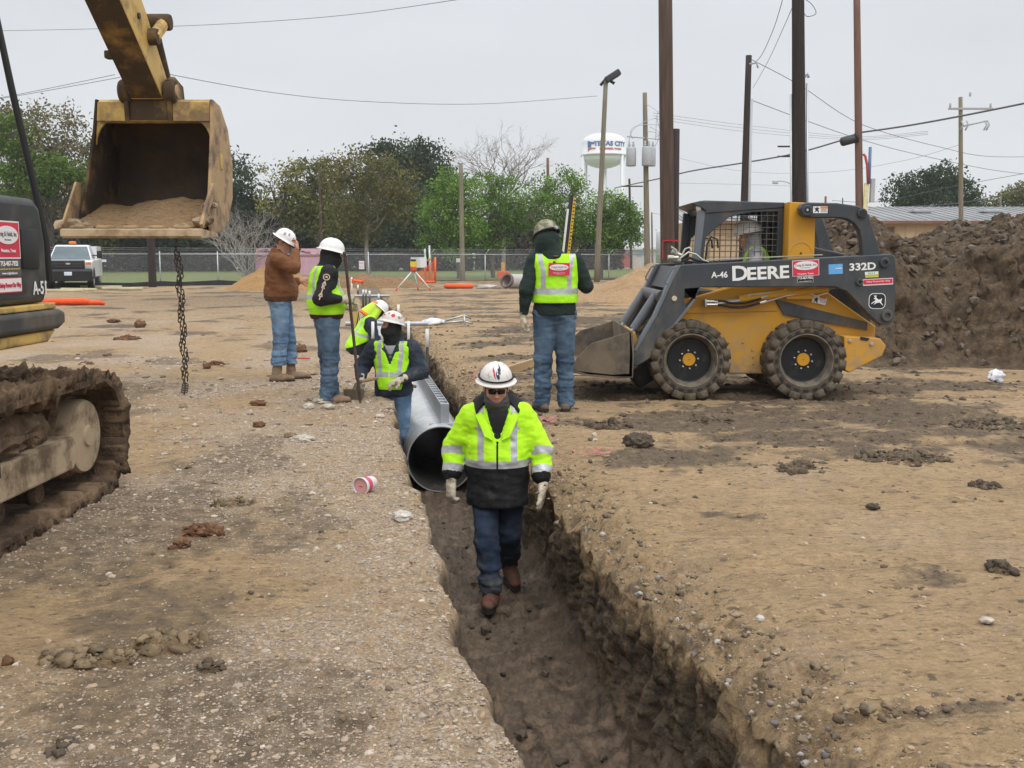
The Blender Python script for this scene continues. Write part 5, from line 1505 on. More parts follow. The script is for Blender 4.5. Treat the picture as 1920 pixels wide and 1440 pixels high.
# tracks
def track(xc, w, name_parent):
    tr_ = name_parent
    yc0, yc1, zc, r = 2.4, 6.33, .40, .345
    loop = []
    L_ = yc1 - yc0
    def pt(s_):
        per = 2 * L_ + 2 * math.pi * r
        s_ %= per
        if s_ < L_: return (yc0 + s_, zc + r), (0, 1)
        s_ -= L_
        if s_ < math.pi * r:
            a_ = s_ / r; return (yc1 + r * math.sin(a_), zc + r * math.cos(a_)), (math.sin(a_), math.cos(a_))
        s_ -= math.pi * r
        if s_ < L_: return (yc1 - s_, zc - r), (0, -1)
        a_ = (s_ - L_) / r; return (yc0 - r * math.sin(a_), zc - r * math.cos(a_)), (-math.sin(a_), -math.cos(a_))
    per = 2 * L_ + 2 * math.pi * r
    n_ = 54
    for i in range(n_):
        (y, z), (ny_, nz_) = pt(i * per / n_)
        ang = math.atan2(ny_, nz_)
        mb = MB(); mb.box((-w / 2, -.09, -.02), (w / 2, .09, .02), .004)
        mb.box((-w / 2, -.075, .02), (w / 2, -.055, .052)); mb.box((-w / 2, .02, .02), (w / 2, .04, .045))
        me = mb.data('x'); me.transform(Matrix.Translation((xc, y, z)) @ Matrix.Rotation(-ang, 4, 'X'))
        ex(me, 'track_shoe', TRK, tr_, None)
    # the mud that cakes the whole belt
    nu, nv = 640, 54
    u = np.linspace(0, 1, nu, endpoint=False); v = np.linspace(-1, 1, nv)
    Ps = np.zeros((nu, nv, 3), np.float32)
    for i in range(nu):
        (y, z), (ny_, nz_) = pt(u[i] * per)
        Ps[i, :, 0] = xc + v * (w / 2 + .012); Ps[i, :, 1] = y; Ps[i, :, 2] = z
        k = .030 + .022 * np.abs(v) ** 6
        Ps[i, :, 1] += ny_ * k; Ps[i, :, 2] += nz_ * k
    shoe = np.abs(np.sin(u * n_ * math.pi))[:, None]
    nz = fbm3(Ps[..., 0] * 6, Ps[..., 1] * 6, Ps[..., 2] * 6, 4, .6)
    nz2 = fbm3(Ps[..., 0] * 17, Ps[..., 1] * 17, Ps[..., 2] * 17 + 4, 3, .6)
    amp = (.042 * nz + .032 * nz2 + .018 * fbm3(Ps[..., 0] * 38, Ps[..., 1] * 38, Ps[..., 2] * 38, 2) + .030 * shoe)
    for i in range(nu):
        (_, _), (ny_, nz_) = pt(u[i] * per)
        Ps[i, :, 1] += ny_ * amp[i]; Ps[i, :, 2] += nz_ * amp[i]
    Ps[..., 0] += .03 * fbm3(Ps[..., 1] * 9, Ps[..., 2] * 9, Ps[..., 0] * 3, 3) * (np.abs(v)[None, :] > .8)
    # turn the mud over both outer edges so that it hangs like a rim
    In = Ps.copy(); 
    rim_r = Ps[:, -1:, :].copy(); rim_l = Ps[:, :1, :].copy()
    for i in range(nu):
        (_, _), (ny_, nz_) = pt(u[i] * per)
        dd = .085 + .03 * float(noise2(np.float32(u[i] * 60), np.float32(xc))) + .03 * float(noise2(np.float32(u[i] * 170), np.float32(xc)))
        for rm in (rim_r, rim_l): rm[i, :, 1] -= ny_ * dd; rm[i, :, 2] -= nz_ * dd
    rim_r[..., 0] -= .02; rim_l[..., 0] += .02
    rin_r = rim_r.copy(); rin_r[..., 0] -= .12; rin_l = rim_l.copy(); rin_l[..., 0] += .12
    A_ = np.concatenate([rin_l, rim_l, Ps, rim_r, rin_r], 1); nv2 = A_.shape[1]
    I = np.arange(nu * nv2).reshape(nu, nv2)
    Fq = np.stack([I, np.roll(I, -1, 0), np.roll(np.roll(I, -1, 0), -1, 1), np.roll(I, -1, 1)], -1)[:, :-1].reshape(-1, 4)
    P = A_.reshape(-1, 3); P[:, 2] = np.maximum(P[:, 2], -.02)
    ex(np_mesh('x', P, Fq), 'mud_crust', TRK, tr_, 180)
trk = ex(prism([(2.5, .25), (6.00, .245), (6.05, .29), (6.05, .41), (6.01, .445), (2.5, .47)], -3.10, -2.64, 'YZ', .015), 'track_frame', TRKF)
track(-2.90, .62, trk)
tr2 = ex(prism([(2.5, .30), (2.9, .22), (5.85, .20), (5.95, .40), (5.75, .50), (4.9, .60), (3.0, .60), (2.5, .5)], -5.30, -4.84, 'YZ', .02), 'track_frame', TRKF)
track(-5.05, .62, tr2)
ex(MB().box((-4.9, 3.0, .38), (-3.0, 5.2, .7), .05).data('x'), 'car_body', TRKF)
for xc in (-2.90, -5.05):
    for yy in (6.27, 2.45):
        me = MB().lathe([(0, -.30), (.15, -.30), (.17, -.24), (.25, -.22), (.27, -.18), (.27, .10), (.25, .13), (0, .13)], 32, Matrix.Translation((xc, yy, .40)) @ Matrix.Rotation(math.pi / 2, 4, 'Y')).data('x')
        iw = ex(me, 'idler_wheel', TRK)
        me = MB().lathe([(0, .12), (.228, .12), (.232, .20), (.222, .225), (.19, .23), (.07, .235), (.06, .25), (0, .25)], 36, Matrix.Translation((xc, yy, .40)) @ Matrix.Rotation(math.pi / 2, 4, 'Y')).data('x'); ex(me, 'idler_cover', TRKF, iw)
    for k_ in range(7):
        me = MB().lathe([(0, -.19), (.055, -.19), (.075, -.16), (.06, -.1), (.06, .1), (.075, .15), (.06, .18), (.03, .19), (0, .19)], 16, Matrix.Translation((xc, 2.95 + k_ * .46, .165)) @ Matrix.Rotation(math.pi / 2, 4, 'Y')).data('x'); ex(me, 'track_roller', TRK)
# soil lying on the frame
P, Fc = lump(11, .16, 1.0, .12, .45, 2.5, 3)
Vv, Ff = ICO4
pp = Vv * np.array([.19, 1.40, .15]); pp = pp + .03 * np.stack([fbm3(pp[:, 0] * 26 + q, pp[:, 1] * 22, pp[:, 2] * 26, 2) for q in (0, 5, 9)], 1) + .05 * np.stack([fbm3(pp[:, 0] * 9 + q, pp[:, 1] * 5, pp[:, 2] * 9, 3) for q in (0, 5, 9)], 1)
ex(np_mesh('x', pp + np.array([-2.80, 4.60, .53]), Ff), 'mud_lump', TRK)
me = MB().box((-2.645, 5.03, .385), (-2.632, 5.12, .46)).data('x'); ex(me, 'frame_slot', BLKP, trk)
# chain hanging from the back of the bucket
ch = thing('chain', 'long rusty steel chain hanging from the raised bucket to the ground', 'chain', (-3.89, 11.93, 0))
CHM = M('chain_steel', (.075, .055, .045), .6, .5, var=.3, scale=9)
tor = MB(); ring = []
for k_ in range(16):
    a_ = 2 * math.pi * k_ / 16
    ring.append((.0165 * math.cos(a_), 0, .034 * math.sin(a_)))
tor.tube(ring, .0062, 6, closed=True); lme = tor.data('link')
P0, P1 = Vector((.03, -.20, 1.78)), Vector((.0, .0, .02))
n_ = 36
for s_ in range(2):
    for i in range(n_):
        if s_ == 1 and i < 5: continue
        p = P0.lerp(P1, (i + .5) / n_) + Vector((.012 * math.sin(i * .9) + (s_ * .035 if s_ else 0), .01 * math.cos(i * 1.3) + s_ * .02, s_ * .03))
        o = part('link', lme, CHM, ch, loc=p, rot=(rnd.uniform(-.1, .1), rnd.uniform(-.12, .12), (i % 2) * math.pi / 2 + rnd.uniform(-.3, .3)))
for i in range(9):
    o = part('link', lme, CHM, ch, loc=(.02 + i * .035 * math.cos(.5), -.02 - i * .10, .02), rot=(math.pi / 2 * (i % 2), math.pi / 2 - .1, -1.2 + rnd.uniform(-.3, .3)))
# ================================================================ skid steer loader
DHUB = M('hub_yellow', (.60, .29, .02), .42, var=.05)
DYEL = M('loader_yellow', (.60, .295, .018), .42, var=.05, scale=2, dirt=(.33, .245, .15), dirt_amt=.22, dscale=5, low=(.22, .95))
DBLK = M('loader_dark_grey', (.042, .050, .060), .42, var=.10, scale=3, dirt=(.17, .145, .115), dirt_amt=.26, dscale=4, low=(.2, 1.35), dstretch=(1, 1, .5))
DBLK2 = M('loader_grey_edge', (.14, .155, .175), .45, var=.08)
TYRE = M('muddy_tyre', (.040, .035, .030), .9, var=.25, scale=8, dirt=(.125, .098, .07), dirt_amt=.66, dscale=6, bump=.5, bscale=40)
RIMM = M('muddy_rim', (.10, .092, .08), .7, var=.2, scale=8, dirt=(.20, .165, .12), dirt_amt=.5, dscale=8, bump=.3, bscale=50)
WBLK = M('wheel_black', (.010, .011, .013), .5, dirt=(.06, .05, .04), dirt_amt=.16, dscale=9)
STEEL = M('bare_steel', (.50, .50, .48), .35, .8, var=.1, scale=20)
BKTM = M('loader_bucket_steel', (.075, .064, .056), .6, .2, var=.25, scale=5, dirt=(.20, .16, .115), dirt_amt=.55, dscale=3.5, bump=.3, bscale=30)
SC_ = 175.6
LX0, LZ0 = 1403.0, 748.0
lx = at(LX0, 600, 10.76).x
ldr = thing('skid_steer_loader', 'yellow and dark grey skid steer loader with its bucket resting low beside the hooded man', 'loader', (lx, 10.72, -.012))
def Q(px, py): return ((px - LX0) / SC_, (LZ0 - py) / SC_)
def QL(pts): return [Q(*p) for p in pts]
def lp(me, name, m_, parent=ldr, smooth=30): return part(name, me, m_, parent, smooth)
Wd = 1.78
# yellow body between the wheels
body = QL([(1258, 606), (1300, 560), (1380, 537), (1452, 533), (1560, 545), (1640, 600), (1658, 612), (1657, 640), (1600, 690), (1560, 704), (1262, 704), (1236, 660)])
lp(prism(body, .30, Wd - .30, 'XZ', .02, 2), 'body', DYEL)
ledge = QL([(1290, 577), (1465, 572), (1468, 583), (1283, 588)])
lp(prism(ledge, .285, .31, 'XZ', .008), 'body_rib', DYEL)
lp(prism(QL([(1462, 560), (1640, 604), (1640, 620), (1480, 590)]), .27, .31, 'XZ', .004), 'dark_flank', DBLK)
for px, py in ((1378, 643), (1405, 643), (1423, 658), (1425, 671), (1426, 684), (1421, 698)):
    x, z = Q(px, py); lp(MB().lathe([(0, 0), (.012, 0), (.009, .012), (0, .014)], 8, Matrix.Translation((x, .30, z)) @ FACE_CAM).data('x'), 'bolt', DYEL)
# rear bumper corner
rb_ = QL([(1582, 628), (1650, 632), (1661, 645), (1655, 664), (1594, 696), (1584, 690)])
lp(prism(rb_, .02, Wd - .02, 'XZ', .012, 2), 'rear_bumper', DYEL)
lp(prism(QL([(1612, 628), (1629, 631), (1626, 636), (1612, 634)]), .012, .022, 'XZ', 0), 'bumper_slot', BLKP)
for px, py in ((1633, 642), (1593, 636)):
    x, z = Q(px, py); lp(MB().lathe([(0, 0), (.022, 0), (.018, .016), (0, .018)], 10, Matrix.Translation((x, .02, z)) @ FACE_CAM).data('x'), 'bolt', STEEL)
lp(prism(QL([(1560, 545), (1652, 520), (1656, 610), (1640, 602)]), .42, Wd - .42, 'XZ', .03, 2), 'engine_cover', DBLK)
# engine grille plate sloping behind the cab
lp(prism(QL([(1528, 458), (1605, 475), (1605, 520), (1528, 520)]), .5, Wd - .5, 'XZ', .02), 'engine_hood', DBLK)
# lift arms
arm = QL([(1277, 495), (1470, 485), (1663, 475), (1671, 480), (1674, 505), (1675, 594), (1670, 604), (1660, 607), (1648, 605), (1632, 592), (1600, 560), (1583, 544), (1562, 536), (1318, 537), (1312, 536), (1303, 560), (1262, 612), (1222, 668), (1198, 684), (1190, 682), (1186, 672), (1190, 660), (1232, 590), (1262, 520)])
hole1 = QL([(1284, 541), (1308, 539), (1300, 558), (1286, 574), (1282, 560)])
arm_me = prism([arm, hole1], .03, .17, 'XZ', .012, 2)
arms = []
for y0 in (0, Wd - .20):
    me = arm_me.copy(); me.transform(Matrix.Translation((0, y0, 0))); arms.append(lp(me, 'lift_arm', DBLK))
armL = arms[0]
# pale worn front strip on each arm's leading edge
fs = QL([(1276, 496), (1262, 521), (1232, 590), (1195, 655), (1189, 655), (1226, 590), (1256, 520), (1268, 496)])
for y0 in (.025, Wd - .175):
    lp(prism(fs, y0, y0 + .15, 'XZ', .004), 'arm_front_plate', DBLK2)
# small rounded inner gusset edge
lp(prism(QL([(1300, 558), (1304, 560), (1264, 612), (1258, 612)]), .02, .18, 'XZ', .003), 'arm_gusset', DBLK2)
# cross tube and front plate between the arms
mbx = MB(); a_ = Q(1246, 556); mbx.tube([(a_[0], .17, a_[1]), (a_[0], Wd - .2, a_[1])], .07, 14); lp(mbx.data('x'), 'cross_tube', DBLK)
lp(prism(QL([(1276, 499), (1282, 499), (1266, 540), (1258, 540)]), .17, Wd - .19, 'XZ', .004), 'cross_plate', DBLK)
# pivot bosses
def boss(px, py, r, y=.03, h=.03, m_=DBLK, hole=True, parent=None):
    x, z = Q(px, py)
    o = lp(MB().lathe([(0, 0), (r, 0), (r, h - .006), (r * .85, h), (r * .5, h), (r * .46, h * .3), (0, h * .3)], 24, Matrix.Translation((x, y, z)) @ FACE_CAM).data('x'), 'pivot_boss', m_, parent or armL)
    if hole: lp(MB().lathe([(0, 0), (r * .42, 0), (r * .36, .012), (0, .012)], 14, Matrix.Translation((x, y - h * .3, z)) @ FACE_CAM).data('x'), 'pivot_pin', WBLK, o) if 0 else None
    return o
boss(1651, 491, .052); boss(1660, 589, .062); boss(1606, 527, .038)
x, z = Q(1264, 557); lp(MB().lathe([(0, 0), (.028, 0), (.028, .012), (0, .014)], 16, Matrix.Translation((x, .03, z)) @ FACE_CAM).data('x'), 'pin_cap', M('cream_pin', (.55, .50, .36), .5), armL)
# upper rear link, arched
link_ = QL([(1492, 392), (1497, 384), (1506, 381), (1560, 382), (1597, 387), (1611, 392), (1619, 402), (1632, 436), (1647, 480), (1612, 480), (1609, 452), (1604, 432), (1595, 420), (1582, 412), (1566, 409), (1520, 409), (1503, 407), (1495, 402)])
for y0 in (.05, Wd - .17):
    o = lp(prism(link_, y0, y0 + .12, 'XZ', .012, 2), 'rear_link', DBLK)
    if y0 < .1:
        for px, py, r in ((1505, 396, .058), (1607, 401, .05)): boss(px, py, r, .05, .03, DBLK, parent=o)
        x, z = Q(1505, 395); lp(MB().lathe([(0, 0), (.018, 0), (.014, .02), (0, .02)], 8, Matrix.Translation((x, .035, z)) @ FACE_CAM).data('x'), 'grease_fitting', STEEL, o)
        x, z = Q(1607, 401); lp(MB().lathe([(0, 0), (.036, 0), (.036, .004), (0, .004)], 16, Matrix.Translation((x, .018, z)) @ FACE_CAM).data('x'), 'pin_hole', BLKP, o)
# yellow uprights
up = QL([(1480, 379), (1522, 381), (1529, 388), (1530, 560), (1480, 560)])
for y0 in (.19, Wd - .45):
    lp(prism(up, y0, y0 + .26, 'XZ', .008, 2), 'upright', DYEL)
x, z = Q(1504, 474); lp(MB().lathe([(0, 0), (.012, 0), (.012, .003), (0, .003)], 10, Matrix.Translation((x, .19, z)) @ FACE_CAM).data('x'), 'bolt', BLKP)
me = MB().tube([(Q(1504, 462)[0] + .115 * math.cos(a), .19, Q(1504, 462 + 12)[1] + .115 * math.sin(a)) for a in [math.pi * (.06 + .88 * i / 12) for i in range(13)]], .006, 5).data('x'); lp(me, 'weld_arc', DYEL)
# cab: side panels with the mesh window, roof, visor, back
cab_o = QL([(1329, 376), (1480, 379), (1480, 500), (1316, 500), (1318, 482), (1328, 404)])
win = QL([(1333, 443), (1353, 425), (1374, 407), (1398, 400), (1424, 396), (1469, 395), (1469, 492), (1328, 492)])
cabs = []
for y0 in (.41, 1.33):
    cabs.append(lp(prism([cab_o, win], y0, y0 + .04, 'XZ', .006), 'cab_side', DBLK))
gr = []
x0g, x1g = Q(1326, 0)[0], Q(1470, 0)[0]; z0g, z1g = Q(0, 494)[1], Q(0, 394)[1]
for y0, c_ in ((.43, cabs[0]), (1.35, cabs[1])):
    step = .064
    slope = math.tan(R(4))
    v_me = MB().box((-.0032, -.003, 0), (.0032, .003, 1)).data('bar')
    nb = int((x1g - x0g) / step)
    for i in range(nb + 1):
        x = x0g + i * step
        # height of the slanting upper edge there
        px = x * SC_ + LX0
        top_py = np.interp(px, [1333, 1353, 1374, 1398, 1424, 1469], [443, 425, 407, 400, 396, 395])
        o = part('mesh_bar', v_me, DBLK, c_, loc=(x, y0, z0g)); o.scale = (1, 1, Q(0, top_py)[1] - z0g)
    h_me = MB().box((0, -.003, -.0032), (1, .003, .0032)).data('bar')
    nh = int((z1g - z0g) / step)
    for i in range(nh + 1):
        z = z0g + i * step + .01
        py = LZ0 - z * SC_
        left_px = 1328 if py > 443 else np.interp(-py, [-443, -425, -407, -400, -396, -394], [1333, 1353, 1374, 1398, 1424, 1440])
        xl_ = Q(left_px, 0)[0]
        o = part('mesh_bar', h_me, DBLK, c_, loc=(xl_, y0, z), rot=(0, 0, 0)); o.scale = (x1g - xl_, 1, 1)
lp(prism(QL([(1318, 376), (1327, 374), (1480, 378), (1480, 388), (1330, 399), (1326, 392)]), .40, 1.38, 'XZ', .012, 2), 'cab_roof', DBLK)
vis = QL([(1303, 379), (1320, 375), (1332, 376), (1331, 394), (1322, 388), (1312, 384)])
lp(prism(vis, .38, 1.40, 'XZ', .008, 2), 'roof_visor', DBLK)
lp(MB().lathe([(0, 0), (.05, 0), (.055, .03), (0, .05)], 16, Matrix.Translation((Q(1322, 0)[0], .45, Q(0, 388)[1])) @ Matrix.Rotation(-math.pi / 2, 4, 'Y')).data('x'), 'work_light', M('lamp_glass', (.7, .7, .66), .3))
for y0 in (.41, 1.32):
    lp(prism(QL([(1316, 392), (1331, 392), (1321, 505), (1309, 505)]), y0 - .004, y0 + .058, 'XZ', .008), 'front_post', DBLK2 if y0 < 1 else DBLK)
lp(prism(QL([(1472, 380), (1480, 380), (1480, 500), (1472, 500)]), .45, 1.33, 'XZ', .004), 'cab_back', DBLK)
lp(prism(QL([(1448, 500), (1454, 415), (1468, 410), (1470, 540), (1405, 545), (1400, 532), (1440, 528)]), .62, 1.16, 'XZ', .03, 2), 'seat', BLKP)
lp(MB().box((Q(1300, 0)[0], .42, Q(0, 560)[1]), (Q(1480, 0)[0], 1.36, Q(0, 545)[1]), .01).data('x'), 'cab_floor', DBLK)
for dx, y0 in ((1335, .5), (1348, 1.2)):
    mb = MB(); p = Q(dx, 495); mb.tube([(p[0], y0, p[1]), (p[0] + .02, y0, p[1] + .22), (p[0] + .06, y0, p[1] + .30), (p[0] + .13, y0, p[1] + .27), (p[0] + .14, y0, p[1] + .18)], .012, 8); lp(mb.data('x'), 'grab_handle', DBLK)
# grab hoops at the arms' front edges
for y0 in (.09, Wd - .11):
    mb = MB(); P_ = [Q(1274, 503), (Q(1262, 500)), Q(1257, 504), Q(1247, 523), Q(1248, 529), Q(1262, 534)]
    mb.tube([(p[0], y0 - .04, p[1]) for p in P_], .009, 8); lp(mb.data('x'), 'grab_hoop', DBLK2)
# hose couplers and hoses at the front of the arm
COUP = M('coupler_steel', (.42, .42, .36), .4, .6, var=.15, scale=15)
for i, (px, py, dx, dz) in enumerate(((1262, 482, -.10, .0), (1268, 488, -.13, -.02), (1275, 492, -.12, -.04), (1272, 478, -.07, .07))):
    x, z = Q(px, py); me = MB().lathe([(0, 0), (.020, 0), (.020, .05), (.027, .05), (.027, .11), (.018, .115), (0, .115)], 12, Matrix.Translation((x + .06, .12 + .05 * i, z)) @ Matrix.Rotation(R(-90 + 8 * i), 4, 'Y')).data('x'); lp(me, 'coupler', COUP)
for i, P_ in enumerate((((1276, 484), (1292, 472), (1306, 476), (1318, 486), (1330, 490)), ((1280, 490), (1296, 483), (1312, 488), (1330, 491)), ((1272, 476), (1272, 468), (1262, 462)), ((1284, 478), (1290, 466), (1298, 463), (1302, 470)), ((1282, 492), (1300, 489), (1325, 493)))):
    mb = MB(); mb.tube([(Q(*p)[0], .14 + .05 * i, Q(*p)[1]) for p in P_], .011 if i != 1 else .014, 7); lp(mb.data('x'), 'hydraulic_hose' if i in (1, 4) else 'hydraulic_pipe', RUB if i in (1, 4) else COUP, smooth=60)
mb = MB(); mb.tube([(Q(1325, 488)[0], .10, Q(0, 486)[1]), (Q(1400, 484)[0], .10, Q(0, 483)[1]), (Q(1540, 477)[0], .10, Q(0, 477)[1])], .007, 6); lp(mb.data('x'), 'hydraulic_pipe', COUP)
# lift cylinder, hoses and the pipe beside it
mb = MB(); mb.tube([(*Q(1392, 561), 0)[:1] + (.24,) + Q(1392, 561)[1:], (Q(1450, 552)[0], .22, Q(0, 553)[1]), (Q(1558, 539)[0], .20, Q(0, 540)[1])], .045, 14); lp(mb.data('x'), 'lift_cylinder', DYEL)
mb = MB(); mb.tube([(Q(1345, 564)[0], .20, Q(0, 568)[1]), (Q(1395, 562)[0], .22, Q(0, 562)[1])], .024, 10); lp(mb.data('x'), 'cylinder_rod', STEEL)
for k_, P_ in enumerate((((1330, 564), (1355, 563), (1378, 567), (1405, 566), (1432, 558)), ((1330, 570), (1352, 570), (1380, 575), (1402, 574), (1430, 567)))):
    mb = MB(); mb.tube([(Q(*p)[0], .19, Q(*p)[1]) for p in smooth_line(P_)], .013, 8); lp(mb.data('x'), 'hydraulic_hose', RUB, smooth=60)
    for a_, b2 in ((P_[0], (P_[0][0] + 20, P_[0][1])), (P_[-1], (P_[-1][0] + 12, P_[-1][1] - 4))):
        mb = MB(); mb.tube([(Q(*a_)[0], .19, Q(*a_)[1]), (Q(*b2)[0], .19, Q(*b2)[1])], .015, 8); lp(mb.data('x'), 'hose_end', STEEL)
mb = MB(); mb.tube([(Q(*p)[0], .18, Q(*p)[1]) for p in ((1433, 567), (1480, 553), (1520, 547), (1535, 554), (1556, 548))], .009, 6); lp(mb.data('x'), 'hydraulic_pipe', STEEL)
mb = MB(); mb.tube([(Q(*p)[0], .20, Q(*p)[1]) for p in ((1444, 566), (1452, 556), (1450, 547), (1412, 552), (1408, 557))], .009, 6); lp(mb.data('x'), 'hydraulic_pipe', COUP)
lp(MB().box((Q(1326, 0)[0], .17, Q(0, 574)[1]), (Q(1330, 0)[0], .30, Q(0, 560)[1]), .004).data('x'), 'hose_bracket', STEEL)
# tilt cylinders in front of the arms
for y0 in (.36, Wd - .42):
    mb = MB(); mb.tube([(Q(1238, 552)[0], y0, Q(0, 552)[1]), (Q(1196, 618)[0], y0, Q(0, 618)[1])], .047, 14); lp(mb.data('x'), 'tilt_cylinder', DBLK2)
    mb = MB(); mb.tube([(Q(1197, 617)[0], y0, Q(0, 617)[1]), (Q(1188, 634)[0], y0, Q(0, 634)[1])], .024, 10); lp(mb.data('x'), 'cylinder_rod', STEEL)
# quick coupler frame and bucket
lp(prism(QL([(1187, 628), (1198, 622), (1206, 650), (1204, 690), (1190, 700), (1186, 690)]), .30, Wd - .30, 'XZ', .01), 'coupler_frame', DYEL)
lp(prism(QL([(1196, 640), (1226, 640), (1240, 720), (1210, 735), (1192, 700)]), .45, Wd - .45, 'XZ', .02), 'front_underside', WBLK)
bprof = QL([(1074, 690), (1082, 668), (1110, 640), (1150, 628), (1183, 618), (1187, 660), (1187, 703), (1150, 702), (1104, 698)])
for y0 in (-.04, Wd + .01):
    lp(prism(bprof, y0, y0 + .022, 'XZ', .004), 'bucket_side', BKTM)
floor_ = QL([(1070, 694), (1120, 703), (1160, 706), (1188, 704), (1190, 660), (1186, 618), (1180, 616), (1181, 660), (1180, 696), (1150, 698), (1074, 690)])
lp(prism(floor_, -.04, Wd + .03, 'XZ', .003), 'bucket_shell', BKTM)
# wheels
def wheel():
    root = D.objects.new('wheel', None); COL.objects.link(root); root.parent = ldr
    r0, w = .43, .30
    mb = MB(); mb.lathe([(.285, -w / 2 + .025), (.30, -w / 2), (.375, -w / 2 + .004), (.41, -w / 2 + .03), (.413, 0), (.41, w / 2 - .03), (.375, w / 2 - .004), (.30, w / 2), (.285, w / 2 - .02), (.28, 0)], 64, FACE_CAM, closed=True)
    ty = mb.part('tyre', TYRE, root, 40)
    tm = prism([(-.056, -w / 2 - .006), (.054, -w / 2 - .006), (.056, -.02), (-.036, -.02)], .345, .428, 'XY', .014, 2)
    tm2 = prism([(-.036, .02), (.056, .02), (.054, w / 2 + .006), (-.056, w / 2 + .006)], .345, .428, 'XY', .014, 2)
    slot = prism([(-.027, -.013), (.027, -.013), (.027, .013), (-.027, .013)], 0, .006, 'XY', 0)
    for i in range(18):
        a = i * 2 * math.pi / 18
        for m_, off in ((tm, 0), (tm2, math.pi / 18)):
            part('tread_block', m_, TYRE, ty, rot=(0, a + off, 0))
    for i in range(20):
        a = i * 2 * math.pi / 20
        o = part('sidewall_slot', slot, BLKP, ty, loc=(.320 * math.cos(a), -w / 2 - .004, .320 * math.sin(a)), rot=(math.pi / 2, -a + math.pi / 2, 0))
    mb = MB(); mb.lathe([(.286, .14), (.292, .150), (.280, .152), (.268, .13), (.258, .08), (.245, .05), (.238, .02), (.238, -.1), (.25, -.13)], 48, FACE_CAM); rim = mb.part('rim', RIMM, root, 40)
    mb = MB(); mb.lathe([(0, .012), (.225, .012), (.241, .03), (.24, -.02), (0, -.02)], 40, FACE_CAM); mb.part('wheel_disc', WBLK, root, 30)
    hb = MB().lathe([(0, .032), (.064, .032), (.070, .026), (.071, .012), (0, .012)], 28, FACE_CAM).part('hub_cap', DHUB, root, 40)
    MB().lathe([(0, .035), (.006, .035), (.006, .030), (0, .030)], 8, FACE_CAM).part('hub_centre', BLKP, hb)
    nut = MB().lathe([(0, .03), (.009, .03), (.012, .026), (.012, .012), (0, .012)], 6, FACE_CAM).data('wheel_nut')
    for i in range(8):
        a = i * math.pi / 4 + .1
        part('wheel_nut', nut, STEEL, root, loc=(.098 * math.cos(a), 0, .098 * math.sin(a)))
    return root
w0 = wheel()
zc_ = .425
w0.location = (Q(1297, 0)[0], .16, zc_)
for px, y, rz, ry in ((1513, .16, 0, .3), (1297, Wd - .16, math.pi, .1), (1513, Wd - .16, math.pi, .6)):
    c = copy_thing(w0, ldr); c.location = (Q(px, 0)[0], y, zc_); c.rotation_euler = (0, ry, rz)
for px in (1297, 1513):
    mb = MB(); mb.tube([(Q(px, 0)[0], .2, zc_), (Q(px, 0)[0], Wd - .2, zc_)], .09, 12); lp(mb.data('x'), 'axle', WBLK)
# lettering and stickers on the arm (they follow its slight slope)
ROLL = math.atan2(Q(1663, 475)[1] - Q(1277, 495)[1], Q(1663, 0)[0] - Q(1277, 0)[0])
LW = M('letter_white', (.80, .80, .78), .5, var=.03)
def plate(px, py, w, h, m_, name='sticker', roll=ROLL, y=.0295, parent=armL):
    x, z = Q(px, py); me = prism(rect(w, h), 0, .002, 'XY', 0)
    me.transform(Matrix.Translation((x, y, z)) @ FACE_CAM @ Matrix.Rotation(roll, 4, 'Z')); return lp(me, name, m_, parent, None)
def lt(s, size, px, py, m_, parent, xs=1.0, bold=0.0, y=.0262, roll=ROLL, name='lettering'):
    x, z = Q(px, py); return letter(s, size, (x, y, z), m_, parent, bold=bold, xs=xs, roll=roll, depth=.001, name=name)
dd = lt('D', .215, 1384, 512, LW, armL, 1.12, .005); lt('EERE', .182, 1436, 511, LW, armL, 1.18, .005)
lt('332D', .104, 1611, 499, LW, armL, 1.22, .003)
lt('A-46', .088, 1347, 514, LW, armL, .98, .002, roll=ROLL * .5)
s_ = plate(1506, 501, .282, .167, SGW, 'company_sign'); a2 = plate(1506, 501, .272, .157, SGR, 'sign_face', y=.0272, parent=s_)
x, z = Q(1506, 496.5); me = prism(oval(.250, .092), 0, .001, 'XY', 0); me.transform(Matrix.Translation((x, .0251, z)) @ FACE_CAM @ Matrix.Rotation(ROLL, 4, 'Z')); lp(me, 'oval', SGW, s_, None)
lt('Craig & Heidt, Inc.', .036, 1506, 495.5, GYT, s_, .85, .0005, y=.0235); lt('Site Contractors', .014, 1506, 500.5, GYT, s_, 1, y=.0235); lt('Houston, Texas', .026, 1506, 511.5, SGW, s_, 1.0, .0004, y=.0245)
s_ = plate(1506, 522, .17, .068, SGW); plate(1506, 522, .164, .062, BLKP, 'sticker_face', y=.0272, parent=s_)
lt('713-467-7932', .032, 1506, 519.5, LW, s_, .85, .001, y=.0245); lt('www.craigheidt.com', .017, 1506, 525.5, LW, s_, .95, y=.0245)
SKY = M('light_blue_sticker', (.12, .38, .72), .5)
s_ = plate(1561.5, 503, .148, .104, SKY); plate(1567, 501.5, .07, .008, LW, 'print_line', y=.0272, parent=s_)
s_ = plate(1629, 513, .140, .062, M('yellow_green_sticker', (.55, .60, .06), .5)); plate(1628, 510.5, .138, .030, LW, 'sticker_half', y=.0272, parent=s_); lt('2012', .026, 1628, 510.5, M('green_print', (.08, .25, .12), .5), s_, 1.6, y=.0245)
s_ = plate(1641, 526.5, .316, .068, SGW); plate(1641, 526, .306, .050, SGR, 'sticker_face', y=.0272, parent=s_); lt('Safety Proves Our Way', .026, 1641, 525.5, LW, s_, 1.0, y=.0245)
ORG = M('orange_print', (.72, .20, .03), .5)
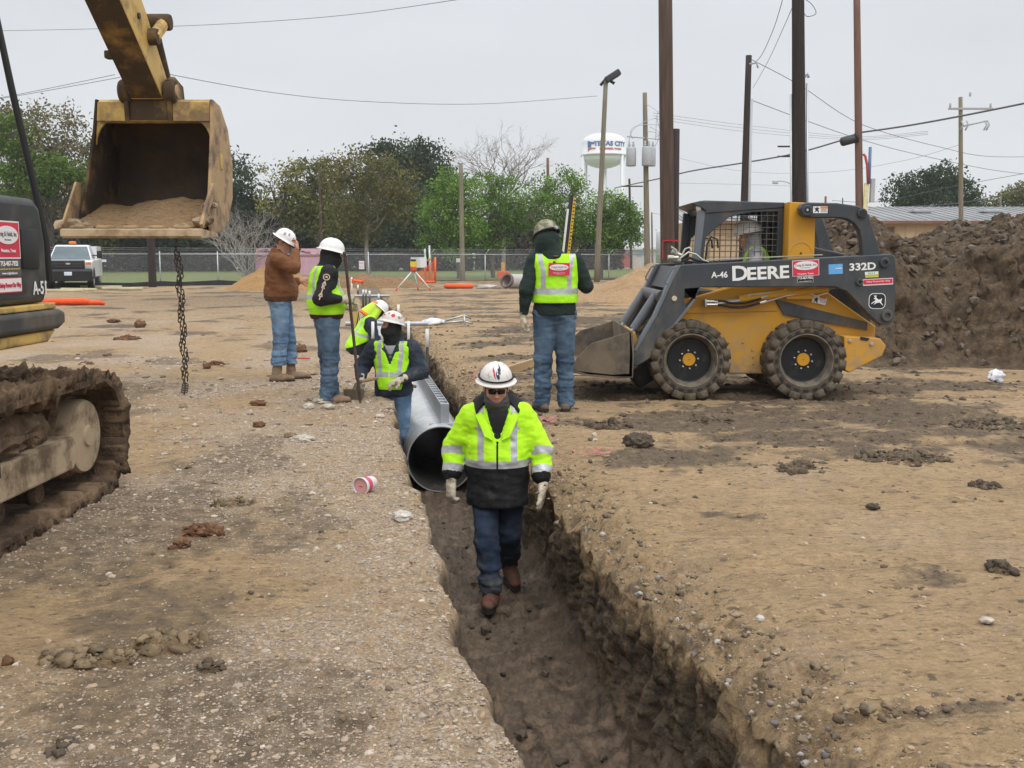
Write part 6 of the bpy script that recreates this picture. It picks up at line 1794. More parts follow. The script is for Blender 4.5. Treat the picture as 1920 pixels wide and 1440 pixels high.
def warn(px, py, w, h, roll, y, parent):
    s_ = plate(px, py, w, h, LW, 'warning_label', roll, y, parent)
    plate(px + w * SC_ * .25, py - h * SC_ * .32, w * .48, h * .28, ORG, 'warning_bar', roll, y - .0022, s_)
    x, z = Q(px - w * SC_ * .22, py)
    decal([(-.03, -.03), (.0, -.01), (.012, -.034), (.02, -.02), (.01, .004), (.028, .02), (.012, .018), (-.004, .032), (-.012, .014), (-.034, .026), (-.016, -.004)], (x, y - .0022, z), BLKP, s_, 'pictogram', depth=.001, roll=roll)
    for k_ in range(3): plate(px + w * SC_ * .24, py + h * SC_ * (-.04 + .17 * k_), w * .42, .004, GYT, 'print_line', roll, y - .0022, s_)
warn(1530, 394.5, .152, .070, 0, .048, ldr)
warn(1546, 562, .152, .078, R(-12), .262, ldr)
# leaping deer in its rounded frame
x, z = Q(1641, 562)
def rrect(w, h, r, n=5):
    o = []
    for cx, cy, a0 in ((w / 2 - r, h / 2 - r, 0), (-w / 2 + r, h / 2 - r, 90), (-w / 2 + r, -h / 2 + r, 180), (w / 2 - r, -h / 2 + r, 270)):
        o += [(cx + r * math.cos(R(a0 + 90 * i / n)), cy + r * math.sin(R(a0 + 90 * i / n))) for i in range(n + 1)]
    return o
emb = decal(rrect(.178, .166, .05), (x, .0295, z), LW, armL, 'emblem_plate', depth=.001)
decal(rrect(.164, .152, .044), (x, .0283, z), M('emblem_dark', (.014, .018, .030), .5), emb, 'emblem_ground', depth=.001)
deer = [(-.062, -.024), (-.040, -.006), (-.020, .004), (-.022, .022), (-.034, .020), (-.040, .026), (-.028, .034), (-.026, .040), (-.040, .058), (-.034, .060), (-.026, .048), (-.026, .064), (-.020, .064), (-.019, .048), (-.010, .060), (-.006, .056), (-.014, .042), (-.006, .030),
        (.012, .016), (.034, .016), (.046, .030), (.050, .026), (.046, .008), (.042, -.012), (.052, -.026), (.066, -.044), (.060, -.046), (.042, -.030), (.026, -.016), (.004, -.018), (-.012, -.024), (-.030, -.036), (-.036, -.032), (-.018, -.016), (-.030, -.012), (-.046, -.022), (-.058, -.032)]
decal(deer, (x, .0271, z), LW, emb, 'emblem_figure', depth=.001)
# ================================================================ people
SKIN = M('skin', (.54, .285, .195), .55, var=.06, scale=20)
HIVIS = M('hivis_yellow', (.46, .86, .012), .75, var=.05, scale=9, bump=.35, bscale=16, bdist=.02)
HIVIS_G = M('hivis_lime', (.40, .84, .014), .75, var=.05, scale=9, bump=.35, bscale=16, bdist=.02)
TAPE = M('reflective_tape', (.43, .44, .45), .4, .25, var=.05, scale=12)
BLKC = M('black_cloth', (.014, .014, .016), .85, var=.3, scale=7, bump=.4, bscale=18, bdist=.02)
BLKJ = M('black_jacket_nylon', (.011, .011, .012), .7, var=.3, spec=.2, scale=5, dirt=(.06, .05, .042), dirt_amt=.06, dscale=6, bump=.5, bscale=14, bdist=.02)
GRNC = M('dark_green_cloth', (.013, .026, .022), .9, var=.25, scale=7, bump=.4, bscale=20, bdist=.02)
NAVY = M('navy_cloth', (.020, .030, .048), .85, var=.3, scale=7, dirt=(.10, .09, .085), dirt_amt=.18, dscale=5, bump=.4, bscale=20, bdist=.02)
BRWN = M('brown_duck_jacket', (.175, .070, .026), .85, var=.16, scale=5, bump=.5, bscale=14, bdist=.02)
JEAN_D = M('dark_denim', (.012, .023, .046), .85, var=.5, scale=5, dirt=(.07, .068, .07), dirt_amt=.2, dscale=4, bump=.5, bscale=16, bdist=.02, stretch=(1, 1, .5))
JEAN_M = M('blue_denim', (.040, .076, .128), .85, var=.4, scale=5, dirt=(.10, .155, .22), dirt_amt=.4, dscale=3, bump=.5, bscale=16, bdist=.02, stretch=(1, 1, .6))
JEAN_L = M('light_denim', (.090, .165, .27), .85, var=.3, scale=5, dirt=(.19, .29, .42), dirt_amt=.35, dscale=3, bump=.5, bscale=16, bdist=.02, stretch=(1, 1, .6))
GLOVE = M('tan_glove', (.56, .49, .37), .85, var=.15, scale=18, dirt=(.20, .16, .11), dirt_amt=.28, dscale=14, bump=.4, bscale=60)
LEATH = M('brown_boot_leather', (.13, .065, .035), .6, var=.25, scale=9, dirt=(.15, .115, .08), dirt_amt=.5, dscale=6, bump=.3, bscale=30)
LEATH_T = M('tan_boot_leather', (.23, .13, .065), .65, var=.25, scale=9, dirt=(.25, .19, .13), dirt_amt=.4, dscale=6, bump=.3, bscale=30)
LEATH_R = M('red_boot_leather', (.15, .036, .022), .5, var=.3, scale=9, dirt=(.09, .065, .045), dirt_amt=.5, dscale=9, bump=.5, bscale=22, bdist=.02)
HATW = M('white_hard_hat', (.78, .78, .76), .35, var=.03, scale=5)
HATC = M('worn_white_hard_hat', (.68, .65, .62), .4, var=.05, scale=7, dirt=(.36, .33, .30), dirt_amt=.14, dscale=14)
CAMO = M('camouflage_hard_hat', (.42, .39, .29), .5, var=.1, scale=5, dirt=(.16, .16, .10), dirt_amt=.6, dscale=16, stretch=(1, 1, .4))
GAIT = M('grey_gaiter', (.075, .070, .075), .85, var=.15, scale=8, bump=.5, bscale=20, bdist=.02)
GLASS = M('sunglasses', (.008, .008, .009), .15)
HAIR = M('hair', (.12, .085, .06), .8, var=.2, scale=40)
def rotv(yaw=0, pitch=0, roll=0):
    """columns: right, forward, up of a head turned by yaw (left +), bowed by pitch, tilted by roll"""
    return (Matrix.Rotation(yaw, 3, 'Z') @ Matrix.Rotation(-pitch, 3, 'X') @ Matrix.Rotation(roll, 3, 'Y'))
def joints(k, **ov):
    J = dict(pelvis=(0, 0, .95), chest=(0, .0, 1.26), neck=(0, -.01, 1.47), head=(0, .03, 1.62))
    for s_, n_ in ((1, 'R'), (-1, 'L')):
        J.update({'sh' + n_: (s_ * .185, 0, 1.41), 'el' + n_: (s_ * .25, -.03, 1.13), 'wr' + n_: (s_ * .26, .06, .88),
                  'hip' + n_: (s_ * .092, 0, .90), 'kn' + n_: (s_ * .10, .02, .49), 'an' + n_: (s_ * .11, -.02, .085), 'toe' + n_: (s_ * .13, .17, .03)})
    J = {a: Vector(b) * k for a, b in J.items()}
    J.update({a: Vector(b) for a, b in ov.items()})
    return J
def torso(S, J, k, g, wide=1.0, belly=0.0, sh=True, neck=True):
    p, c = J['pelvis'], J['chest']
    up = (c - p).normalized(); rt = (J['shR'] - J['shL']).normalized(); fw = up.cross(rt).normalized() * 1; rt = fw.cross(up).normalized()
    fw = up.cross(rt)
    Rm = Matrix((rt, fw, up)).transposed()
    if fw.dot(J['toeR'] - J['anR']) < 0 and abs(fw.z) < .8: pass
    S.ell(p, ((.160 * wide) * k + g, .114 * k + g + belly * .3, .13 * k + g), Rm, .05)
    S.ell(p.lerp(c, .45) + fw * belly * .35, (.150 * wide * k + g + belly * .6, .114 * k + g + belly * .7, .17 * k + g), Rm, .06)
    S.ell(c, (.168 * wide * k + g, .114 * k + g, .20 * k + g * .7), Rm, .06)
    if sh:
        for a_, b_ in (('shR', 'shL'), ('shL', 'shR')): S.cone(J['neck'] - up * .10, J[a_] * .88 + J[b_] * .12 + Vector((0, 0, -.03)), .078 * k + g, .060 * k + g, .06)
        S.cone(c + up * .10, J['neck'], .09 * k + g * .6, .06 * k + g * .5, .05)
    return Rm
def arm(S, J, n_, k, g, gw=None, kk=.03):
    gw = g if gw is None else gw
    S.cone(J['sh' + n_], J['el' + n_], .058 * k + g, .044 * k + g, kk)
    e_, w_ = J['el' + n_], J['wr' + n_]
    r1 = .030 * k + gw
    if g > 0: w_ = w_ - (w_ - e_).normalized() * r1 * .85
    S.cone(e_, w_, .044 * k + g, r1, .02)
def leg(S, J, n_, k, g, gh=None):
    gh = g if gh is None else gh
    S.cone(J['hip' + n_] + Vector((0, 0, .02)), J['kn' + n_], .088 * k + g, .060 * k + g, .03)
    S.cone(J['kn' + n_], J['an' + n_], .058 * k + g, .040 * k + gh, .025)
def foot(S, J, n_, g=0.0, sole=True):
    a, t_ = J['an' + n_], J['toe' + n_]
    d = (t_ - a); d.z = 0
    f = d.normalized(); heel = a - f * .045; 
    up = Vector((0, 0, 1)); tilt = (t_.z - .03) - (a.z - .085)
    h0 = Vector((heel.x, heel.y, a.z - .045)); t0 = Vector((t_.x, t_.y, t_.z + .018))
    S.cone(a + Vector((0, 0, .05)), Vector((a.x, a.y, a.z - .03)), .046 + g, .044 + g, .02)
    S.cone(h0, a.lerp(t0, .55) + Vector((0, 0, -.018)), .040 + g, .043 + g, .03)
    S.cone(a.lerp(t0, .5) + Vector((0, 0, -.016)), t0, .043 + g, .036 + g, .03, flat=((0, 0, 1), 1.25))
def head(S, c, Rm, k=1.0, ears=True):
    def P(x, y, z): return c + Rm @ Vector((x, y, z))
    S.ell(P(0, -.008, .030), (.077 * k, .098 * k, .100 * k), Rm, .02)
    S.ell(P(0, .022, -.052), (.060 * k, .070 * k, .075 * k), Rm, .04)
    S.ell(P(0, .070, -.100), (.028, .022, .022), Rm, .03)
    S.cone(P(0, .090, .012), P(0, .112, -.026), .008, .014, .012)
    for s_ in (-1, 1):
        S.ell(P(s_ * .013, .100, -.030), (.009, .009, .008), Rm, .008)
        S.cone(P(s_ * .018, .086, .028), P(s_ * .042, .074, .026), .010, .009, .015)
        S.ell(P(s_ * .045, .068, -.022), (.020, .016, .016), Rm, .03)
        if ears: S.ell(P(s_ * .080, -.012, -.008), (.010, .024, .032), Rm, .008)
        S.ell(P(s_ * .030, .093, .008), (.013, .010, .008), Rm, .008, 'sub')
    S.cone(P(-.018, .088, -.054), P(.018, .088, -.054), .007, .007, .008)
    S.cone(P(-.016, .086, -.066), P(.016, .086, -.066), .008, .008, .008)
def hand(S, w, d, n, thumb, curl=.5, r=.0105, spread=.06, thumb_in=.3):
    """w wrist, d towards the fingertips, n out of the palm, thumb: side the thumb leaves on (unit vector sign along across)"""
    d = Vector(d).normalized(); n = Vector(n); n = (n - d * n.dot(d)).normalized(); a = d.cross(n).normalized() * thumb
    Rm = Matrix((a, d, n)).transposed()
    S.rbox(w + d * .052, (.030, .036, .004), .011, Rm, .012)
    S.cone(w - d * .01, w + d * .03, .026, .030, .02, flat=(n, 1.25))
    for i, (off, L) in enumerate(((.030, .070), (.0105, .078), (-.0095, .072), (-.029, .056))):
        p = w + d * (.090 - abs(off) * .15) + a * off
        dirv = (d + a * off * spread * 30 * .18).normalized()
        ang = 0
        for j, fr in enumerate((.44, .32, .24)):
            ang += curl * (.75 if j == 0 else 1.0) * (1 + .12 * i)
            q = p + (dirv * math.cos(ang) + n * math.sin(ang)) * (L * fr)
            S.cone(p, q, r * (1.0 - .06 * j), r * (.94 - .06 * j), .006 if j else .010)
            p = q
    p = w + d * .022 + a * .026
    dv = (a * .75 + d * .75 + n * (.25 + thumb_in)).normalized()
    q = p + dv * .042; S.cone(p, q, r * 1.35, r * 1.1, .014)
    dv2 = (a * (.35 - thumb_in * .5) + d * 1.0 + n * (.15 + thumb_in)).normalized()
    S.cone(q, q + dv2 * .034, r * 1.1, r * .95, .006)
def hat_mesh(brim=.030, front=.040, k=1.0):
    """hard hat in the head's frame: dome, three ridges and a brim"""
    bm = bmesh.new(); n = 40
    rx, ry, rz = .114 * k, .130 * k, .112 * k
    prof = [(0, 1.0)] + [(math.sin(a), math.cos(a)) for a in [math.pi / 2 * i / 10 for i in range(1, 11)]]
    rings = []
    for pr, pz in prof:
        if pr == 0: rings.append([bm.verts.new((0, 0, rz))]); continue
        rg_ = []
        for j in range(n):
            t_ = 2 * math.pi * j / n
            x = rx * pr * math.cos(t_); y = ry * pr * math.sin(t_)
            ridge = .004 * (math.exp(-(x / .010) ** 2) + .7 * math.exp(-((abs(x) - .035) / .008) ** 2)) * (pz > .25)
            rg_.append(bm.verts.new((x, y, rz * pz + ridge)))
        rings.append(rg_)
    for f_, dz, add in ((1.0, -.006, .004), (1.0, -.012, .5), (1.0, -.018, 1.0), (1.0, -.0225, .99), (1.0, -.019, .5), (.95, -.012, 0.0)):
        rg_ = []
        for j in range(n):
            t_ = 2 * math.pi * j / n
            b_ = brim + (front - brim) * max(0, math.sin(t_)) ** 2
            e_ = add * b_ if add <= 1 and add > .01 else add
            rg_.append(bm.verts.new(((rx * f_ + e_) * math.cos(t_), (ry * f_ + e_) * math.sin(t_), dz - .010 * max(0, math.sin(t_)) * min(1, add))))
        rings.append(rg_)
    for A, B in zip(rings[:-1], rings[1:]):
        for j in range(n):
            j2 = (j + 1) % n
            if len(A) == 1: bm.faces.new((A[0], B[j], B[j2]))
            else: bm.faces.new((A[j], B[j], B[j2], A[j2]))
    bmesh.ops.recalc_face_normals(bm, faces=bm.faces[:])
    me = D.meshes.new('hard_hat'); bm.to_mesh(me); bm.free()
    return me
def put_hat(t, c, Rm, m_, k=1.0, brim=.030, front=.040, band=None, tilt=0.0, up=.058):
    Mx = Matrix.Translation(c + Rm @ Vector((0, 0, up))) @ (Rm @ Matrix.Rotation(tilt, 3, 'X')).to_4x4()
    me = hat_mesh(brim, front, k); me.transform(Mx)
    o = part('hard_hat', me, m_, t, 40)
    if band:
        pts = [(.1205 * k * math.cos(a), .1445 * k * math.sin(a), .012 - .012 * math.sin(a)) for a in [2 * math.pi * i / 32 for i in range(32)]]
        mb = MB(); mb.tube(pts, .0065, 6, closed=True); me = mb.data('x'); me.transform(Mx); part('hat_band', me, band, o, 60)
    return o, Mx
def on_dome(pts2, z0, x0, Mx, m_, parent, name, k=1.0, lift=.002, phi0=math.pi / 2):
    """a flat print laid on the dome: pts2 in metres, x across and y up from the point (angle phi0, height z0)"""
    rx, ry, rz = .114 * k + lift, .130 * k + lift, .112 * k + lift
    bm = bmesh.new()
    if name == 'hat_emblem': pts2 = [(x * 1.35, y * 1.35) for x, y in pts2]
    vs = [bm.verts.new((x, y, 0)) for x, y in pts2]
    bm.faces.new(vs)
    bmesh.ops.triangulate(bm, faces=bm.faces[:])
    bmesh.ops.subdivide_edges(bm, edges=bm.edges[:], cuts=2)
    for v in bm.verts:
        z = min(z0 + v.co.y, rz * .98); pr = math.sqrt(max(0, 1 - (z / rz) ** 2))
        ph = phi0 - (v.co.x + x0) / (.13 * k)
        v.co = Vector((rx * pr * math.cos(ph), ry * pr * math.sin(ph), z))
    bmesh.ops.recalc_face_normals(bm, faces=bm.faces[:])
    me = D.meshes.new(name); bm.to_mesh(me); bm.free(); me.transform(Mx)
    return part(name, me, m_, parent, 180)
def bounds(J, pad=.26):
    P = np.array([v[:] for v in J.values()])
    return P.min(0) - pad, P.max(0) + pad
def build_body(t, J, k, Rh, h=.0085, hands={}):
    lo, hi = bounds(J); S = Sdf(lo, hi, h)
    torso(S, J, k, -.004)
    for n_ in 'RL': arm(S, J, n_, k, -.004); leg(S, J, n_, k, -.006); foot(S, J, n_, -.008)
    S.cone(J['neck'] - Vector((0, 0, .06)), J['head'] - Vector((0, .0, .05)), .058 * k, .054 * k, .04)
    head(S, J['head'], Rh)
    for n_ in 'RL':
        w, d, nv, th, cu, r_ = hands[n_][:6]; hand(S, Vector(w), d, nv, th, cu, r_)
    return part('body', S.mesh('body'), SKIN, t, 180)
def cloth(t, name, J, fn, m_, rule=None, h=.008, pad=.3, sub=None, parent=None):
    lo, hi = bounds(J, pad)
    S = Sdf(lo, hi, h); fn(S)
    return part(name, S.mesh(name, rule), m_, parent or t, 180)
def trousers(t, J, k, m_, g=.016, gh=.026, waist=None, hem=.06, belly=0.0, wide=1.0, h=.008, wr=.009):
    waist = waist or J['pelvis'].z + .10 * k
    lo, hi = bounds(J, .25); hi[2] = waist + .05
    S = Sdf(lo, hi, h)
    torso(S, J, k, g * .75, wide, belly, sh=False)
    for n_ in 'RL': leg(S, J, n_, k, g, gh)
    zk = min(J['knR'].z, J['knL'].z)
    def wgt(P): return .35 + 1.0 * sst(zk + .05, zk - .30, P[:, 2]) + .6 * np.exp(-((P[:, 2] - zk) / .09) ** 2) + .5 * np.exp(-((P[:, 2] - J['hipR'].z) / .08) ** 2)
    S.F -= .004
    S.wrinkle(wr * 1.7, 6, 6, 14, 3, wgt)
    S.cut((0, 0, waist), (0, 0, 1))
    for n_ in 'RL': pass
    zlow = min(J['anR'].z, J['anL'].z) - .085 + hem
    S.cut((0, 0, zlow), (0, 0, -1))
    return part('trousers', S.mesh('trousers'), m_, t, 180)
def boots(t, J, m_, h=.006, shaft=None, m_sh=None):
    for n_ in 'RL':
        sub_ = {'a': J['an' + n_], 't': J['toe' + n_]}
        lo, hi = bounds(sub_, .12); hi[2] += .16
        S = Sdf(lo, hi, h); foot(S, J, n_, .006)
        a = J['an' + n_]; u = (J['kn' + n_] - a).normalized()
        if shaft: S.cone(a - u * .02, a + u * shaft, .052, .056, .03); S.cut(a + u * shaft, u); S.wrinkle(.006, 9, 9, 22, 2)
        o = part('boot', S.mesh('boot'), m_sh or m_, t, 180)
        # welted sole
        T = J['toe' + n_]; f = T - a; f.z = 0; f.normalize(); sd = Vector((-f.y, f.x, 0))
        bz, tz = a.z - .085, T.z - .03
        L = (Vector((T.x, T.y, 0)) - Vector((a.x, a.y, 0))).length
        outl = [(-.095, 0), (-.085, .036), (-.03, .040), (.04, .040), (L - .03, .048), (L + .03, .036), (L + .05, 0)]
        pts = outl + [(x, -y) for x, y in outl[1:-1]][::-1]
        bm = bmesh.new(); top = []; bot_ = []
        for x, y in pts:
            zz = bz + (tz - bz) * max(0, min(1, (x + .06) / (L + .06)))
            p = Vector((a.x, a.y, 0)) + f * x + sd * y
            top.append(bm.verts.new((p.x, p.y, zz + .026))); bot_.append(bm.verts.new((p.x, p.y, zz)))
        bm.faces.new(top); bm.faces.new(bot_[::-1])
        for i in range(len(pts)): bm.faces.new((top[i], bot_[i], bot_[(i + 1) % len(pts)], top[(i + 1) % len(pts)]))
        bmesh.ops.recalc_face_normals(bm, faces=bm.faces[:])
        me = D.meshes.new('sole'); bm.to_mesh(me); bm.free(); part('sole', me, RUB, o)
def glove(t, w, d, n, thumb, curl, m_=None, thumb_in=.3, h=.0036, cuff=.06):
    w = Vector(w); d = Vector(d).normalized()
    S = Sdf(np.array(w) - .17, np.array(w) + .17, h)
    hand(S, w, d, n, thumb, curl, .0142, thumb_in=thumb_in)
    dd = d; nn_ = Vector(n); nn_ = (nn_ - dd * nn_.dot(dd)).normalized(); S.ell(w + dd * .055, (.046, .055, .024), Matrix((dd.cross(nn_), dd, nn_)).transposed(), .015)
    S.cone(w - d * cuff, w + d * .01, .041, .033, .015)
    S.wrinkle(.002, 30, 30, 30, 2)
    return part('glove', S.mesh('glove'), m_ or GLOVE, t, 180)
def gloves(t, H, m_=None, h=.0036):
    for w, d, n, th, cu, r_ in H.values(): glove(t, w, d, n, th, cu, m_, h=h)
def person(label, loc, yaw): return thing('person', label, 'person', loc, yaw)
def along(P, a, b):
    a = np.array(a); b = np.array(b); d = b - a
    return ((P - a) @ d) / (d @ d), np.linalg.norm((P - a) - np.outer(np.clip(((P - a) @ d) / (d @ d), 0, 1), d), axis=1)
def eyes(t, c, Rm):
    for s_ in (-1, 1):
        mb = MB(); mb.lathe([(0, .0105)] + [(.0105 * math.sin(a), .0105 * math.cos(a)) for a in [math.pi * i / 6 for i in range(1, 6)]] + [(0, -.0105)], 12, Matrix.Translation(c + Rm @ Vector((s_ * .030, .080, .010))))
        o = mb.part('eye', M('eye_white', (.7, .68, .66), .3), t, 60)
def shades(t, c, Rm):
    mb = MB(); T4 = Matrix.Translation(c) @ Rm.to_4x4()
    for s_ in (-1, 1):
        mb.box((-.026, -.004, -.017), (.026, .004, .017), .007, T4 @ Matrix.Translation((s_ * .031, .100, .010)) @ Matrix.Rotation(-s_ * .32, 4, 'Z'))
        mb.box((-.003, -.07, -.004), (.003, .03, .004), .002, T4 @ Matrix.Translation((s_ * .074, .05, .014)))
    mb.box((-.010, -.004, -.003), (.010, .004, .003), .001, T4 @ Matrix.Translation((0, .106, .014)))
    mb.part('sunglasses', GLASS, t, 30)

# ---------------------------------------------------------------- the man walking towards us in the trench
k = .945
t = person('man in yellow and black jacket, white hard hat and dark jeans walking up the trench', (-.10, 6.98, -.885), math.pi)
J = joints(k, head=(0.01, .085, 1.505), neck=(0, .03, 1.40), chest=(0, .015, 1.20),
           hipR=(.095, .0, .86), knR=(.075, .20, .49), anR=(.045, .27, .10), toeR=(.06, .465, .075), hipL=(-.095, -.02, .86), knL=(-.085, .01, .47), anL=(-.075, -.27, .19), toeL=(-.12, -.09, .045),
           shR=(.170, .0, 1.30), shL=(-.170, .0, 1.30), elR=(.305, -.05, 1.06), elL=(-.300, .03, 1.06), wrR=(.325, .04, .845), wrL=(-.310, .15, .85))
Rh = rotv(R(4), R(12))
HN = {'R': (J['wrR'] + Vector((.0, .005, -.012)), (.02, .18, -1), (-.75, -.5, -.1), -1, .50, .009), 'L': (J['wrL'] + Vector((.0, .005, -.012)), (.10, .42, -.9), (.9, -.35, .15), 1, .12, .009)}
build_body(t, J, k, Rh, .009, HN)
trousers(t, J, k, JEAN_D, .020, .040, hem=.115, belly=.03, wide=1.12, wr=.011)
boots(t, J, LEATH, shaft=.27, m_sh=LEATH_R)
hem = .695
def jacket(S):
    torso(S, J, k, .034, 1.12, .055)
    S.cone((0, .03, .92), (0, .055, .70), .208, .218, .06, flat=((0, 1, 0), 1.18))
    for n_ in 'RL': arm(S, J, n_, k, .043, .040, .05)
    S.wrinkle(.013, 5, 5, 9, 3); S.wrinkle(.004, 14, 14, 22, 2)
    S.cut((0, 0, hem), (0, 0, -1))
    for n_ in 'RL': S.cut(J['wr' + n_] + (J['wr' + n_] - J['el' + n_]).normalized() * .00 + Vector((0, 0, -.02)), (J['wr' + n_] - J['el' + n_]) if False else Vector((0, 0, -1)))  if False else None
    # the jacket hangs open at the throat
    for q in range(7):
        z = 1.14 + q * .045
        S.cone((0, .12, z), (0, .26, z), .008 + .014 * q, .010 + .016 * q, .0, 'sub')
    S.cone((0, .03, 1.36), (0, .05, 1.50), .095, .12, .0, 'sub')
def rule(P):
    m_ = np.zeros(len(P), int)
    x, y, z = P.T
    inarm = np.zeros(len(P), bool)
    for n_ in 'RL':
        tt, dd_ = along(P, J['el' + n_], J['wr' + n_]); tu, du = along(P, J['sh' + n_], J['el' + n_])
        ia = ((dd_ < .095) & (np.abs(x) > .235) & (tt > -.2)) | ((du < .1) & (np.abs(x) > .25))
        inarm |= ia
        m_[ia & (tt > -.02) & (tt < .22)] = 1; m_[ia & (tt > .50) & (tt < .72)] = 1; m_[ia & (tt >= .72)] = 2
    b = ~inarm
    m_[b & (z < .965)] = 2
    m_[b & (z >= .965) & (z < 1.02)] = 1
    sx = np.abs(x) - (.115 + .03 * np.clip((1.36 - z) / .3, 0, 1) * 0)
    m_[b & (z >= 1.02) & (np.abs(sx) < .022)] = 1
    m_[b & (z > 1.22) & (z < 1.238) & (np.abs(sx) < .040) & (y > 0)] = 1
    m_[b & (z < 1.14) & (np.abs(x) < .006) & (y > 0)] = 2
    return m_
JK = cloth(t, 'jacket', J, jacket, [HIVIS, TAPE, BLKJ], rule, .0065, .2)
def inner(S):
    torso(S, J, k, .018, 1.08, .03); S.cut((0, 0, 1.0), (0, 0, -1)); S.wrinkle(.006, 10, 10, 14, 2)
cloth(t, 'undershirt', J, inner, [BLKC], None, .008, .2)
def patch(nm, A, B, C, E, th, m_, par, bulge=.02, n=9):
    """a thick curved flap between four corners"""
    A, B, C, E = (np.array(q) for q in (A, B, C, E))
    u = np.linspace(0, 1, n)[:, None, None]; v = np.linspace(0, 1, n)[None, :, None]
    P = (A * (1 - u) + B * u) * (1 - v) + (E * (1 - u) + C * u) * v
    nr = np.cross(B - A, E - A); nr = nr / np.linalg.norm(nr)
    if nr[2] < 0: nr = -nr
    P = P + nr * (bulge * np.sin(np.pi * u) * np.sin(np.pi * v) + .006 * noise3(P[..., :1] * 22, P[..., 1:2] * 22, P[..., 2:] * 22))
    Q = P - nr * th
    I = np.arange(n * n).reshape(n, n); f = lambda J_: np.stack([J_[:-1, :-1], J_[1:, :-1], J_[1:, 1:], J_[:-1, 1:]], -1).reshape(-1, 4)
    rim = np.concatenate([I[:, 0], I[-1, 1:], I[-2::-1, -1], I[0, -2:0:-1]]); rn = np.roll(rim, -1)
    Fq = np.concatenate([f(I), f(I)[:, ::-1] + n * n, np.stack([rim, rn, rn + n * n, rim + n * n], -1)[:, ::-1]])
    me = np_mesh(nm, np.concatenate([P.reshape(-1, 3), Q.reshape(-1, 3)]), Fq)
    bm = bmesh.new(); bm.from_mesh(me); bmesh.ops.recalc_face_normals(bm, faces=bm.faces[:]); bm.to_mesh(me); bm.free()
    return part(nm, me, m_, par, 50)
for s_ in (-1, 1):
    patch('collar', (s_ * .080, -.08, 1.475), (s_ * .175, -.02, 1.405), (s_ * .150, .125, 1.345), (s_ * .078, .075, 1.425), .014, BLKC, JK, .022)
    patch('lapel', (s_ * .075, .105, 1.37), (s_ * .150, .128, 1.325), (s_ * .085, .205, 1.19), (s_ * .030, .200, 1.16), .010, HIVIS, JK, .012)
def collar(S):
    S.cone((.07, -.06, 1.43), (-.07, -.06, 1.43), .045, .045, .03)
    for s_ in (-1, 1): S.cone((s_ * .075, -.05, 1.43), (s_ * .075, .04, 1.40), .04, .03, .03)
cloth(t, 'collar_stand', J, collar, [BLKC], None, .007, .2, parent=JK)
def gaiter(S):
    c = J['head']
    S.cone(c + Rh @ Vector((0, .026, -.085)), J['neck'] + Vector((0, .03, -.01)), .076, .088, .03)
    S.ell(c + Rh @ Vector((0, .030, -.075)), (.078, .078, .045), Rh, .03)
    S.ell(c + Rh @ Vector((0, -.02, -.02)), (.082, .085, .07), Rh, .03)
    S.wrinkle(.007, 6, 6, 34, 2)
    S.ell(c + Rh @ Vector((0, .09, -.008)), (.072, .085, .064), Rh, .012, 'sub')
    S.cut(c + Rh @ Vector((0, 0, .05)), Rh @ Vector((0, 0, 1)))
cloth(t, 'neck_gaiter', J, gaiter, [GAIT], None, .005, .2)
shades(t, J['head'], Rh)
hat, Mx = put_hat(t, J['head'], Rh, HATC, .98, .030, .036, BLKC, R(5), up=.076)
NVP = M('navy_print', (.012, .02, .06), .5); RDP = M('scarlet_print', (.55, .02, .05), .5)
bull = [(-.033, .030), (-.026, .037), (-.016, .040), (-.023, .030), (-.018, .022), (-.004, .016), (.006, .008), (.008, -.004), (.003, -.018), (-.005, -.029), (-.013, -.030), (-.016, -.022), (-.015, -.008), (-.024, -.004), (-.024, .004), (-.030, .012)]
bullr = [(.006, -.030), (.010, -.012), (.014, .002), (.018, .012), (.028, .022), (.026, .030), (.031, .026), (.034, .016), (.031, .006), (.024, .002), (.021, -.010), (.012, -.022)]
on_dome(bull, .058, 0.0, Mx, NVP, hat, 'hat_emblem', .98)
on_dome(bullr, .058, 0.0, Mx, RDP, hat, 'hat_emblem', .98)
on_dome([(-.004 + .006 * math.cos(math.pi / 2 + i * math.pi / 5) * (1 if i % 2 == 0 else .42), -.004 + .006 * math.sin(math.pi / 2 + i * math.pi / 5) * (1 if i % 2 == 0 else .42)) for i in range(10)], .058, 0.0, Mx, HATW, hat, 'hat_emblem', .98, .0032)
gloves(t, HN)

# ---------------------------------------------------------------- the man with his back to us, beside the loader
k = 1.035
t = person('man seen from behind in lime vest, dark green hood and camouflage hard hat', (.42, 10.02, -.01), R(4))
J = joints(k, head=(-.075, .03, 1.70), neck=(-.03, .0, 1.545), chest=(0, -.02, 1.33), elR=(.315, .02, 1.24), wrR=(.20, .22, 1.30), elL=(-.285, -.06, 1.20), wrL=(-.31, -.02, .945),
           shR=(.20, 0, 1.475), shL=(-.20, 0, 1.475), anR=(.115, -.02, .085), toeR=(.15, .17, .03), anL=(-.115, -.01, .085), toeL=(-.16, .17, .03), knR=(.11, .02, .50), knL=(-.11, .02, .50))
Rh = rotv(R(28), R(18))
HN = {'L': (J['wrL'] + Vector((0, .005, -.02)), (.03, .1, -1), (1, .1, 0), 1, .55, .009), 'R': (J['wrR'], (-.6, .6, .1), (-.5, -.5, .2), 1, .9, .009)}
build_body(t, J, k, Rh, .010, HN)
trousers(t, J, k, JEAN_M, .024, .036, hem=.035, wide=1.10, wr=.011, belly=.015)
boots(t, J, LEATH)
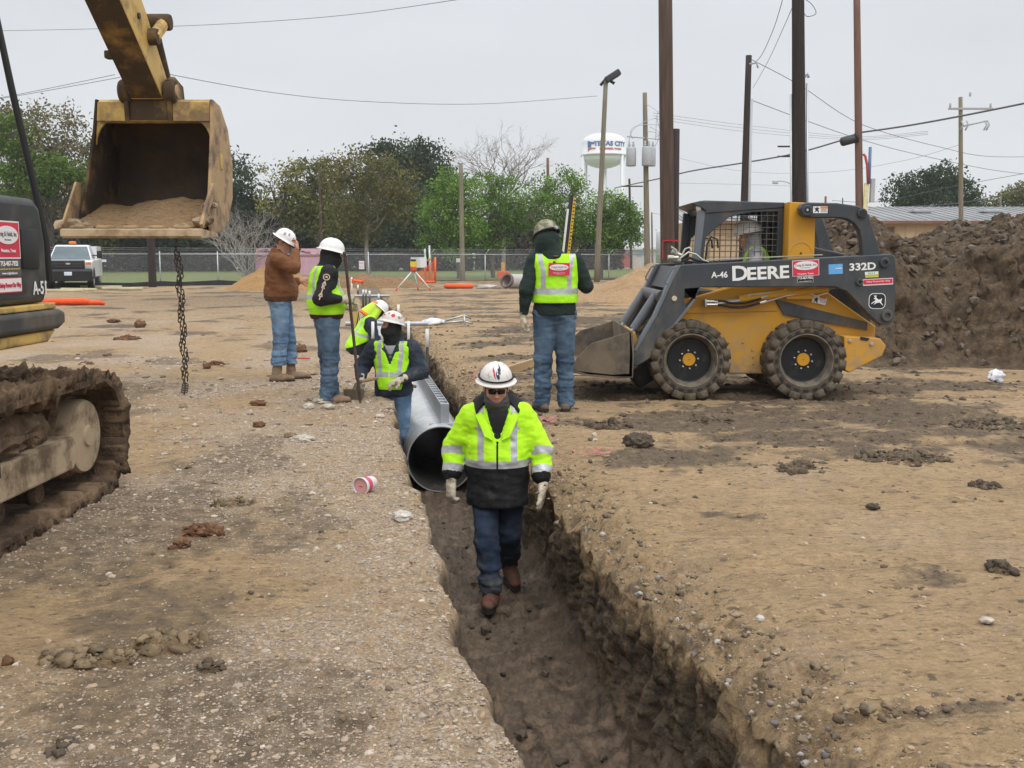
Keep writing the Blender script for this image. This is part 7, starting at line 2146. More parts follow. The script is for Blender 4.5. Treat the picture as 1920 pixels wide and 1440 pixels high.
def hood(S):
    torso(S, J, k, .024, 1.08, .015); S.ell((0, 0, 1.0), (.200, .15, .16), None, .05)
    for n_ in 'RL': arm(S, J, n_, k, .026, .016)
    S.cone(J['neck'] + Vector((0, -.02, -.05)), J['head'] + Vector((.0, -.02, -.06)), .112, .112, .06)
    S.ell(J['head'] + Vector((.0, -.015, -.01)), (.112, .125, .125), None, .06)
    S.wrinkle(.010, 7, 7, 12, 3)
    S.cut((0, 0, .955), (0, 0, -1))
    S.cut(J['head'] + Vector((0, 0, .09)), (0, 0, 1))
HD = cloth(t, 'hooded_sweatshirt', J, hood, [GRNC], None, .008, .3)
def vest(S):
    torso(S, J, k, .040, 1.08, .015, sh=False)
    S.ell((0, -.01, 1.12), (.205, .160, .16), None, .08)
    S.cone((.155, -.01, 1.475), (-.155, -.01, 1.475), .108, .108, .06)
    S.wrinkle(.007, 6, 6, 9, 3)
    S.cut((0, 0, 1.075), (0, 0, -1)); S.cut((.225, 0, 1.3), (1, 0, .12)); S.cut((-.225, 0, 1.3), (-1, 0, .12)); S.cut((0, 0, 1.552), (0, 0, 1))
def rule(P):
    x, y, z = P.T; m_ = np.zeros(len(P), int)
    m_[(z > 1.160) & (z < 1.215)] = 1
    cx = .128 + .030 * np.clip((z - 1.38) / .15, 0, 1)
    m_[(z > 1.215) & (np.abs(np.abs(x) - cx) < .024)] = 1
    return m_
VS = cloth(t, 'vest', J, vest, [HIVIS_G, TAPE], rule, .0065, .2)
pz = Vector((.02, -.188, 1.405))
mb = prism(rect(.205, .118), 0, .004, 'XY', 0); mb.transform(Matrix.Translation(pz) @ FACE_CAM); sp = part('sign_patch', mb, SGR, VS)
me = prism(oval(.185, .060), 0, .002, 'XY', 0); me.transform(Matrix.Translation(pz + Vector((0, -.004, .016))) @ FACE_CAM); part('oval', me, SGW, VS)
letter('Craig & Heidt, Inc.', .026, pz + Vector((0, -.0065, .019)), GYT, VS, xs=.82, bold=.0004, depth=.0006)
letter('Contractors', .014, pz + Vector((0, -.0065, -.002)), GYT, VS, depth=.0006)
letter('Houston, Texas', .018, pz + Vector((0, -.0045, -.036)), SGW, VS, depth=.0006)
letter('(713) 467-7932', .010, pz + Vector((0, -.0045, -.050)), SGW, VS, depth=.0006)
MB().box((-.028, -.175, 1.525), (.012, -.15, 1.537), .002).part('neck_label', M('label_brown', (.2, .10, .05), .8), VS)
hat, Mx = put_hat(t, J['head'], Rh, CAMO, 1.0, .016, .05, None, R(-5), up=.075)
mb = MB(); mb.tube([(.1195 * math.cos(a), .143 * math.sin(a), -.030) for a in [math.pi + math.pi * i / 12 for i in range(13)]], .012, 6); me = mb.data('x'); me.transform(Mx); part('hat_suspension', me, BLKC, hat, 60)
MB().lathe([(0, .016), (.016, .016), (.020, .008), (.020, 0), (0, 0)], 14, Mx @ Matrix.Translation((.02, -.150, -.03)) @ FACE_CAM).part('ratchet_knob', M('grey_knob', (.32, .33, .36), .4), hat, 40)
gloves(t, HN)
t_B = t
# the rod he holds
rb0, rb1 = at(1058, 500, 10.42), at(1073, 366, 10.46)
t = thing('measuring_rod', 'yellow and black levelling rod with a white edge held upright behind the green hood', 'measuring rod', (rb0.x, rb0.y, rb0.z))
dv = (rb1 - rb0); Lr = dv.length; rotm = dv.to_track_quat('Z', 'X').to_matrix().to_4x4()
BLACK_R = M('rod_black', (.025, .025, .025), .5); YEL_R = M('rod_yellow', (.62, .40, .04), .5)
def rod(lo, hi, nm, m_, parent=t):
    me = MB().box(lo, hi, .002).data('x'); me.transform(rotm); return part(nm, me, m_, parent)
ax = rotm.to_3x3().inverted() @ Vector((1, 0, 0)); 
# local frame: find which local axis is across the picture
axx = 0 if abs(ax.x) > abs(ax.y) else 1; sg = 1 if (ax.x if axx == 0 else ax.y) > 0 else -1
def rb(x0, x1, d0, d1, z0, z1, nm, m_, parent=t):
    x0, x1 = sorted((x0 * sg, x1 * sg))
    lo = (x0, d0, z0) if axx == 0 else (d0, x0, z0); hi = (x1, d1, z1) if axx == 0 else (d1, x1, z1)
    return rod(lo, hi, nm, m_, parent)
r_ = rb(-.022, .006, -.02, .02, -.25, Lr, 'rod_body', BLACK_R); f_ = rb(.006, .038, -.022, .022, -.25, Lr - .01, 'rod_face', YEL_R); rb(-.04, -.024, -.01, .01, -.25, Lr * .80, 'staff', WHITE)
for i in range(22):
    z0 = -.05 + i * .036
    o = rb(.012, .030 if i % 5 else .036, -.026, .026, z0, z0 + .012, 'mark', BLACK_R if i % 5 else M('mark_red', (.5, .05, .03), .5) if i == 5 else BLACK_R, f_)

# ---------------------------------------------------------------- brown jacket
k = 1.045
t = person('man in brown work jacket and light jeans lifting a hand to his white hard hat', (-2.84, 12.45, -.01), R(-82))
J = joints(k, head=(-.0, .06, 1.695), neck=(0, .0, 1.55), chest=(0, -.015, 1.32), shR=(.20, .0, 1.475), shL=(-.20, .0, 1.475), elR=(.34, .20, 1.395), wrR=(.155, .215, 1.595), elL=(-.27, .04, 1.20), wrL=(-.22, .24, 1.22),
           anR=(.10, -.06, .085), toeR=(.15, .12, .03), anL=(-.10, .10, .085), toeL=(-.12, .30, .03), knR=(.10, .0, .51), knL=(-.10, .08, .51))
Rh = rotv(R(-12), R(26))
bare = {'R': (J['wrR'] + Vector((0, .01, .01)), (-.25, .05, 1), (-.1, -1, .2), 1, .75, .0095), 'L': (J['wrL'], (0, 1, 0), (1, 0, 0), 1, .6, .0095)}
build_body(t, J, k, Rh, .007, bare)
trousers(t, J, k, JEAN_L, .024, .042, hem=.20, wide=1.06, wr=.012)
boots(t, J, LEATH_T, shaft=.20, m_sh=LEATH_T)
def jk(S):
    torso(S, J, k, .040, 1.10, .05); S.ell((0, .02, 1.10), (.215, .195, .15), None, .06)
    for n_ in 'RL': arm(S, J, n_, k, .036, .024)
    S.cone((0, -.03, 1.51), (0, -.01, 1.575), .10, .095, .03); S.cone((0, .01, 1.52), (0, .02, 1.62), .072, .085, 0, 'sub')
    S.wrinkle(.014, 5, 5, 9, 3); S.wrinkle(.006, 14, 14, 18, 2)
    S.cut((0, 0, .985), (0, 0, -1))
    d_ = (J['wrR'] - J['elR']).normalized(); 
def rule(P):
    return np.where((P[:, 2] < 1.045) & (np.hypot(P[:, 0], P[:, 1]) < .26), 1, 0)
cloth(t, 'jacket', J, jk, [BRWN, M('brown_rib_knit', (.085, .036, .018), .9, stretch=(30, 30, 1), scale=3)], rule, .008, .22)
def hair(S):
    c = J['head']; S.ell(c + Rh @ Vector((0, -.018, .02)), (.082, .095, .095), Rh, .02); S.cut(c + Rh @ Vector((0, .035, 0)), Rh @ Vector((0, 1, .3))); S.cut(c + Rh @ Vector((0, 0, -.045)), Rh @ Vector((0, 0, -1)))
cloth(t, 'hair', J, hair, [HAIR], None, .006, .1)
def shirt(S): S.cone(J['neck'] + Vector((0, .0, -.03)), J['neck'] + Vector((0, .01, .04)), .076, .072, .02); S.cone(J['neck'] + Vector((0, .01, .0)), J['neck'] + Vector((0, .02, .1)), .066, .066, 0, 'sub')
cloth(t, 'shirt_collar', J, shirt, [NAVY], None, .006, .1)
shades(t, J['head'], Rh)
hat, Mx = put_hat(t, J['head'], Rh, HATW, 1.0, .030, .036, None, R(-4))
DGR = M('grey_decal', (.30, .32, .31), .5); DPU = M('purple_decal', (.16, .08, .14), .5)
for ph, z0, rr_, m_ in ((R(25), .070, .017, DGR), (R(-2), .055, .020, DGR), (R(62), .040, .018, DPU)):
    on_dome([(rr_ * math.cos(a), rr_ * math.sin(a)) for a in [2 * math.pi * i / 12 for i in range(12)]], z0, 0, Mx, m_, hat, 'hat_decal', 1.0, .002, ph)

# ---------------------------------------------------------------- black sweatshirt and vest, leaning on a digging bar
k = .965
t = person('man in lime vest over a black lettered sweatshirt, holding a long digging bar', (-1.92, 10.50, -.01), R(-70))
J = joints(k, head=(.0, .06, 1.545), neck=(0, .0, 1.42), chest=(0, -.02, 1.22), shR=(.195, .0, 1.355), shL=(-.195, .0, 1.355), elR=(.275, -.10, 1.11), wrR=(.235, .125, 1.09), elL=(-.25, .05, 1.10), wrL=(-.08, .24, 1.0),
           anR=(.09, -.03, .085), toeR=(.12, .17, .03), anL=(-.10, .05, .085), toeL=(-.10, .26, .03))
Rh = rotv(R(-6), R(10))
HN = {'R': (J['wrR'] + Vector((0, .01, 0)), (-.05, 1, .06), (-1, -.1, 0), 1, .95, .009), 'L': (J['wrL'], (.5, .8, 0), (.7, -.6, 0), -1, .9, .009)}
build_body(t, J, k, Rh, .009, HN)
trousers(t, J, k, JEAN_M, .026, .040, hem=.05, wide=1.06, wr=.012)
boots(t, J, LEATH_T)
def sw(S):
    torso(S, J, k, .030, 1.08, .03); S.ell((0, .0, .98), (.195, .165, .14), None, .05)
    for n_ in 'RL': arm(S, J, n_, k, .034, .020)
    S.wrinkle(.011, 6, 6, 11, 3); S.cut((0, 0, .885), (0, 0, -1))
def rule(P): return np.where(P[:, 2] < .93, 1, 0)
SW = cloth(t, 'sweatshirt', J, sw, [BLKC, M('maroon_knit', (.045, .016, .022), .9)], rule, .008, .22)
def vst(S):
    torso(S, J, k, .046, 1.08, .03, sh=False); S.ell((0, -.005, 1.06), (.205, .18, .15), None, .07)
    S.cone((.14, -.01, 1.355), (-.14, -.01, 1.355), .105, .105, .06)
    S.wrinkle(.009, 5, 5, 9, 3)
    S.cone((.15, .005, 1.30), (.5, .02, 1.24), .105, .12, 0, 'sub'); S.cone((-.15, .005, 1.30), (-.5, .02, 1.24), .105, .12, 0, 'sub')
    S.cut((0, 0, .935), (0, 0, -1)); S.cut((0, 0, 1.43), (0, 0, 1)); S.cone((0, .1, 1.3), (0, .3, 1.3), .06, .08, 0, 'sub')
def rule(P):
    x, y, z = P.T; m_ = np.zeros(len(P), int)
    m_[(z > 1.085) & (z < 1.135) & (y < .12)] = 1
    m_[(z > 1.135) & (np.abs(np.abs(x) - .125) < .022)] = 1
    m_[(z > 1.135) & (y < -.06) & (np.abs(np.abs(x) - .125) < .026)] = 1
    return m_
cloth(t, 'vest', J, vst, [HIVIS_G, TAPE], rule, .007, .22)
def bala(S):
    c = J['head']; S.ell(c + Vector((0, 0, .0)), (.089, .108, .115), None, .03); S.ell(c + Rh @ Vector((0, .03, -.06)), (.074, .086, .08), Rh, .03)
    S.cone(c + Vector((0, -.02, -.05)), J['neck'] + Vector((0, 0, -.05)), .085, .10, .05); S.wrinkle(.005, 9, 9, 18, 2)
    S.ell(c + Rh @ Vector((0, .115, .012)), (.05, .05, .022), Rh, .005, 'sub')
cloth(t, 'balaclava', J, bala, [BLKC], None, .006, .1)
put_hat(t, J['head'], Rh, HATW, 1.0, .030, .034, None, R(-2))
# block letters down the sleeve, with a round badge above
up_ = (J['elR'] - J['shR']).normalized()
nrm = Vector((1, -.30, 0)).normalized(); acr = up_.cross(nrm).normalized()
LTR = M('beige_print', (.55, .42, .30), .7)
def on_sleeve(me, tt, nm, extra=.086):
    Rz = Matrix((acr if acr.y > 0 else -acr, -up_, nrm)).transposed().to_4x4()
    me.transform(Matrix.Translation(J['shR'].lerp(J['elR'], tt) + nrm * extra) @ Rz); return part(nm, me, LTR, SW)
for i, ch_ in enumerate('ARIAT'):
    on_sleeve(text(ch_, .058, .002, .006), .38 + i * .15, 'lettering', .108 - .003 * i)
on_sleeve(prism([oval(.07, .07, 20), oval(.054, .054, 20)], 0, .004, 'XY', 0), .14, 'badge', .106)
on_sleeve(prism([(-.02, -.012), (0, .018), (.02, -.012), (0, -.004)], 0, .004, 'XY', 0), .14, 'badge', .106)
gloves(t, HN)
b0, b1 = at(676, 758, 10.40), at(646, 472, 10.30)
tb = thing('digging_bar', 'long rusty steel digging bar standing upright in the gloved hand of the man in black', 'digging bar', b0)
mb = MB(); d_ = b1 - b0; mb.tube([Vector((0, 0, -.02)) + d_ * 0, d_ * .12, d_ * .16, d_], [.010, .020, .016, .015], 10); mb.part('bar', M('rusty_bar', (.085, .055, .045), .75, .3, var=.3, scale=12), tb, 60)
mb = MB(); mb.tube([d_ * .985, d_ * 1.0], [.021, .021], 10); mb.part('bar_head', M('bar_head_steel', (.12, .10, .09), .6, .5), tb, 40)

# ---------------------------------------------------------------- the man in the trench looking up to the left
k = 1.01
t = person('man in lime vest and navy jacket standing beside the pipe in the trench', (-1.29, 10.95, -.89), R(172))
J = joints(k, head=(.0, .04, 1.655), neck=(0, .0, 1.50), chest=(0, -.01, 1.27), shR=(.205, .0, 1.425), shL=(-.205, .0, 1.425), elR=(.36, -.02, 1.20), wrR=(.31, .17, 1.08), elL=(-.315, .0, 1.17), wrL=(-.13, .24, 1.10),
           anR=(.075, .03, .085), toeR=(.09, .23, .03), anL=(-.09, -.03, .085), toeL=(-.12, .16, .03), knR=(.08, .06, .49), knL=(-.09, .03, .49))
Rh = rotv(R(-48), R(-14))
HN = {'R': (J['wrR'] + Vector((-.0, .0, -.01)), (-.1, .6, -.8), (-.3, -.8, -.5), -1, .7, .009), 'L': (J['wrL'], (.75, .45, -.35), (.2, -.3, -1), 1, .45, .009)}
build_body(t, J, k, Rh, .009, HN)
eyes(t, J['head'], Rh)
trousers(t, J, k, JEAN_L, .020, .030, hem=.05, wide=1.02)
boots(t, J, LEATH)
def nj(S):
    torso(S, J, k, .032, 1.06, .02); S.ell((0, .0, .98), (.195, .15, .16), None, .05)
    for n_ in 'RL': arm(S, J, n_, k, .040, .026)
    S.cone(J['neck'] + Vector((0, -.02, -.03)), J['neck'] + Vector((0, -.01, .05)), .095, .10, .03); S.cone((0, .06, 1.47), (0, .06, 1.62), .075, .09, 0, 'sub')
    for q in range(5): S.cone((0, .10, 1.30 + q * .045), (0, .25, 1.30 + q * .045), .004 + .014 * q, .006 + .016 * q, 0, 'sub')
    S.wrinkle(.012, 6, 6, 11, 3); S.cut((0, 0, .90), (0, 0, -1))
cloth(t, 'jacket', J, nj, [NAVY], None, .008, .22)
def vd(S):
    torso(S, J, k, .050, 1.06, .02, sh=False); S.ell((0, .0, 1.06), (.20, .165, .15), None, .07); S.cone((.15, -.01, 1.42), (-.15, -.01, 1.42), .108, .108, .06)
    S.wrinkle(.009, 5, 5, 9, 3); S.cut((0, 0, .985), (0, 0, -1)); S.cut((.20, 0, 1.3), (1, 0, -.25)); S.cut((-.20, 0, 1.3), (-1, 0, -.25)); S.cut((0, 0, 1.50), (0, 0, 1))
    for q in range(8): S.cone((0, .06, 1.235 + q * .038), (0, .27, 1.235 + q * .038), .003 + .0125 * q, .004 + .013 * q, 0, 'sub')
def rule(P):
    x, y, z = P.T; m_ = np.zeros(len(P), int)
    m_[(z > 1.125) & (z < 1.175)] = 1; m_[(z > 1.175) & (np.abs(np.abs(x) - (.105 + .02 * np.clip((z - 1.2) / .2, 0, 1))) < .022)] = 1
    m_[(np.abs(x) < .007) & (y > 0)] = 2
    return m_
cloth(t, 'vest', J, vd, [HIVIS_G, TAPE, M('hivis_zip', (.52, .85, .10), .6)], rule, .007, .22)
def und(S): torso(S, J, k, .018, 1.0, .0); S.cut((0, 0, 1.1), (0, 0, -1))
cloth(t, 'undershirt', J, und, [M('grey_shirt', (.36, .36, .37), .9)], None, .009, .2)
def bal2(S):
    c = J['head']; S.ell(c, (.089, .108, .112), Rh, .03); S.ell(c + Rh @ Vector((0, .03, -.055)), (.076, .086, .08), Rh, .03)
    S.cone(c + Vector((0, -.01, -.05)), J['neck'] + Vector((0, .01, -.04)), .088, .10, .05); S.wrinkle(.006, 8, 8, 16, 2)
    S.ell(c + Rh @ Vector((0, .115, .005)), (.072, .08, .050), Rh, .006, 'sub')
cloth(t, 'balaclava', J, bal2, [BLKC], None, .006, .1)
hat, Mx = put_hat(t, J['head'], Rh, HATC, 1.0, .032, .040, None, R(2))
for ph, z0, rr_, m_ in ((R(150), .055, .020, RDP), (R(120), .07, .014, M('pink_decal', (.55, .25, .28), .5)), (R(185), .05, .016, M('brown_decal', (.35, .2, .12), .5)), (R(95), .045, .013, RDP), (R(215), .07, .012, DGR), (R(35), .05, .016, DGR)):
    on_dome([(rr_ * math.cos(a) * 1.3, rr_ * math.sin(a)) for a in [2 * math.pi * i / 10 for i in range(10)]], z0, 0, Mx, m_, hat, 'hat_decal', 1.0, .002, ph)
gloves(t, HN)
# the square spade he leans on
p = at(664, 741, 10.62); p.z = 0
ts = thing('spade', 'short square spade standing on the bank beside the digging bar', 'spade', p)
SPD = M('spade_steel', (.14, .115, .085), .6, .4, var=.25, scale=9)
part('blade', prism([(-.115, .125), (.105, .125), (.10, .06), (.075, -.015), (-.085, -.015), (-.105, .06)], -.012, .012, 'XZ', .004), SPD, ts, 30)
mb = MB(); mb.tube([(0, 0, .11), (.02, .03, .17), (.07, .06, .20)], [.022, .02, .018], 8); mb.part('socket', SPD, ts, 60)
mb = MB(); mb.tube([(.07, .06, .20), (.25, .22, .22), (.6, .55, .08)], .018, 8); mb.part('handle', M('spade_handle', (.30, .2, .11), .7), ts, 60)

# ---------------------------------------------------------------- the man bending further along the trench
k = .97
t = person('bending man with orange and yellow neck shade under his white hard hat', (-2.50, 16.45, -.86), R(-72))
J = joints(k, head=(0, .335, 1.50), neck=(0, .22, 1.395), chest=(0, .12, 1.18), pelvis=(0, -.05, .90), shR=(.19, .17, 1.325), shL=(-.19, .17, 1.325), elR=(.25, .22, 1.06), wrR=(.16, .42, .95), elL=(-.25, .25, 1.08), wrL=(-.12, .44, .97),
           hipR=(.09, -.05, .86), hipL=(-.09, -.05, .86))
Rh = rotv(0, R(42))
HN = {'R': (J['wrR'], (-.3, .8, -.5), (-.6, -.3, -.6), 1, .6, .009), 'L': (J['wrL'], (.3, .8, -.5), (.6, -.3, -.6), -1, .6, .009)}
build_body(t, J, k, Rh, .011, HN)
trousers(t, J, k, BLKC, .03, .03, wide=1.06, h=.010)
boots(t, J, LEATH, h=.008)
def bj(S):
    torso(S, J, k, .030, 1.06, .0)
    for n_ in 'RL': arm(S, J, n_, k, .036, .022)
    S.wrinkle(.010, 6, 6, 11, 2)
cloth(t, 'sweatshirt', J, bj, [NAVY], None, .010, .22)
def bv(S):
    torso(S, J, k, .050, 1.06, .02, sh=False); S.cone((.13, .16, 1.33), (-.13, .16, 1.33), .10, .10, .06); S.wrinkle(.010, 6, 6, 10, 2)
    S.cut((0, 0, .97), (0, .35, -1)); S.cone((.16, .15, 1.24), (.5, .2, 1.2), .09, .11, 0, 'sub'); S.cone((-.16, .15, 1.24), (-.5, .2, 1.2), .09, .11, 0, 'sub')
def rule(P):
    x, y, z = P.T; m_ = np.zeros(len(P), int); h_ = z + .30 * (y - .05)
    m_[(h_ > 1.075) & (h_ < 1.125)] = 1; m_[(h_ > 1.125) & (np.abs(np.abs(x) - .115) < .024)] = 1
    return m_
cloth(t, 'vest', J, bv, [HIVIS_G, TAPE], rule, .009, .22)
def bf(S):
    c = J['head']; S.ell(c + Rh @ Vector((0, .0, -.02)), (.09, .105, .11), Rh, .03); S.cone(c, J['neck'], .08, .09, .03)
    S.ell(c + Rh @ Vector((0, .12, .0)), (.05, .05, .03), Rh, .005, 'sub')
cloth(t, 'balaclava', J, bf, [BLKC], None, .008, .1)
def shade(S):
    c = J['head']
    S.cone(c + Rh @ Vector((0, -.07, .03)), c + Rh @ Vector((0, -.115, -.20)), .095, .115, .02)
    S.cone(c + Rh @ Vector((.06, .0, .03)), c + Rh @ Vector((.085, .0, -.16)), .06, .06, .03); S.cone(c + Rh @ Vector((-.06, .0, .03)), c + Rh @ Vector((-.085, .0, -.16)), .06, .06, .03)
    S.cone(c + Rh @ Vector((0, .02, .0)), c + Rh @ Vector((0, -.02, -.35)), .100, .11, 0, 'sub'); S.cut(c + Rh @ Vector((0, 0, -.21)), Rh @ Vector((0, 0, -1))); S.wrinkle(.006, 9, 9, 4, 2)
HOR = M('hivis_orange', (.85, .19, .02), .7)
def rule(P):
    c = np.array(J['head']); Q_ = (P - c) @ np.array(Rh); x, y, z = Q_.T
    return np.where((z < -.165) | ((z > .028)), 1, 0)
cloth(t, 'neck_shade', J, shade, [M('shade_lime', (.50, .74, .05), .7), HOR], rule, .007, .15)
put_hat(t, J['head'], Rh, HATW, 1.05, .03, .05, None, 0)
gloves(t, HN, h=.005)

# ---------------------------------------------------------------- the loader's driver
k = 1.0
px_w = at(1418, 470, 11.4)
t = person('loader driver in white hard hat and lime vest sitting inside the mesh sided cab', (px_w.x, 11.42, .92 - .70), R(78))
J = joints(k, pelvis=(0, -.05, .83), chest=(0, -.02, 1.17), neck=(0, .02, 1.36), head=(0, .085, 1.515), shR=(.19, .0, 1.31), shL=(-.19, .0, 1.31), elR=(.26, .06, 1.05), wrR=(.20, .30, 1.02), elL=(-.26, .06, 1.05), wrL=(-.20, .30, 1.02),
           hipR=(.09, .0, .80), hipL=(-.09, .0, .80), knR=(.11, .40, .86), knL=(-.11, .40, .86), anR=(.11, .50, .50), anL=(-.11, .50, .50), toeR=(.12, .70, .445), toeL=(-.12, .70, .445))
Rh = rotv(0, R(10))
HN = {'R': (J['wrR'], (0, 1, -.2), (0, -.2, -1), -1, .8, .009), 'L': (J['wrL'], (0, 1, -.2), (0, -.2, -1), 1, .8, .009)}
build_body(t, J, k, Rh, .011, HN)
eyes(t, J['head'], Rh)
lo, hi = bounds(J, .25)
S = Sdf(lo, hi, .011); torso(S, J, k, .014, sh=False)
for n_ in 'RL': leg(S, J, n_, k, .02, .03)
S.cut((0, 0, .98), (0, 0, 1)); part('trousers', S.mesh('trousers'), JEAN_M, t, 180)
boots(t, J, LEATH, h=.009)
def gj(S):
    torso(S, J, k, .028, 1.05)
    for n_ in 'RL': arm(S, J, n_, k, .036, .02)
    S.cone(J['neck'] + Vector((0, -.02, -.06)), J['head'] + Vector((0, -.04, -.03)), .10, .095, .05); S.ell(J['head'] + Vector((0, -.045, -.03)), (.095, .085, .10), None, .04)
    S.wrinkle(.010, 6, 6, 11, 2); S.cut((0, 0, .86), (0, 0, -1))
cloth(t, 'grey_hoodie', J, gj, [M('grey_cloth', (.30, .295, .31), .9, var=.15, bump=.4, bscale=16)], None, .010, .22)
def gv_(S):
    torso(S, J, k, .046, 1.05, .0, sh=False); S.cone((.13, -.0, 1.31), (-.13, -.0, 1.31), .10, .10, .06); S.cut((0, 0, .90), (0, 0, -1))
    for s_ in (-1, 1): S.cone((s_ * .16, .0, 1.22), (s_ * .5, .0, 1.18), .10, .12, 0, 'sub')
    S.cut((0, 0, 1.40), (0, 0, 1))
cloth(t, 'vest', J, gv_, [HIVIS_G], None, .009, .22)
put_hat(t, J['head'], Rh, HATC, 1.16, .036, .10, None, 0, up=.060)
# ================================================================ the pickup on the left
tk = at(128, 500, 45.5)
tk.z = 0
t = thing('pickup_truck', 'white utility pickup with black grille and orange roof beacon parked at the left', 'truck', tk, R(17.5))
# local frame: x right when looking at its front from the camera, y to the rear, z up
TWH = M('truck_white', (.70, .72, .75), .3, var=.03)
TGL = M('windscreen', (.11, .15, .165), .12, var=.3, scale=1.2)
TBK = M('truck_black', (.016, .016, .018), .5)
def tp(me, nm, m_, parent=None, smooth=30): return part(nm, me, m_, parent or t, smooth)
tp(prism([(0, .55), (0, 1.18), (.12, 1.27), (1.25, 1.36), (5.6, 1.36), (5.6, .55)], -.98, .98, 'YZ', .05, 2), 'body', TWH)
cabp = [(1.15, 1.36), (1.78, 1.99), (2.0, 2.03), (3.0, 2.03), (3.12, 1.36)]
def taper(o):
    for v in o.data.vertices: v.co.x *= 1 - .24 * max(0, v.co.z - 1.36) / .67
    return o
taper(tp(prism(cabp, -.92, .92, 'YZ', .05, 2), 'cab', TWH))
taper(tp(prism([(1.18, 1.385), (1.75, 1.955), (1.77, 1.955), (1.20, 1.385)], -.85, .85, 'YZ', .0), 'windscreen', TGL)).location = (0, -.045, .0)
taper(tp(prism([(1.55, 1.42), (1.85, 1.92), (2.85, 1.92), (2.95, 1.42)], -.925, .925, 'YZ', .0), 'side_window', TGL))
tp(prism([(3.2, 1.36), (3.2, 1.98), (5.6, 1.98), (5.6, 1.36)], -.60, .95, 'YZ', .02), 'utility_box', TWH)
g_ = tp(MB().box((-.70, -.03, .92), (.70, .03, 1.33), .03).data('x'), 'grille', TBK)
for k_ in range(3): tp(MB().box((-.60, -.05, 1.04 + k_ * .11), (.60, -.02, 1.07 + k_ * .11), .008).data('x'), 'grille_bar', M('grille_grey', (.05, .05, .055), .4), g_)
me = prism(oval(.20, .08), 0, .01, 'XY', 0); me.transform(Matrix.Translation((0, -.06, 1.18)) @ FACE_CAM); tp(me, 'badge', GRYP, g_)
for s_ in (-1, 1):
    h_ = tp(MB().box((s_ * .82 - .14, -.02, .95), (s_ * .82 + .14, .06, 1.22), .02).data('x'), 'headlight', M('lamp_clear', (.45, .45, .44), .15))
    tp(MB().box((s_ * .84 - .12, -.03, 1.14), (s_ * .84 + .12, .05, 1.25), .015).data('x'), 'indicator', M('amber', (.60, .20, .03), .3), h_)
    m_ = tp(MB().box((s_ * 1.22 - .11, 1.2, 1.42), (s_ * 1.22 + .11, 1.32, 1.76), .03).data('x'), 'wing_mirror', TBK)
    tp(MB().box((min(s_ * .9, s_ * 1.15), 1.24, 1.52), (max(s_ * .9, s_ * 1.15), 1.30, 1.57)).data('x'), 'mirror_arm', TBK, m_)
tp(prism([(-.22, .42), (-.25, .84), (-.14, .94), (.05, .95), (.05, .42)], -1.0, 1.0, 'YZ', .03), 'bumper', TBK)
pl_ = tp(MB().box((-.16, -.275, .66), (.16, -.255, .82), .004).data('x'), 'number_plate', M('plate_white', (.62, .68, .78), .4))
bc = tp(MB().box((-.16, 2.1, 2.03), (.16, 2.4, 2.07), .005).data('x'), 'beacon_base', TBK)
tp(MB().box((-.15, 2.12, 2.06), (.15, 2.38, 2.20), .03).data('x'), 'beacon', M('beacon_orange', (.80, .20, .02), .3))
tp(prism([(.1, .40), (5.5, .40), (5.5, .55), (.1, .55)], -.7, .7, 'YZ', .02), 'chassis', TBK)
wm = MB().lathe([(0, -.13), (.22, -.13), (.24, -.10), (.37, -.13), (.40, -.09), (.40, .09), (.37, .13), (0, .13)], 28, Matrix.Rotation(math.pi / 2, 4, 'Y')).data('wheel')
rm_ = MB().lathe([(0, -.14), (.2, -.14), (.22, -.12), (0, -.12)], 18, Matrix.Rotation(math.pi / 2, 4, 'Y')).data('rim')
for s_ in (-1, 1):
    for y_ in (.85, 4.55):
        o = part('wheel', wm, TBK, t, 40, (s_ * .84, y_, .40)); 
        if s_ < 0: pass
        part('rim', rm_, GRYP, o, None, (0, 0, 0), (0, 0, math.pi if s_ > 0 else 0))
    tp(prism([(.36, .5), (.42, .85), (.85, 1.02), (1.28, .85), (1.34, .5)], min(s_ * .975, s_ * 1.0), max(s_ * .975, s_ * 1.0), 'YZ', .01), 'wheel_arch', TBK)
# ---------------------------------------------------------------- concrete wheel stops in front of it
STOP = M('yellowed_concrete', (.46, .41, .26), .9, var=.2, scale=3)
stp = prism([(-.10, 0), (.10, 0), (.07, .14), (-.07, .14)], -.95, .95, 'YZ', .015)
for i, (px, py, rz, lab) in enumerate(((113, 548, .1, 'yellowed concrete wheel stop half hidden by the excavator'), (148, 546, -.35, 'tilted yellowed wheel stop in front of the pickup wheel'), (190, 541, .05, 'yellowed wheel stop just right of the pickup'), (230, 544, -.1, 'yellowed wheel stop between pickup and black pole'), (250, 536, .0, 'yellow painted wheel stop at the fence foot by the black pole'))):
    p = gnd(px, py); o = part('wheel_stop', stp, STOP, None, None, (p.x, p.y, .0), (0, 0, rz)); tag(o, lab, 'wheel stop', 'concrete wheel stops by the pickup')
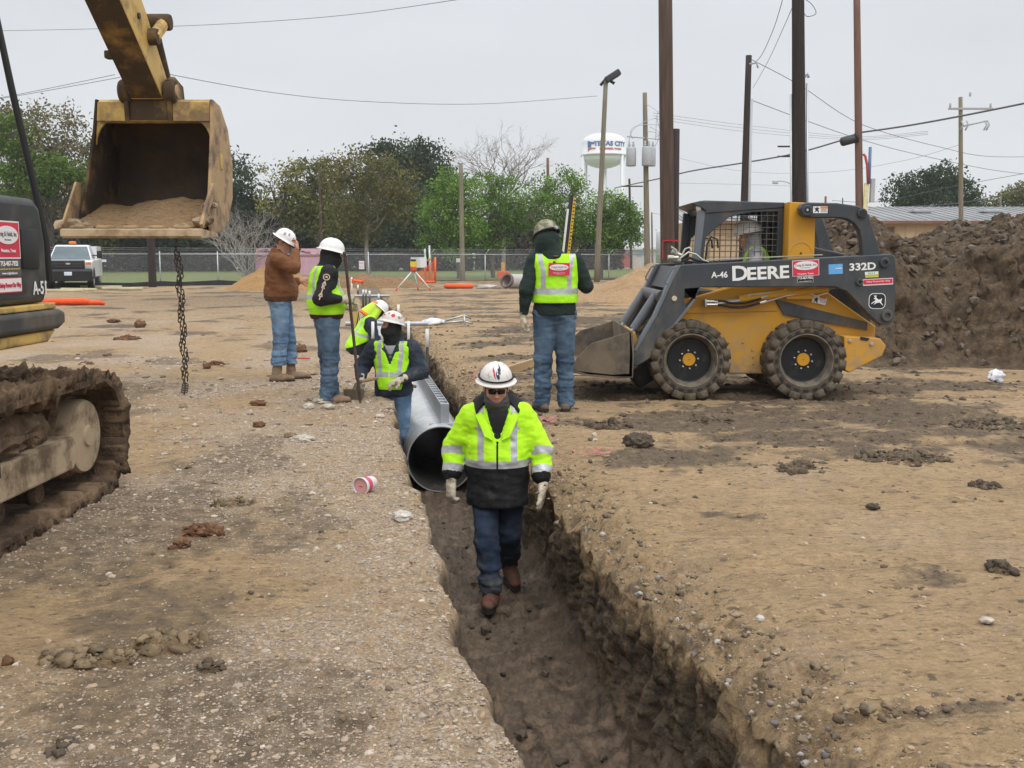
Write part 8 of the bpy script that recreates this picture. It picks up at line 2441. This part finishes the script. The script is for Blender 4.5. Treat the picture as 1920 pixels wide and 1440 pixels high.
# ---------------------------------------------------------------- orange corrugated hose and netting
ORGP = M('orange_plastic', (.80, .10, .015), .55, var=.12, scale=4)
p0, p1 = gnd(70, 573), gnd(196, 572)
mb = MB(); n_ = 260; P_ = []; rs = []
for i in range(n_):
    u = i / (n_ - 1); q = p0.lerp(p1, u); r_ = .105 if u < .72 else .105 - .03 * min(1, (u - .72) / .06)
    if u > .95: r_ *= .75
    P_.append(q + Vector((0, .05 * math.sin(u * 3), r_))); rs.append(r_ * (1 + .13 * math.sin(i * 2 * math.pi / 6.5)))
mb.tube(P_, rs, 14); tag(mb.part('corrugated_hose', ORGP), 'bright orange corrugated hose lying on the ground behind the excavator', 'hose')
p0, p1 = gnd(832, 541), gnd(888, 541)
mb = MB(); mb.tube([p0 + Vector((0, 0, .09)), p0.lerp(p1, .1) + Vector((0, 0, .12)), p0.lerp(p1, .9) + Vector((0, 0, .11)), p1 + Vector((0, 0, .08))], [.05, .12, .12, .05], 12)
tag(mb.part('barrier_roll', ORGP), 'rolled orange plastic barrier fencing lying below the grey post', 'barrier roll')
NET = M('orange_net', (.85, .14, .02), .6)
p = at(800, 537, 58)
t = thing('safety_netting', 'orange plastic safety netting hung upright beside the gate post', 'netting', (p.x, p.y, 0))
mb = MB(); W_, H_ = 1.0, 1.35
for i in range(15):
    x = -W_ / 2 + W_ * i / 14; z1 = H_ * (.45 + .55 * i / 14)
    mb.tube([(x, .06 * math.sin(i), .02), (x + .02, .05 * math.sin(i + 1), z1)], .012, 4, cap=False)
for j in range(16):
    z = .05 + j * .085; x0 = -W_ / 2 + W_ * max(0, (z / H_ - .45) / .55)
    mb.tube([(x0, .03, z), (W_ / 2, .03, z)], .010, 4, cap=False)
tag(mb.part('net', NET, t), kind='stuff')
mb = MB(); mb.tube([(W_ / 2, 0, 0), (W_ / 2, 0, H_ + .1)], .05, 8); mb.tube([(-.2, 0, .06), (W_ / 2, 0, .06)], .06, 8); mb.part('net_roll', NET, t)
p = gnd(943, 523); t = thing('traffic_barrel', 'small orange warning stand beyond the fence near the open pipe', 'barrel', (p.x, p.y, 0))
MB().box((-.4, -.2, 0), (.4, .2, .5), .05).part('barrel_body', ORGP, t); MB().box((-.12, -.12, .5), (.12, .12, 1.1), .04).part('warning_light', M('amber_lamp', (.8, .35, .05), .4), t)
# ---------------------------------------------------------------- laser level on its tripod
p = gnd(776, 545); t = thing('laser_level', 'yellow laser level on a red and white tripod before the fence', 'laser level', (p.x, p.y, 0))
RW = M('tripod_white', (.75, .75, .74), .4)
TR_R = M('tripod_red', (.60, .05, .03), .5)
for a_ in (R(200), R(-20), R(80)):
    e_ = Vector((.85 * math.cos(a_), .55 * math.sin(a_), 0)); tp_ = Vector((.06 * math.cos(a_), .06 * math.sin(a_), .86))
    mb = MB(); mb.tube([e_, tp_], .026, 8); l_ = mb.part('leg', RW, t)
    mb = MB(); mb.tube([e_ + Vector((0, 0, -.02)), e_.lerp(tp_, .14)], .034, 8); mb.part('foot', TR_R, l_)
MB().lathe([(0, .82), (.10, .82), (.13, .88), (.13, .98), (.10, 1.02), (0, 1.02)], 12).part('tripod_head', TR_R, t)
MB().box((-.14, -.12, 1.02), (.14, .12, 1.30), .04).part('instrument', M('level_yellow', (.72, .52, .04), .4), t)
MB().box((-.11, -.13, 1.28), (.11, .11, 1.38), .03).part('instrument_top', TBK, t)
# ---------------------------------------------------------------- steel pipe in the trench with the channel laid on it
PIPE = D.materials.new('spiral_steel_pipe'); PIPE.use_nodes = True
def _pipe():
    nt = PIPE.node_tree; bs = nt.nodes['Principled BSDF']
    tc = _n(nt, 'ShaderNodeTexCoord').outputs['Object']
    a = _noise(nt, tc, 5, 5, .6); b = _noise(nt, tc, 22, 4, .7)
    c = _mix(nt, _range(nt, a, .3, .7), (.56, .57, .59), (.80, .81, .82)); c = _mix(nt, _range(nt, b, .58, .75, 0, .5), c, (.30, .27, .23))
    nt.links.new(c, bs.inputs['Base Color']); bs.inputs['Metallic'].default_value = .55; bs.inputs['Roughness'].default_value = .32
_pipe()
def pipe(label, s0, s1, n, zc, r, inner_dark=True):
    p = tr(s0, n, zc); t = thing('steel_pipe', label, 'pipe', p, math.atan2(TY, TX) - math.pi / 2)
    L = s1 - s0
    nu, nv = 64, int(L / .05)
    th = np.linspace(0, 2 * np.pi, nu, endpoint=False)[None]; y = np.linspace(0, L, nv)[:, None]
    ph = (y / .62 + th / (2 * np.pi)) % 1.0
    rr_ = r + .006 * np.exp(-((ph - .5) / .04) ** 2) + .002 * np.cos(ph * 2 * np.pi * 4)
    P = np.stack([rr_ * np.cos(th), y + 0 * th, rr_ * np.sin(th)], -1).reshape(-1, 3)
    I = np.arange(nu * nv).reshape(nv, nu)
    Fq = np.stack([I[:-1], np.roll(I, -1, 1)[:-1], np.roll(I, -1, 1)[1:], I[1:]], -1).reshape(-1, 4)
    part('shell', np_mesh('shell', P, Fq), PIPE, t)
    me = MB().lathe([(r - .005, -.012), (r + .006, -.012), (r + .010, -.006), (r + .006, .02), (r - .002, .02)], 64, Matrix.Rotation(-math.pi / 2, 4, 'X')).data('x'); part('rim', me, GALV, t, 40)
    me = MB().lathe([(r - .006, -.008), (r - .006, L)], 64, Matrix.Rotation(-math.pi / 2, 4, 'X')).data('x'); part('lining', me, M('pipe_lining', (.085, .082, .08), .5, .3, var=.3, scale=4), t)
    return t
pipe('large silver spiral steel pipe lying in the trench, its dark open mouth towards us', 10.15, 15.9, .905, -.87 + .335, .335)
pipe('further length of the silver pipe in the trench beyond the bending man', 17.6, 30, .87, -.87 + .335, .335)
# galvanised channel standing on edge along the pipe's top
p = tr(10.35, .97, -.20); t = thing('metal_channel', 'galvanised metal channel standing along the top of the silver pipe', 'channel', p, math.atan2(TY, TX) - math.pi / 2)
Lc = 4.2
GALN = M('new_galvanised', (.40, .42, .45), .4, .55, var=.12, scale=3)
part('web', MB().box((-.045, 0, .0), (-.038, Lc, .205), .002).data('x'), GALN, t); part('web', MB().box((.038, 0, .0), (.045, Lc, .205), .002).data('x'), GALN, t)
part('flange', MB().box((-.0375, .01, .160), (.0375, Lc, .166), .001).data('x'), M('galvanised_inner', (.30, .31, .32), .6, .3), t)
for i in range(20): part('cross_tie', MB().box((-.0376, .03 + i * .21, .185), (.0376, .06 + i * .21, .205), .002).data('x'), GALN, t)
part('end_plate', MB().box((-.045, -.008, .0), (.045, .0, .205), .003).data('x'), GALN, t)
part('end_bracket', MB().box((-.16, -.03, -.012), (.20, .02, .004), .003).data('x'), GALN, t)
# ---------------------------------------------------------------- stakes and cross bars at the trench
STW = M('stake_white', (.74, .74, .72), .6); STD = M('stake_dark_green', (.03, .045, .03), .7)
def stake(px, y_top, y_mid, y_bot, Y, label, w=.020):
    a, m_, b = at(px, y_top, Y), at(px, y_mid, Y), at(px, y_bot, Y)
    t = thing('grade_stake', label, 'stake', b, group='white topped stakes along the trench')
    mb = MB(); mb.tube([Vector((0, 0, -.05)), m_ - b], w, 8); mb.part('stake_post', STD, t); mb = MB(); mb.tube([m_ - b, a - b], w + .002, 8); mb.part('white_top', STW, t)
stake(801, 617, 651, 790, 12.6, 'white topped green stake standing in the trench right of the man looking up')
stake(699, 603, 640, 700, 16.0, 'white topped stake in front of the bending man, left one', .022)
stake(717, 612, 640, 700, 15.4, 'white topped stake in front of the bending man, right one', .022)
stake(766, 602, 645, 720, 15.5, 'white topped stake just behind the hat of the man looking up')
stake(747, 571, 590, 640, 20.5, 'white topped stake sticking up above the decorated white hat', .022)
stake(693, 545, 556, 590, 32, 'first thin white stake beyond the bending man', .03); stake(686, 543, 553, 590, 34, 'second thin white stake beyond the bending man', .03)
stake(681, 543, 553, 585, 36, 'third thin white stake beyond the bending man', .03); stake(671, 534, 545, 585, 38, 'tallest thin white stake by the orange flags', .03); stake(710, 551, 560, 600, 30, 'thin white stake just left of the tripod', .028)
for px0, px1, py, Y, lab in ((648, 803, 607, 19.5, 'near grey steel bar laid across the trench behind the bending man'), (664, 731, 553, 34, 'far grey steel bar laid across the trench by the orange flags')):
    a, b = at(px0, py, Y), at(px1, py - 3, Y); a.z = max(.03, a.z * 0 + .06); b.z = .06
    Yg = gnd(700, py + 6).y
    a = gnd(px0, py + 5, .0); b = gnd(px1, py + 5, .0)
    mb = MB(); mb.tube([a + Vector((0, 0, .06)), b + Vector((0, 0, .06))], .05, 12); tag(mb.part('cross_bar', GALN, None, 40), lab, 'steel bar', 'steel bars across the trench')
WOODY = M('yellow_board', (.50, .34, .10), .8, var=.15, scale=5)
p = gnd(666, 640); t = MB().box((-.065, -.02, 0), (.065, .02, .72), .004).part('wooden_post', WOODY, None, None, (p.x, p.y, 0)); tag(t, 'yellow wooden post standing between digging bar and bending man', 'post')
p = gnd(660, 558); t = thing('flagged_stakes', 'cluster marker stake with orange ribbon far along the trench', 'stake', (p.x, p.y, 0))
mb = MB(); mb.tube([(0, 0, 0), (0, 0, .75)], .03, 6); mb.part('stake_post', STW, t)
for a_ in range(5):
    mb = MB(); mb.tube(bez((0, 0, .55 + a_ * .03), (.25 + .05 * a_, -.05, .72 - a_ * .06), (.42, 0, .50 + .04 * a_), 5), .035, 5); mb.part('ribbon', ORGP, t)
p = gnd(666, 690); tb = thing('black_bag', 'black canvas bag hung beside the bending man at the trench edge', 'bag', (gnd(668, 655).x, gnd(668, 655).y + .2, -.35))
P_, Fc = lump(21, .16, .14, .30, .12, 1.2, 3); part('bag_body', np_mesh('x', P_ + np.array([0, 0, .3]), Fc), BLKC, tb)
mb = MB(); mb.tube([(-.05, 0, .5), (.02, 0, .95), (.05, 0, .5)], .018, 6); mb.part('strap', BLKC, tb)
# ---------------------------------------------------------------- small things lying about
def crumple(name, label, cat, px, py, sx, sy, sz, m_, seed, rough=.3, z=0.0, Y=None, rz=0.0):
    p = gnd(px, py, z) if Y is None else at(px, py, Y)
    P_, Fc = lump(seed, sx, sy, sz, rough, 1.7, 3)
    c_, s_ = math.cos(rz), math.sin(rz)
    o = part(name, np_mesh(name, P_, Fc), m_, None, None, (p.x, p.y, p.z + sz * .55), (0, 0, rz))
    return tag(o, label, cat)
CLOTHW = M('white_cloth', (.70, .71, .74), .7, var=.06)
p = gnd(812, 609); t = thing('plastic_sack', 'crumpled white plastic sack on the ground right of the trench', 'sack', (p.x, p.y, 0))
P_, Fc = lump(31, .26, .14, .085, .35, 1.9, 3); part('sack_body', np_mesh('x', P_ + np.array([0, 0, .06]), Fc), CLOTHW, t)
p = at(1868, 709, 11.9); crumple('plastic_bag', 'white plastic bag lying on the foot of the dark dirt pile', 'bag', 1868, 712, .13, .06, .075, CLOTHW, 33, .5, Y=11.95, rz=.5)
# lightweight frame of aluminium tubes
p = gnd(862, 608); t = thing('tube_frame', 'small collapsed frame of pale metal tubes on the mud right of the sack', 'metal frame', (p.x, p.y, 0))
ALU = M('aluminium', (.46, .49, .49), .4, .6)
for a_, b_ in (((-.42, .1, .05), (.10, .0, .20)), ((-.40, -.1, .03), (.08, -.1, .08)), ((.10, .0, .22), (.12, -.1, -.01)), ((.10, .0, .20), (.24, .2, .12)), ((.12, -.02, .06), (.28, .1, .01))):
    mb = MB(); mb.tube([a_, b_], .022, 8); mb.part('tube', ALU, t)
# lumber beside the hooded man
LUM = M('lumber', (.42, .295, .165), .8, var=.18, scale=3, stretch=(.3, 6, 6))
for nm, a_, b_, w_, h_, lab in (('plank', gnd(952, 703), gnd(1003, 686), .04, .115, 'wooden plank standing on edge left of the hooded man'), ('board', gnd(1060, 706), gnd(1142, 704), .10, .03, 'thin pale board on the mud between hooded man and loader bucket'), ('stick', gnd(940, 604), gnd(990, 607), .05, .03, 'short pale stick lying on the mud left of the hooded man')):
    d_ = b_ - a_; L_ = d_.length; o = MB().box((0, -w_ / 2, 0), (L_, w_ / 2, h_), .004).part(nm, LUM, None, None, (a_.x, a_.y, -.004), (0, 0, math.atan2(d_.y, d_.x))); tag(o, lab, nm)
# clay pipe elbows beyond
p = gnd(955, 541); t = thing('pipe_elbow', 'short grey pipe elbow with a rusty open mouth left of the hooded man', 'pipe', (p.x, p.y, .0))
CONC = M('grey_concrete_pipe', (.44, .42, .41), .8, var=.15, scale=3)
mb = MB(); mb.tube([(-.05, -.25, .36), (.15, .0, .34), (.6, .25, .34), (2.2, .5, .34)], .33, 20, cap=False); mb.part('pipe_body', CONC, t, 60)
me = MB().lathe([(.28, -.06), (.36, -.06), (.36, .06), (.28, .06)], 24, Matrix.Translation((-.12, -.32, .37)) @ Matrix.Rotation(R(60), 4, 'X') @ Matrix.Rotation(R(-35), 4, 'Y'), closed=True).data('x'); part('pipe_mouth', me, M('rusty_mouth', (.16, .11, .09), .8), t, 40)
p = gnd(915, 541); crumple('rubble', 'pile of pale rubble pieces beside the orange barrier roll', 'rubble', 915, 541, .55, .25, .10, CONC, 41, .6)
# paper cup
p = gnd(684, 926); t = thing('paper_cup', 'white and pink paper cup lying on the gravel left of the pipe mouth', 'cup', (p.x, p.y, .055), R(-26))
CUPM = Matrix.Translation((0, -.05, .004)) @ Matrix.Rotation(R(-90), 4, 'X')
MB().lathe([(.054, .0), (.0585, .0), (.060, .004), (.057, .008), (.042, .135), (.040, .138), (0, .138)], 30, CUPM).part('cup_wall', M('cup_white', (.72, .66, .67), .6, var=.04), t, 40)
MB().lathe([(0, .012), (.055, .012), (.0555, .02), (.04, .13)], 30, CUPM).part('cup_inside', M('cup_pink', (.60, .33, .32), .6), t, 40)
MB().lathe([(.0560, .028), (.0505, .072), (.0495, .072), (.0550, .028)], 30, CUPM).part('print_band', M('cup_red', (.58, .08, .14), .6), t, 40)
letter('WHATA', .022, (-.004, -.0385 - .001, .0), RDP, t) if False else None
MB().box((-.017, -.0405, -.002), (.013, -.0385, .003), .0005).part('print_line', RDP, t)
# stones
ROCK = M('pale_limestone', (.44, .395, .33), .9, var=.25, scale=9, bump=.5, bscale=40)
ROCKW = M('white_limestone', (.50, .465, .41), .9, var=.2, scale=9, bump=.5, bscale=40)
CLOD_B = M('red_brown_clay', (.155, .082, .045), .95, var=.35, scale=8, bump=.8, bscale=40, bdist=.02)
CLOD_D = M('dark_clay', (.095, .075, .056), .95, var=.35, scale=8, bump=.8, bscale=40, bdist=.02)
CLOD_T = M('tan_clay', (.20, .145, .085), .95, var=.35, scale=8, bump=.8, bscale=40, bdist=.02)
def stone(label, px, py, w, h, m_, seed, nm='rock', cat='rock', rough=.28, deep=.8, z=0.0, sink=.35):
    """w, h: its size in the photograph's pixels"""
    p = gnd(px, py, z); k = p.y / F_PX
    P_, Fc = lump(seed, w * k / 2, w * k / 2 * deep, h * k / 2, rough * (1.25 if nm == 'clay_lump' else 1), 2.6 if nm == 'clay_lump' else 1.9, 4 if w > 34 else 3)
    o = part(nm, np_mesh(nm, P_, Fc), m_, None, None, (p.x, p.y, p.z + h * k / 2 * (1 - sink)))
    return tag(o, label, cat)
stone('pale rock at the toe of the man with the digging bar', 607, 757, 36, 14, ROCK, 51)
stone('white rock left of the digging bar man\'s feet', 579, 766, 21, 13, ROCKW, 52)
stone('flat tan rock beside the pale rock at the digging bar man\'s toe', 616, 766, 26, 12, ROCK, 53)
stone('long pale rock lying alone on the gravel between track and trench', 567, 828, 44, 16, ROCK, 54)
stone('brown rock leaning on the long pale rock', 545, 822, 26, 14, CLOD_T, 55)
stone('large white rock at the trench edge below the cup', 754, 975, 40, 22, ROCKW, 56, rough=.22)
stone('half buried pale rock near the trench edge under the man looking up', 712, 783, 20, 9, ROCK, 57)
stone('rough dark clay lump standing alone on the right bank', 1198, 840, 54, 36, CLOD_D, 61, 'clay_lump', 'clay lump', .30)
stone('tiny brown clod at the left edge', 15, 1247, 22, 22, CLOD_B, 70, 'clay_lump', 'clay lump', .4)
stone('brown clod beside the tan boots of the jacketed man', 563, 660, 24, 18, CLOD_B, 71, 'clay_lump', 'clay lump', .4)
stone('small brown clod by the clod cluster right of the chain', 388, 691, 14, 9, CLOD_B, 73, 'clay_lump', 'clay lump', .45)
stone('brown clod left of the chain at mid height', 262, 613, 20, 15, CLOD_B, 74, 'clay_lump', 'clay lump', .45)
stone('flat brown clod left of the chain, highest one', 213, 604, 24, 7, CLOD_B, 75, 'clay_lump', 'clay lump', .45)
stone('flat clod above the excavator track', 162, 686, 24, 10, CLOD_B, 77, 'clay_lump', 'clay lump', .45)
stone('brown clod on gravel left of the rocks by the digging bar man', 484, 760, 28, 12, CLOD_B, 78, 'clay_lump', 'clay lump', .45)
stone('dark clod at mid left bank above the grey gravel patch', 486, 800, 22, 12, CLOD_B, 79, 'clay_lump', 'clay lump', .45)
stone('pale grey stone on the right bank near the edge', 1425, 1164, 18, 14, ROCKW, 82)
stone('pale grey stone far right on the near bank', 1850, 1166, 28, 12, ROCK, 83)
stone('dark clod near centre of the right bank', 1636, 953, 24, 12, CLOD_D, 84, 'clay_lump', 'clay lump', .5)
def mound(label, px, py, w, d, h, soil, seed, rough=.5):
    """a crumbled low heap: w wide in the picture's pixels, d deep and h high in metres"""
    p = gnd(px, py); k = p.y / F_PX; rx = w * k / 2
    def f(X, Y):
        u, v = (X - p.x) / rx, (Y - p.y) / d
        q = 1 - u * u * (1 + .5 * noise2(X * 3, 0 * X + seed)) - v * v - .5 * fbm2(X * 4, Y * 4, 4, seed, .6)
        return .55 * h * np.clip(q, -.2, 1) * (.8 + .5 * fbm2(X * 12, Y * 12, 3, seed + 2)) + h * .25 * fbm2(X * 26, Y * 26, 3, seed + 4) * (q > 0) - .004
    heap('clay_lump', label, p.x, p.y, rx * 1.35, d * 1.35, f, soil, .011, 'clay lump')
    m_ = int(26 + 300 * rx); a_ = rng.uniform(0, 6.28, m_); q = rng.uniform(0, 1, m_) ** .5 * 1.05
    x, y = p.x + rx * q * np.cos(a_), p.y + d * q * np.sin(a_)
    z = np.maximum(f(x.astype(np.float32), y.astype(np.float32)), 0)
    CRB.append((np.stack([x, y, z + .004], -1), h * (.10 + .42 * rng.uniform(0, 1, m_) ** 2.5), np.array(soil['tone'])[None] * rng.uniform(.55, 1.45, (m_, 1))))
CRB = []
MDK, MRD, MTN = soil_material('dark_clump', False, (.62, .60, .58), .55), soil_material('red_clump', False, (.62, .40, .28), .25), soil_material('tan_clump', False, (.74, .70, .62), .30)
MDK['tone'], MRD['tone'], MTN['tone'] = (.125, .095, .066), (.17, .085, .045), (.205, .15, .09)
mound('long low dark clay heap left of the lone lump', 1140, 800, 84, .14, .07, MDK, 62)
mound('long red brown clay slab on the left bank', 378, 1000, 84, .09, .065, MRD, 63, .3)
mound('small red brown clay piece below the long slab', 340, 1024, 30, .05, .045, MRD, 64, .3)
mound('flat dark clay patch near the excavator track tip', 435, 945, 80, .10, .045, MTN, 65)
mound('crumbled clay ridge on the near left bank', 320, 1206, 135, .10, .065, MTN, 66)
mound('crumbled clay heap left of the near ridge', 165, 1236, 190, .10, .065, MTN, 67)
mound('small dark clod at the bottom left corner', 122, 1405, 44, .05, .045, MDK, 68)
mound('dark clod on gravel right of the near ridge', 398, 1255, 46, .04, .04, MDK, 69)
mound('brown clod cluster right of the chain', 402, 683, 36, .14, .07, MRD, 72)
mound('wide brown clod group left of the chain', 240, 636, 44, .2, .09, MRD, 76)
mound('dark clay lump pair below the dirt pile foot', 1845, 912, 44, .09, .06, MDK, 81)
mound('dark crumbled clay at the far right middle', 1875, 1068, 44, .08, .06, MDK, 80)
mound('dark churned clay left of the loader wheel tracks', 1500, 880, 130, .22, .06, MDK, 91)
mound('dark churned clay right of the loader wheel tracks', 1690, 862, 170, .25, .07, MDK, 92)
mound('dark clay scraps at the right edge below the white bag', 1860, 800, 150, .3, .08, MDK, 93)
mound('small clay scraps between lone lump and loader bucket', 1330, 790, 90, .16, .05, MDK, 94)
scatter('dirt_crumbs', np.concatenate([c[0] for c in CRB]), np.concatenate([c[1] for c in CRB]), np.concatenate([c[2] for c in CRB]), ICO2, CLAY, .75, .3, True)
# sprayed pink marks: thin paint on the soil
PNK = M('pink_marking_paint', (.50, .16, .18), .9, var=.3, scale=20)
def splash(label, px, py, w, h, n_=34):
    mb = MB()
    for i in range(n_):
        x, y = px + rnd.gauss(0, w / 3.4), py + rnd.gauss(0, h / 3.4)
        p = gnd(x, y); z = ground_z(p.x, p.y) + .012
        r_ = rnd.uniform(.007, .019); pts = []
        for j in range(7):
            a_ = 2 * math.pi * j / 7; q = r_ * rnd.uniform(.5, 1.2); pts.append((p.x + q * 1.6 * math.cos(a_), p.y + q * math.sin(a_), z + rnd.uniform(-.002, .004) + i * .0003))
        mb.poly(pts)
    tag(mb.part('paint_mark', PNK), label, 'paint mark', 'pink paint marks on the soil')
splash('pink paint mark just right of the walking man\'s shoulder', 1030, 790, 50, 16)
splash('pink paint mark beside the clay lump on the right bank', 1122, 853, 44, 14)
splash('pink paint mark on the bank behind the sunglasses man\'s hat', 890, 706, 34, 7, 30)
splash('pink paint mark on the gravel near the black bag', 655, 648, 20, 5, 20)
# marker flag lying by the boots
p = gnd(556, 674); o = MB().box((0, -.012, 0), (.22, .012, .02), .004).part('marker_flag', RDP, None, None, (p.x, p.y, .012), (0, 0, -.3)); tag(o, 'red marker stick lying by the tan boots', 'marker')
# ================================================================ thin damp air
HZ = D.materials.new('damp_air'); HZ.use_nodes = True
_nt = HZ.node_tree; _nt.nodes.remove(_nt.nodes['Principled BSDF'])
_v = _n(_nt, 'ShaderNodeVolumePrincipled'); _v.inputs['Color'].default_value = (.93, .95, .97, 1); _v.inputs['Density'].default_value = .00045; _v.inputs['Anisotropy'].default_value = .0
_nt.links.new(_v.outputs[0], _nt.nodes['Material Output'].inputs['Volume'])
tag(MB().box((-420, -95, -2.2), (420, 420, 70)).part('haze', HZ), kind='stuff')
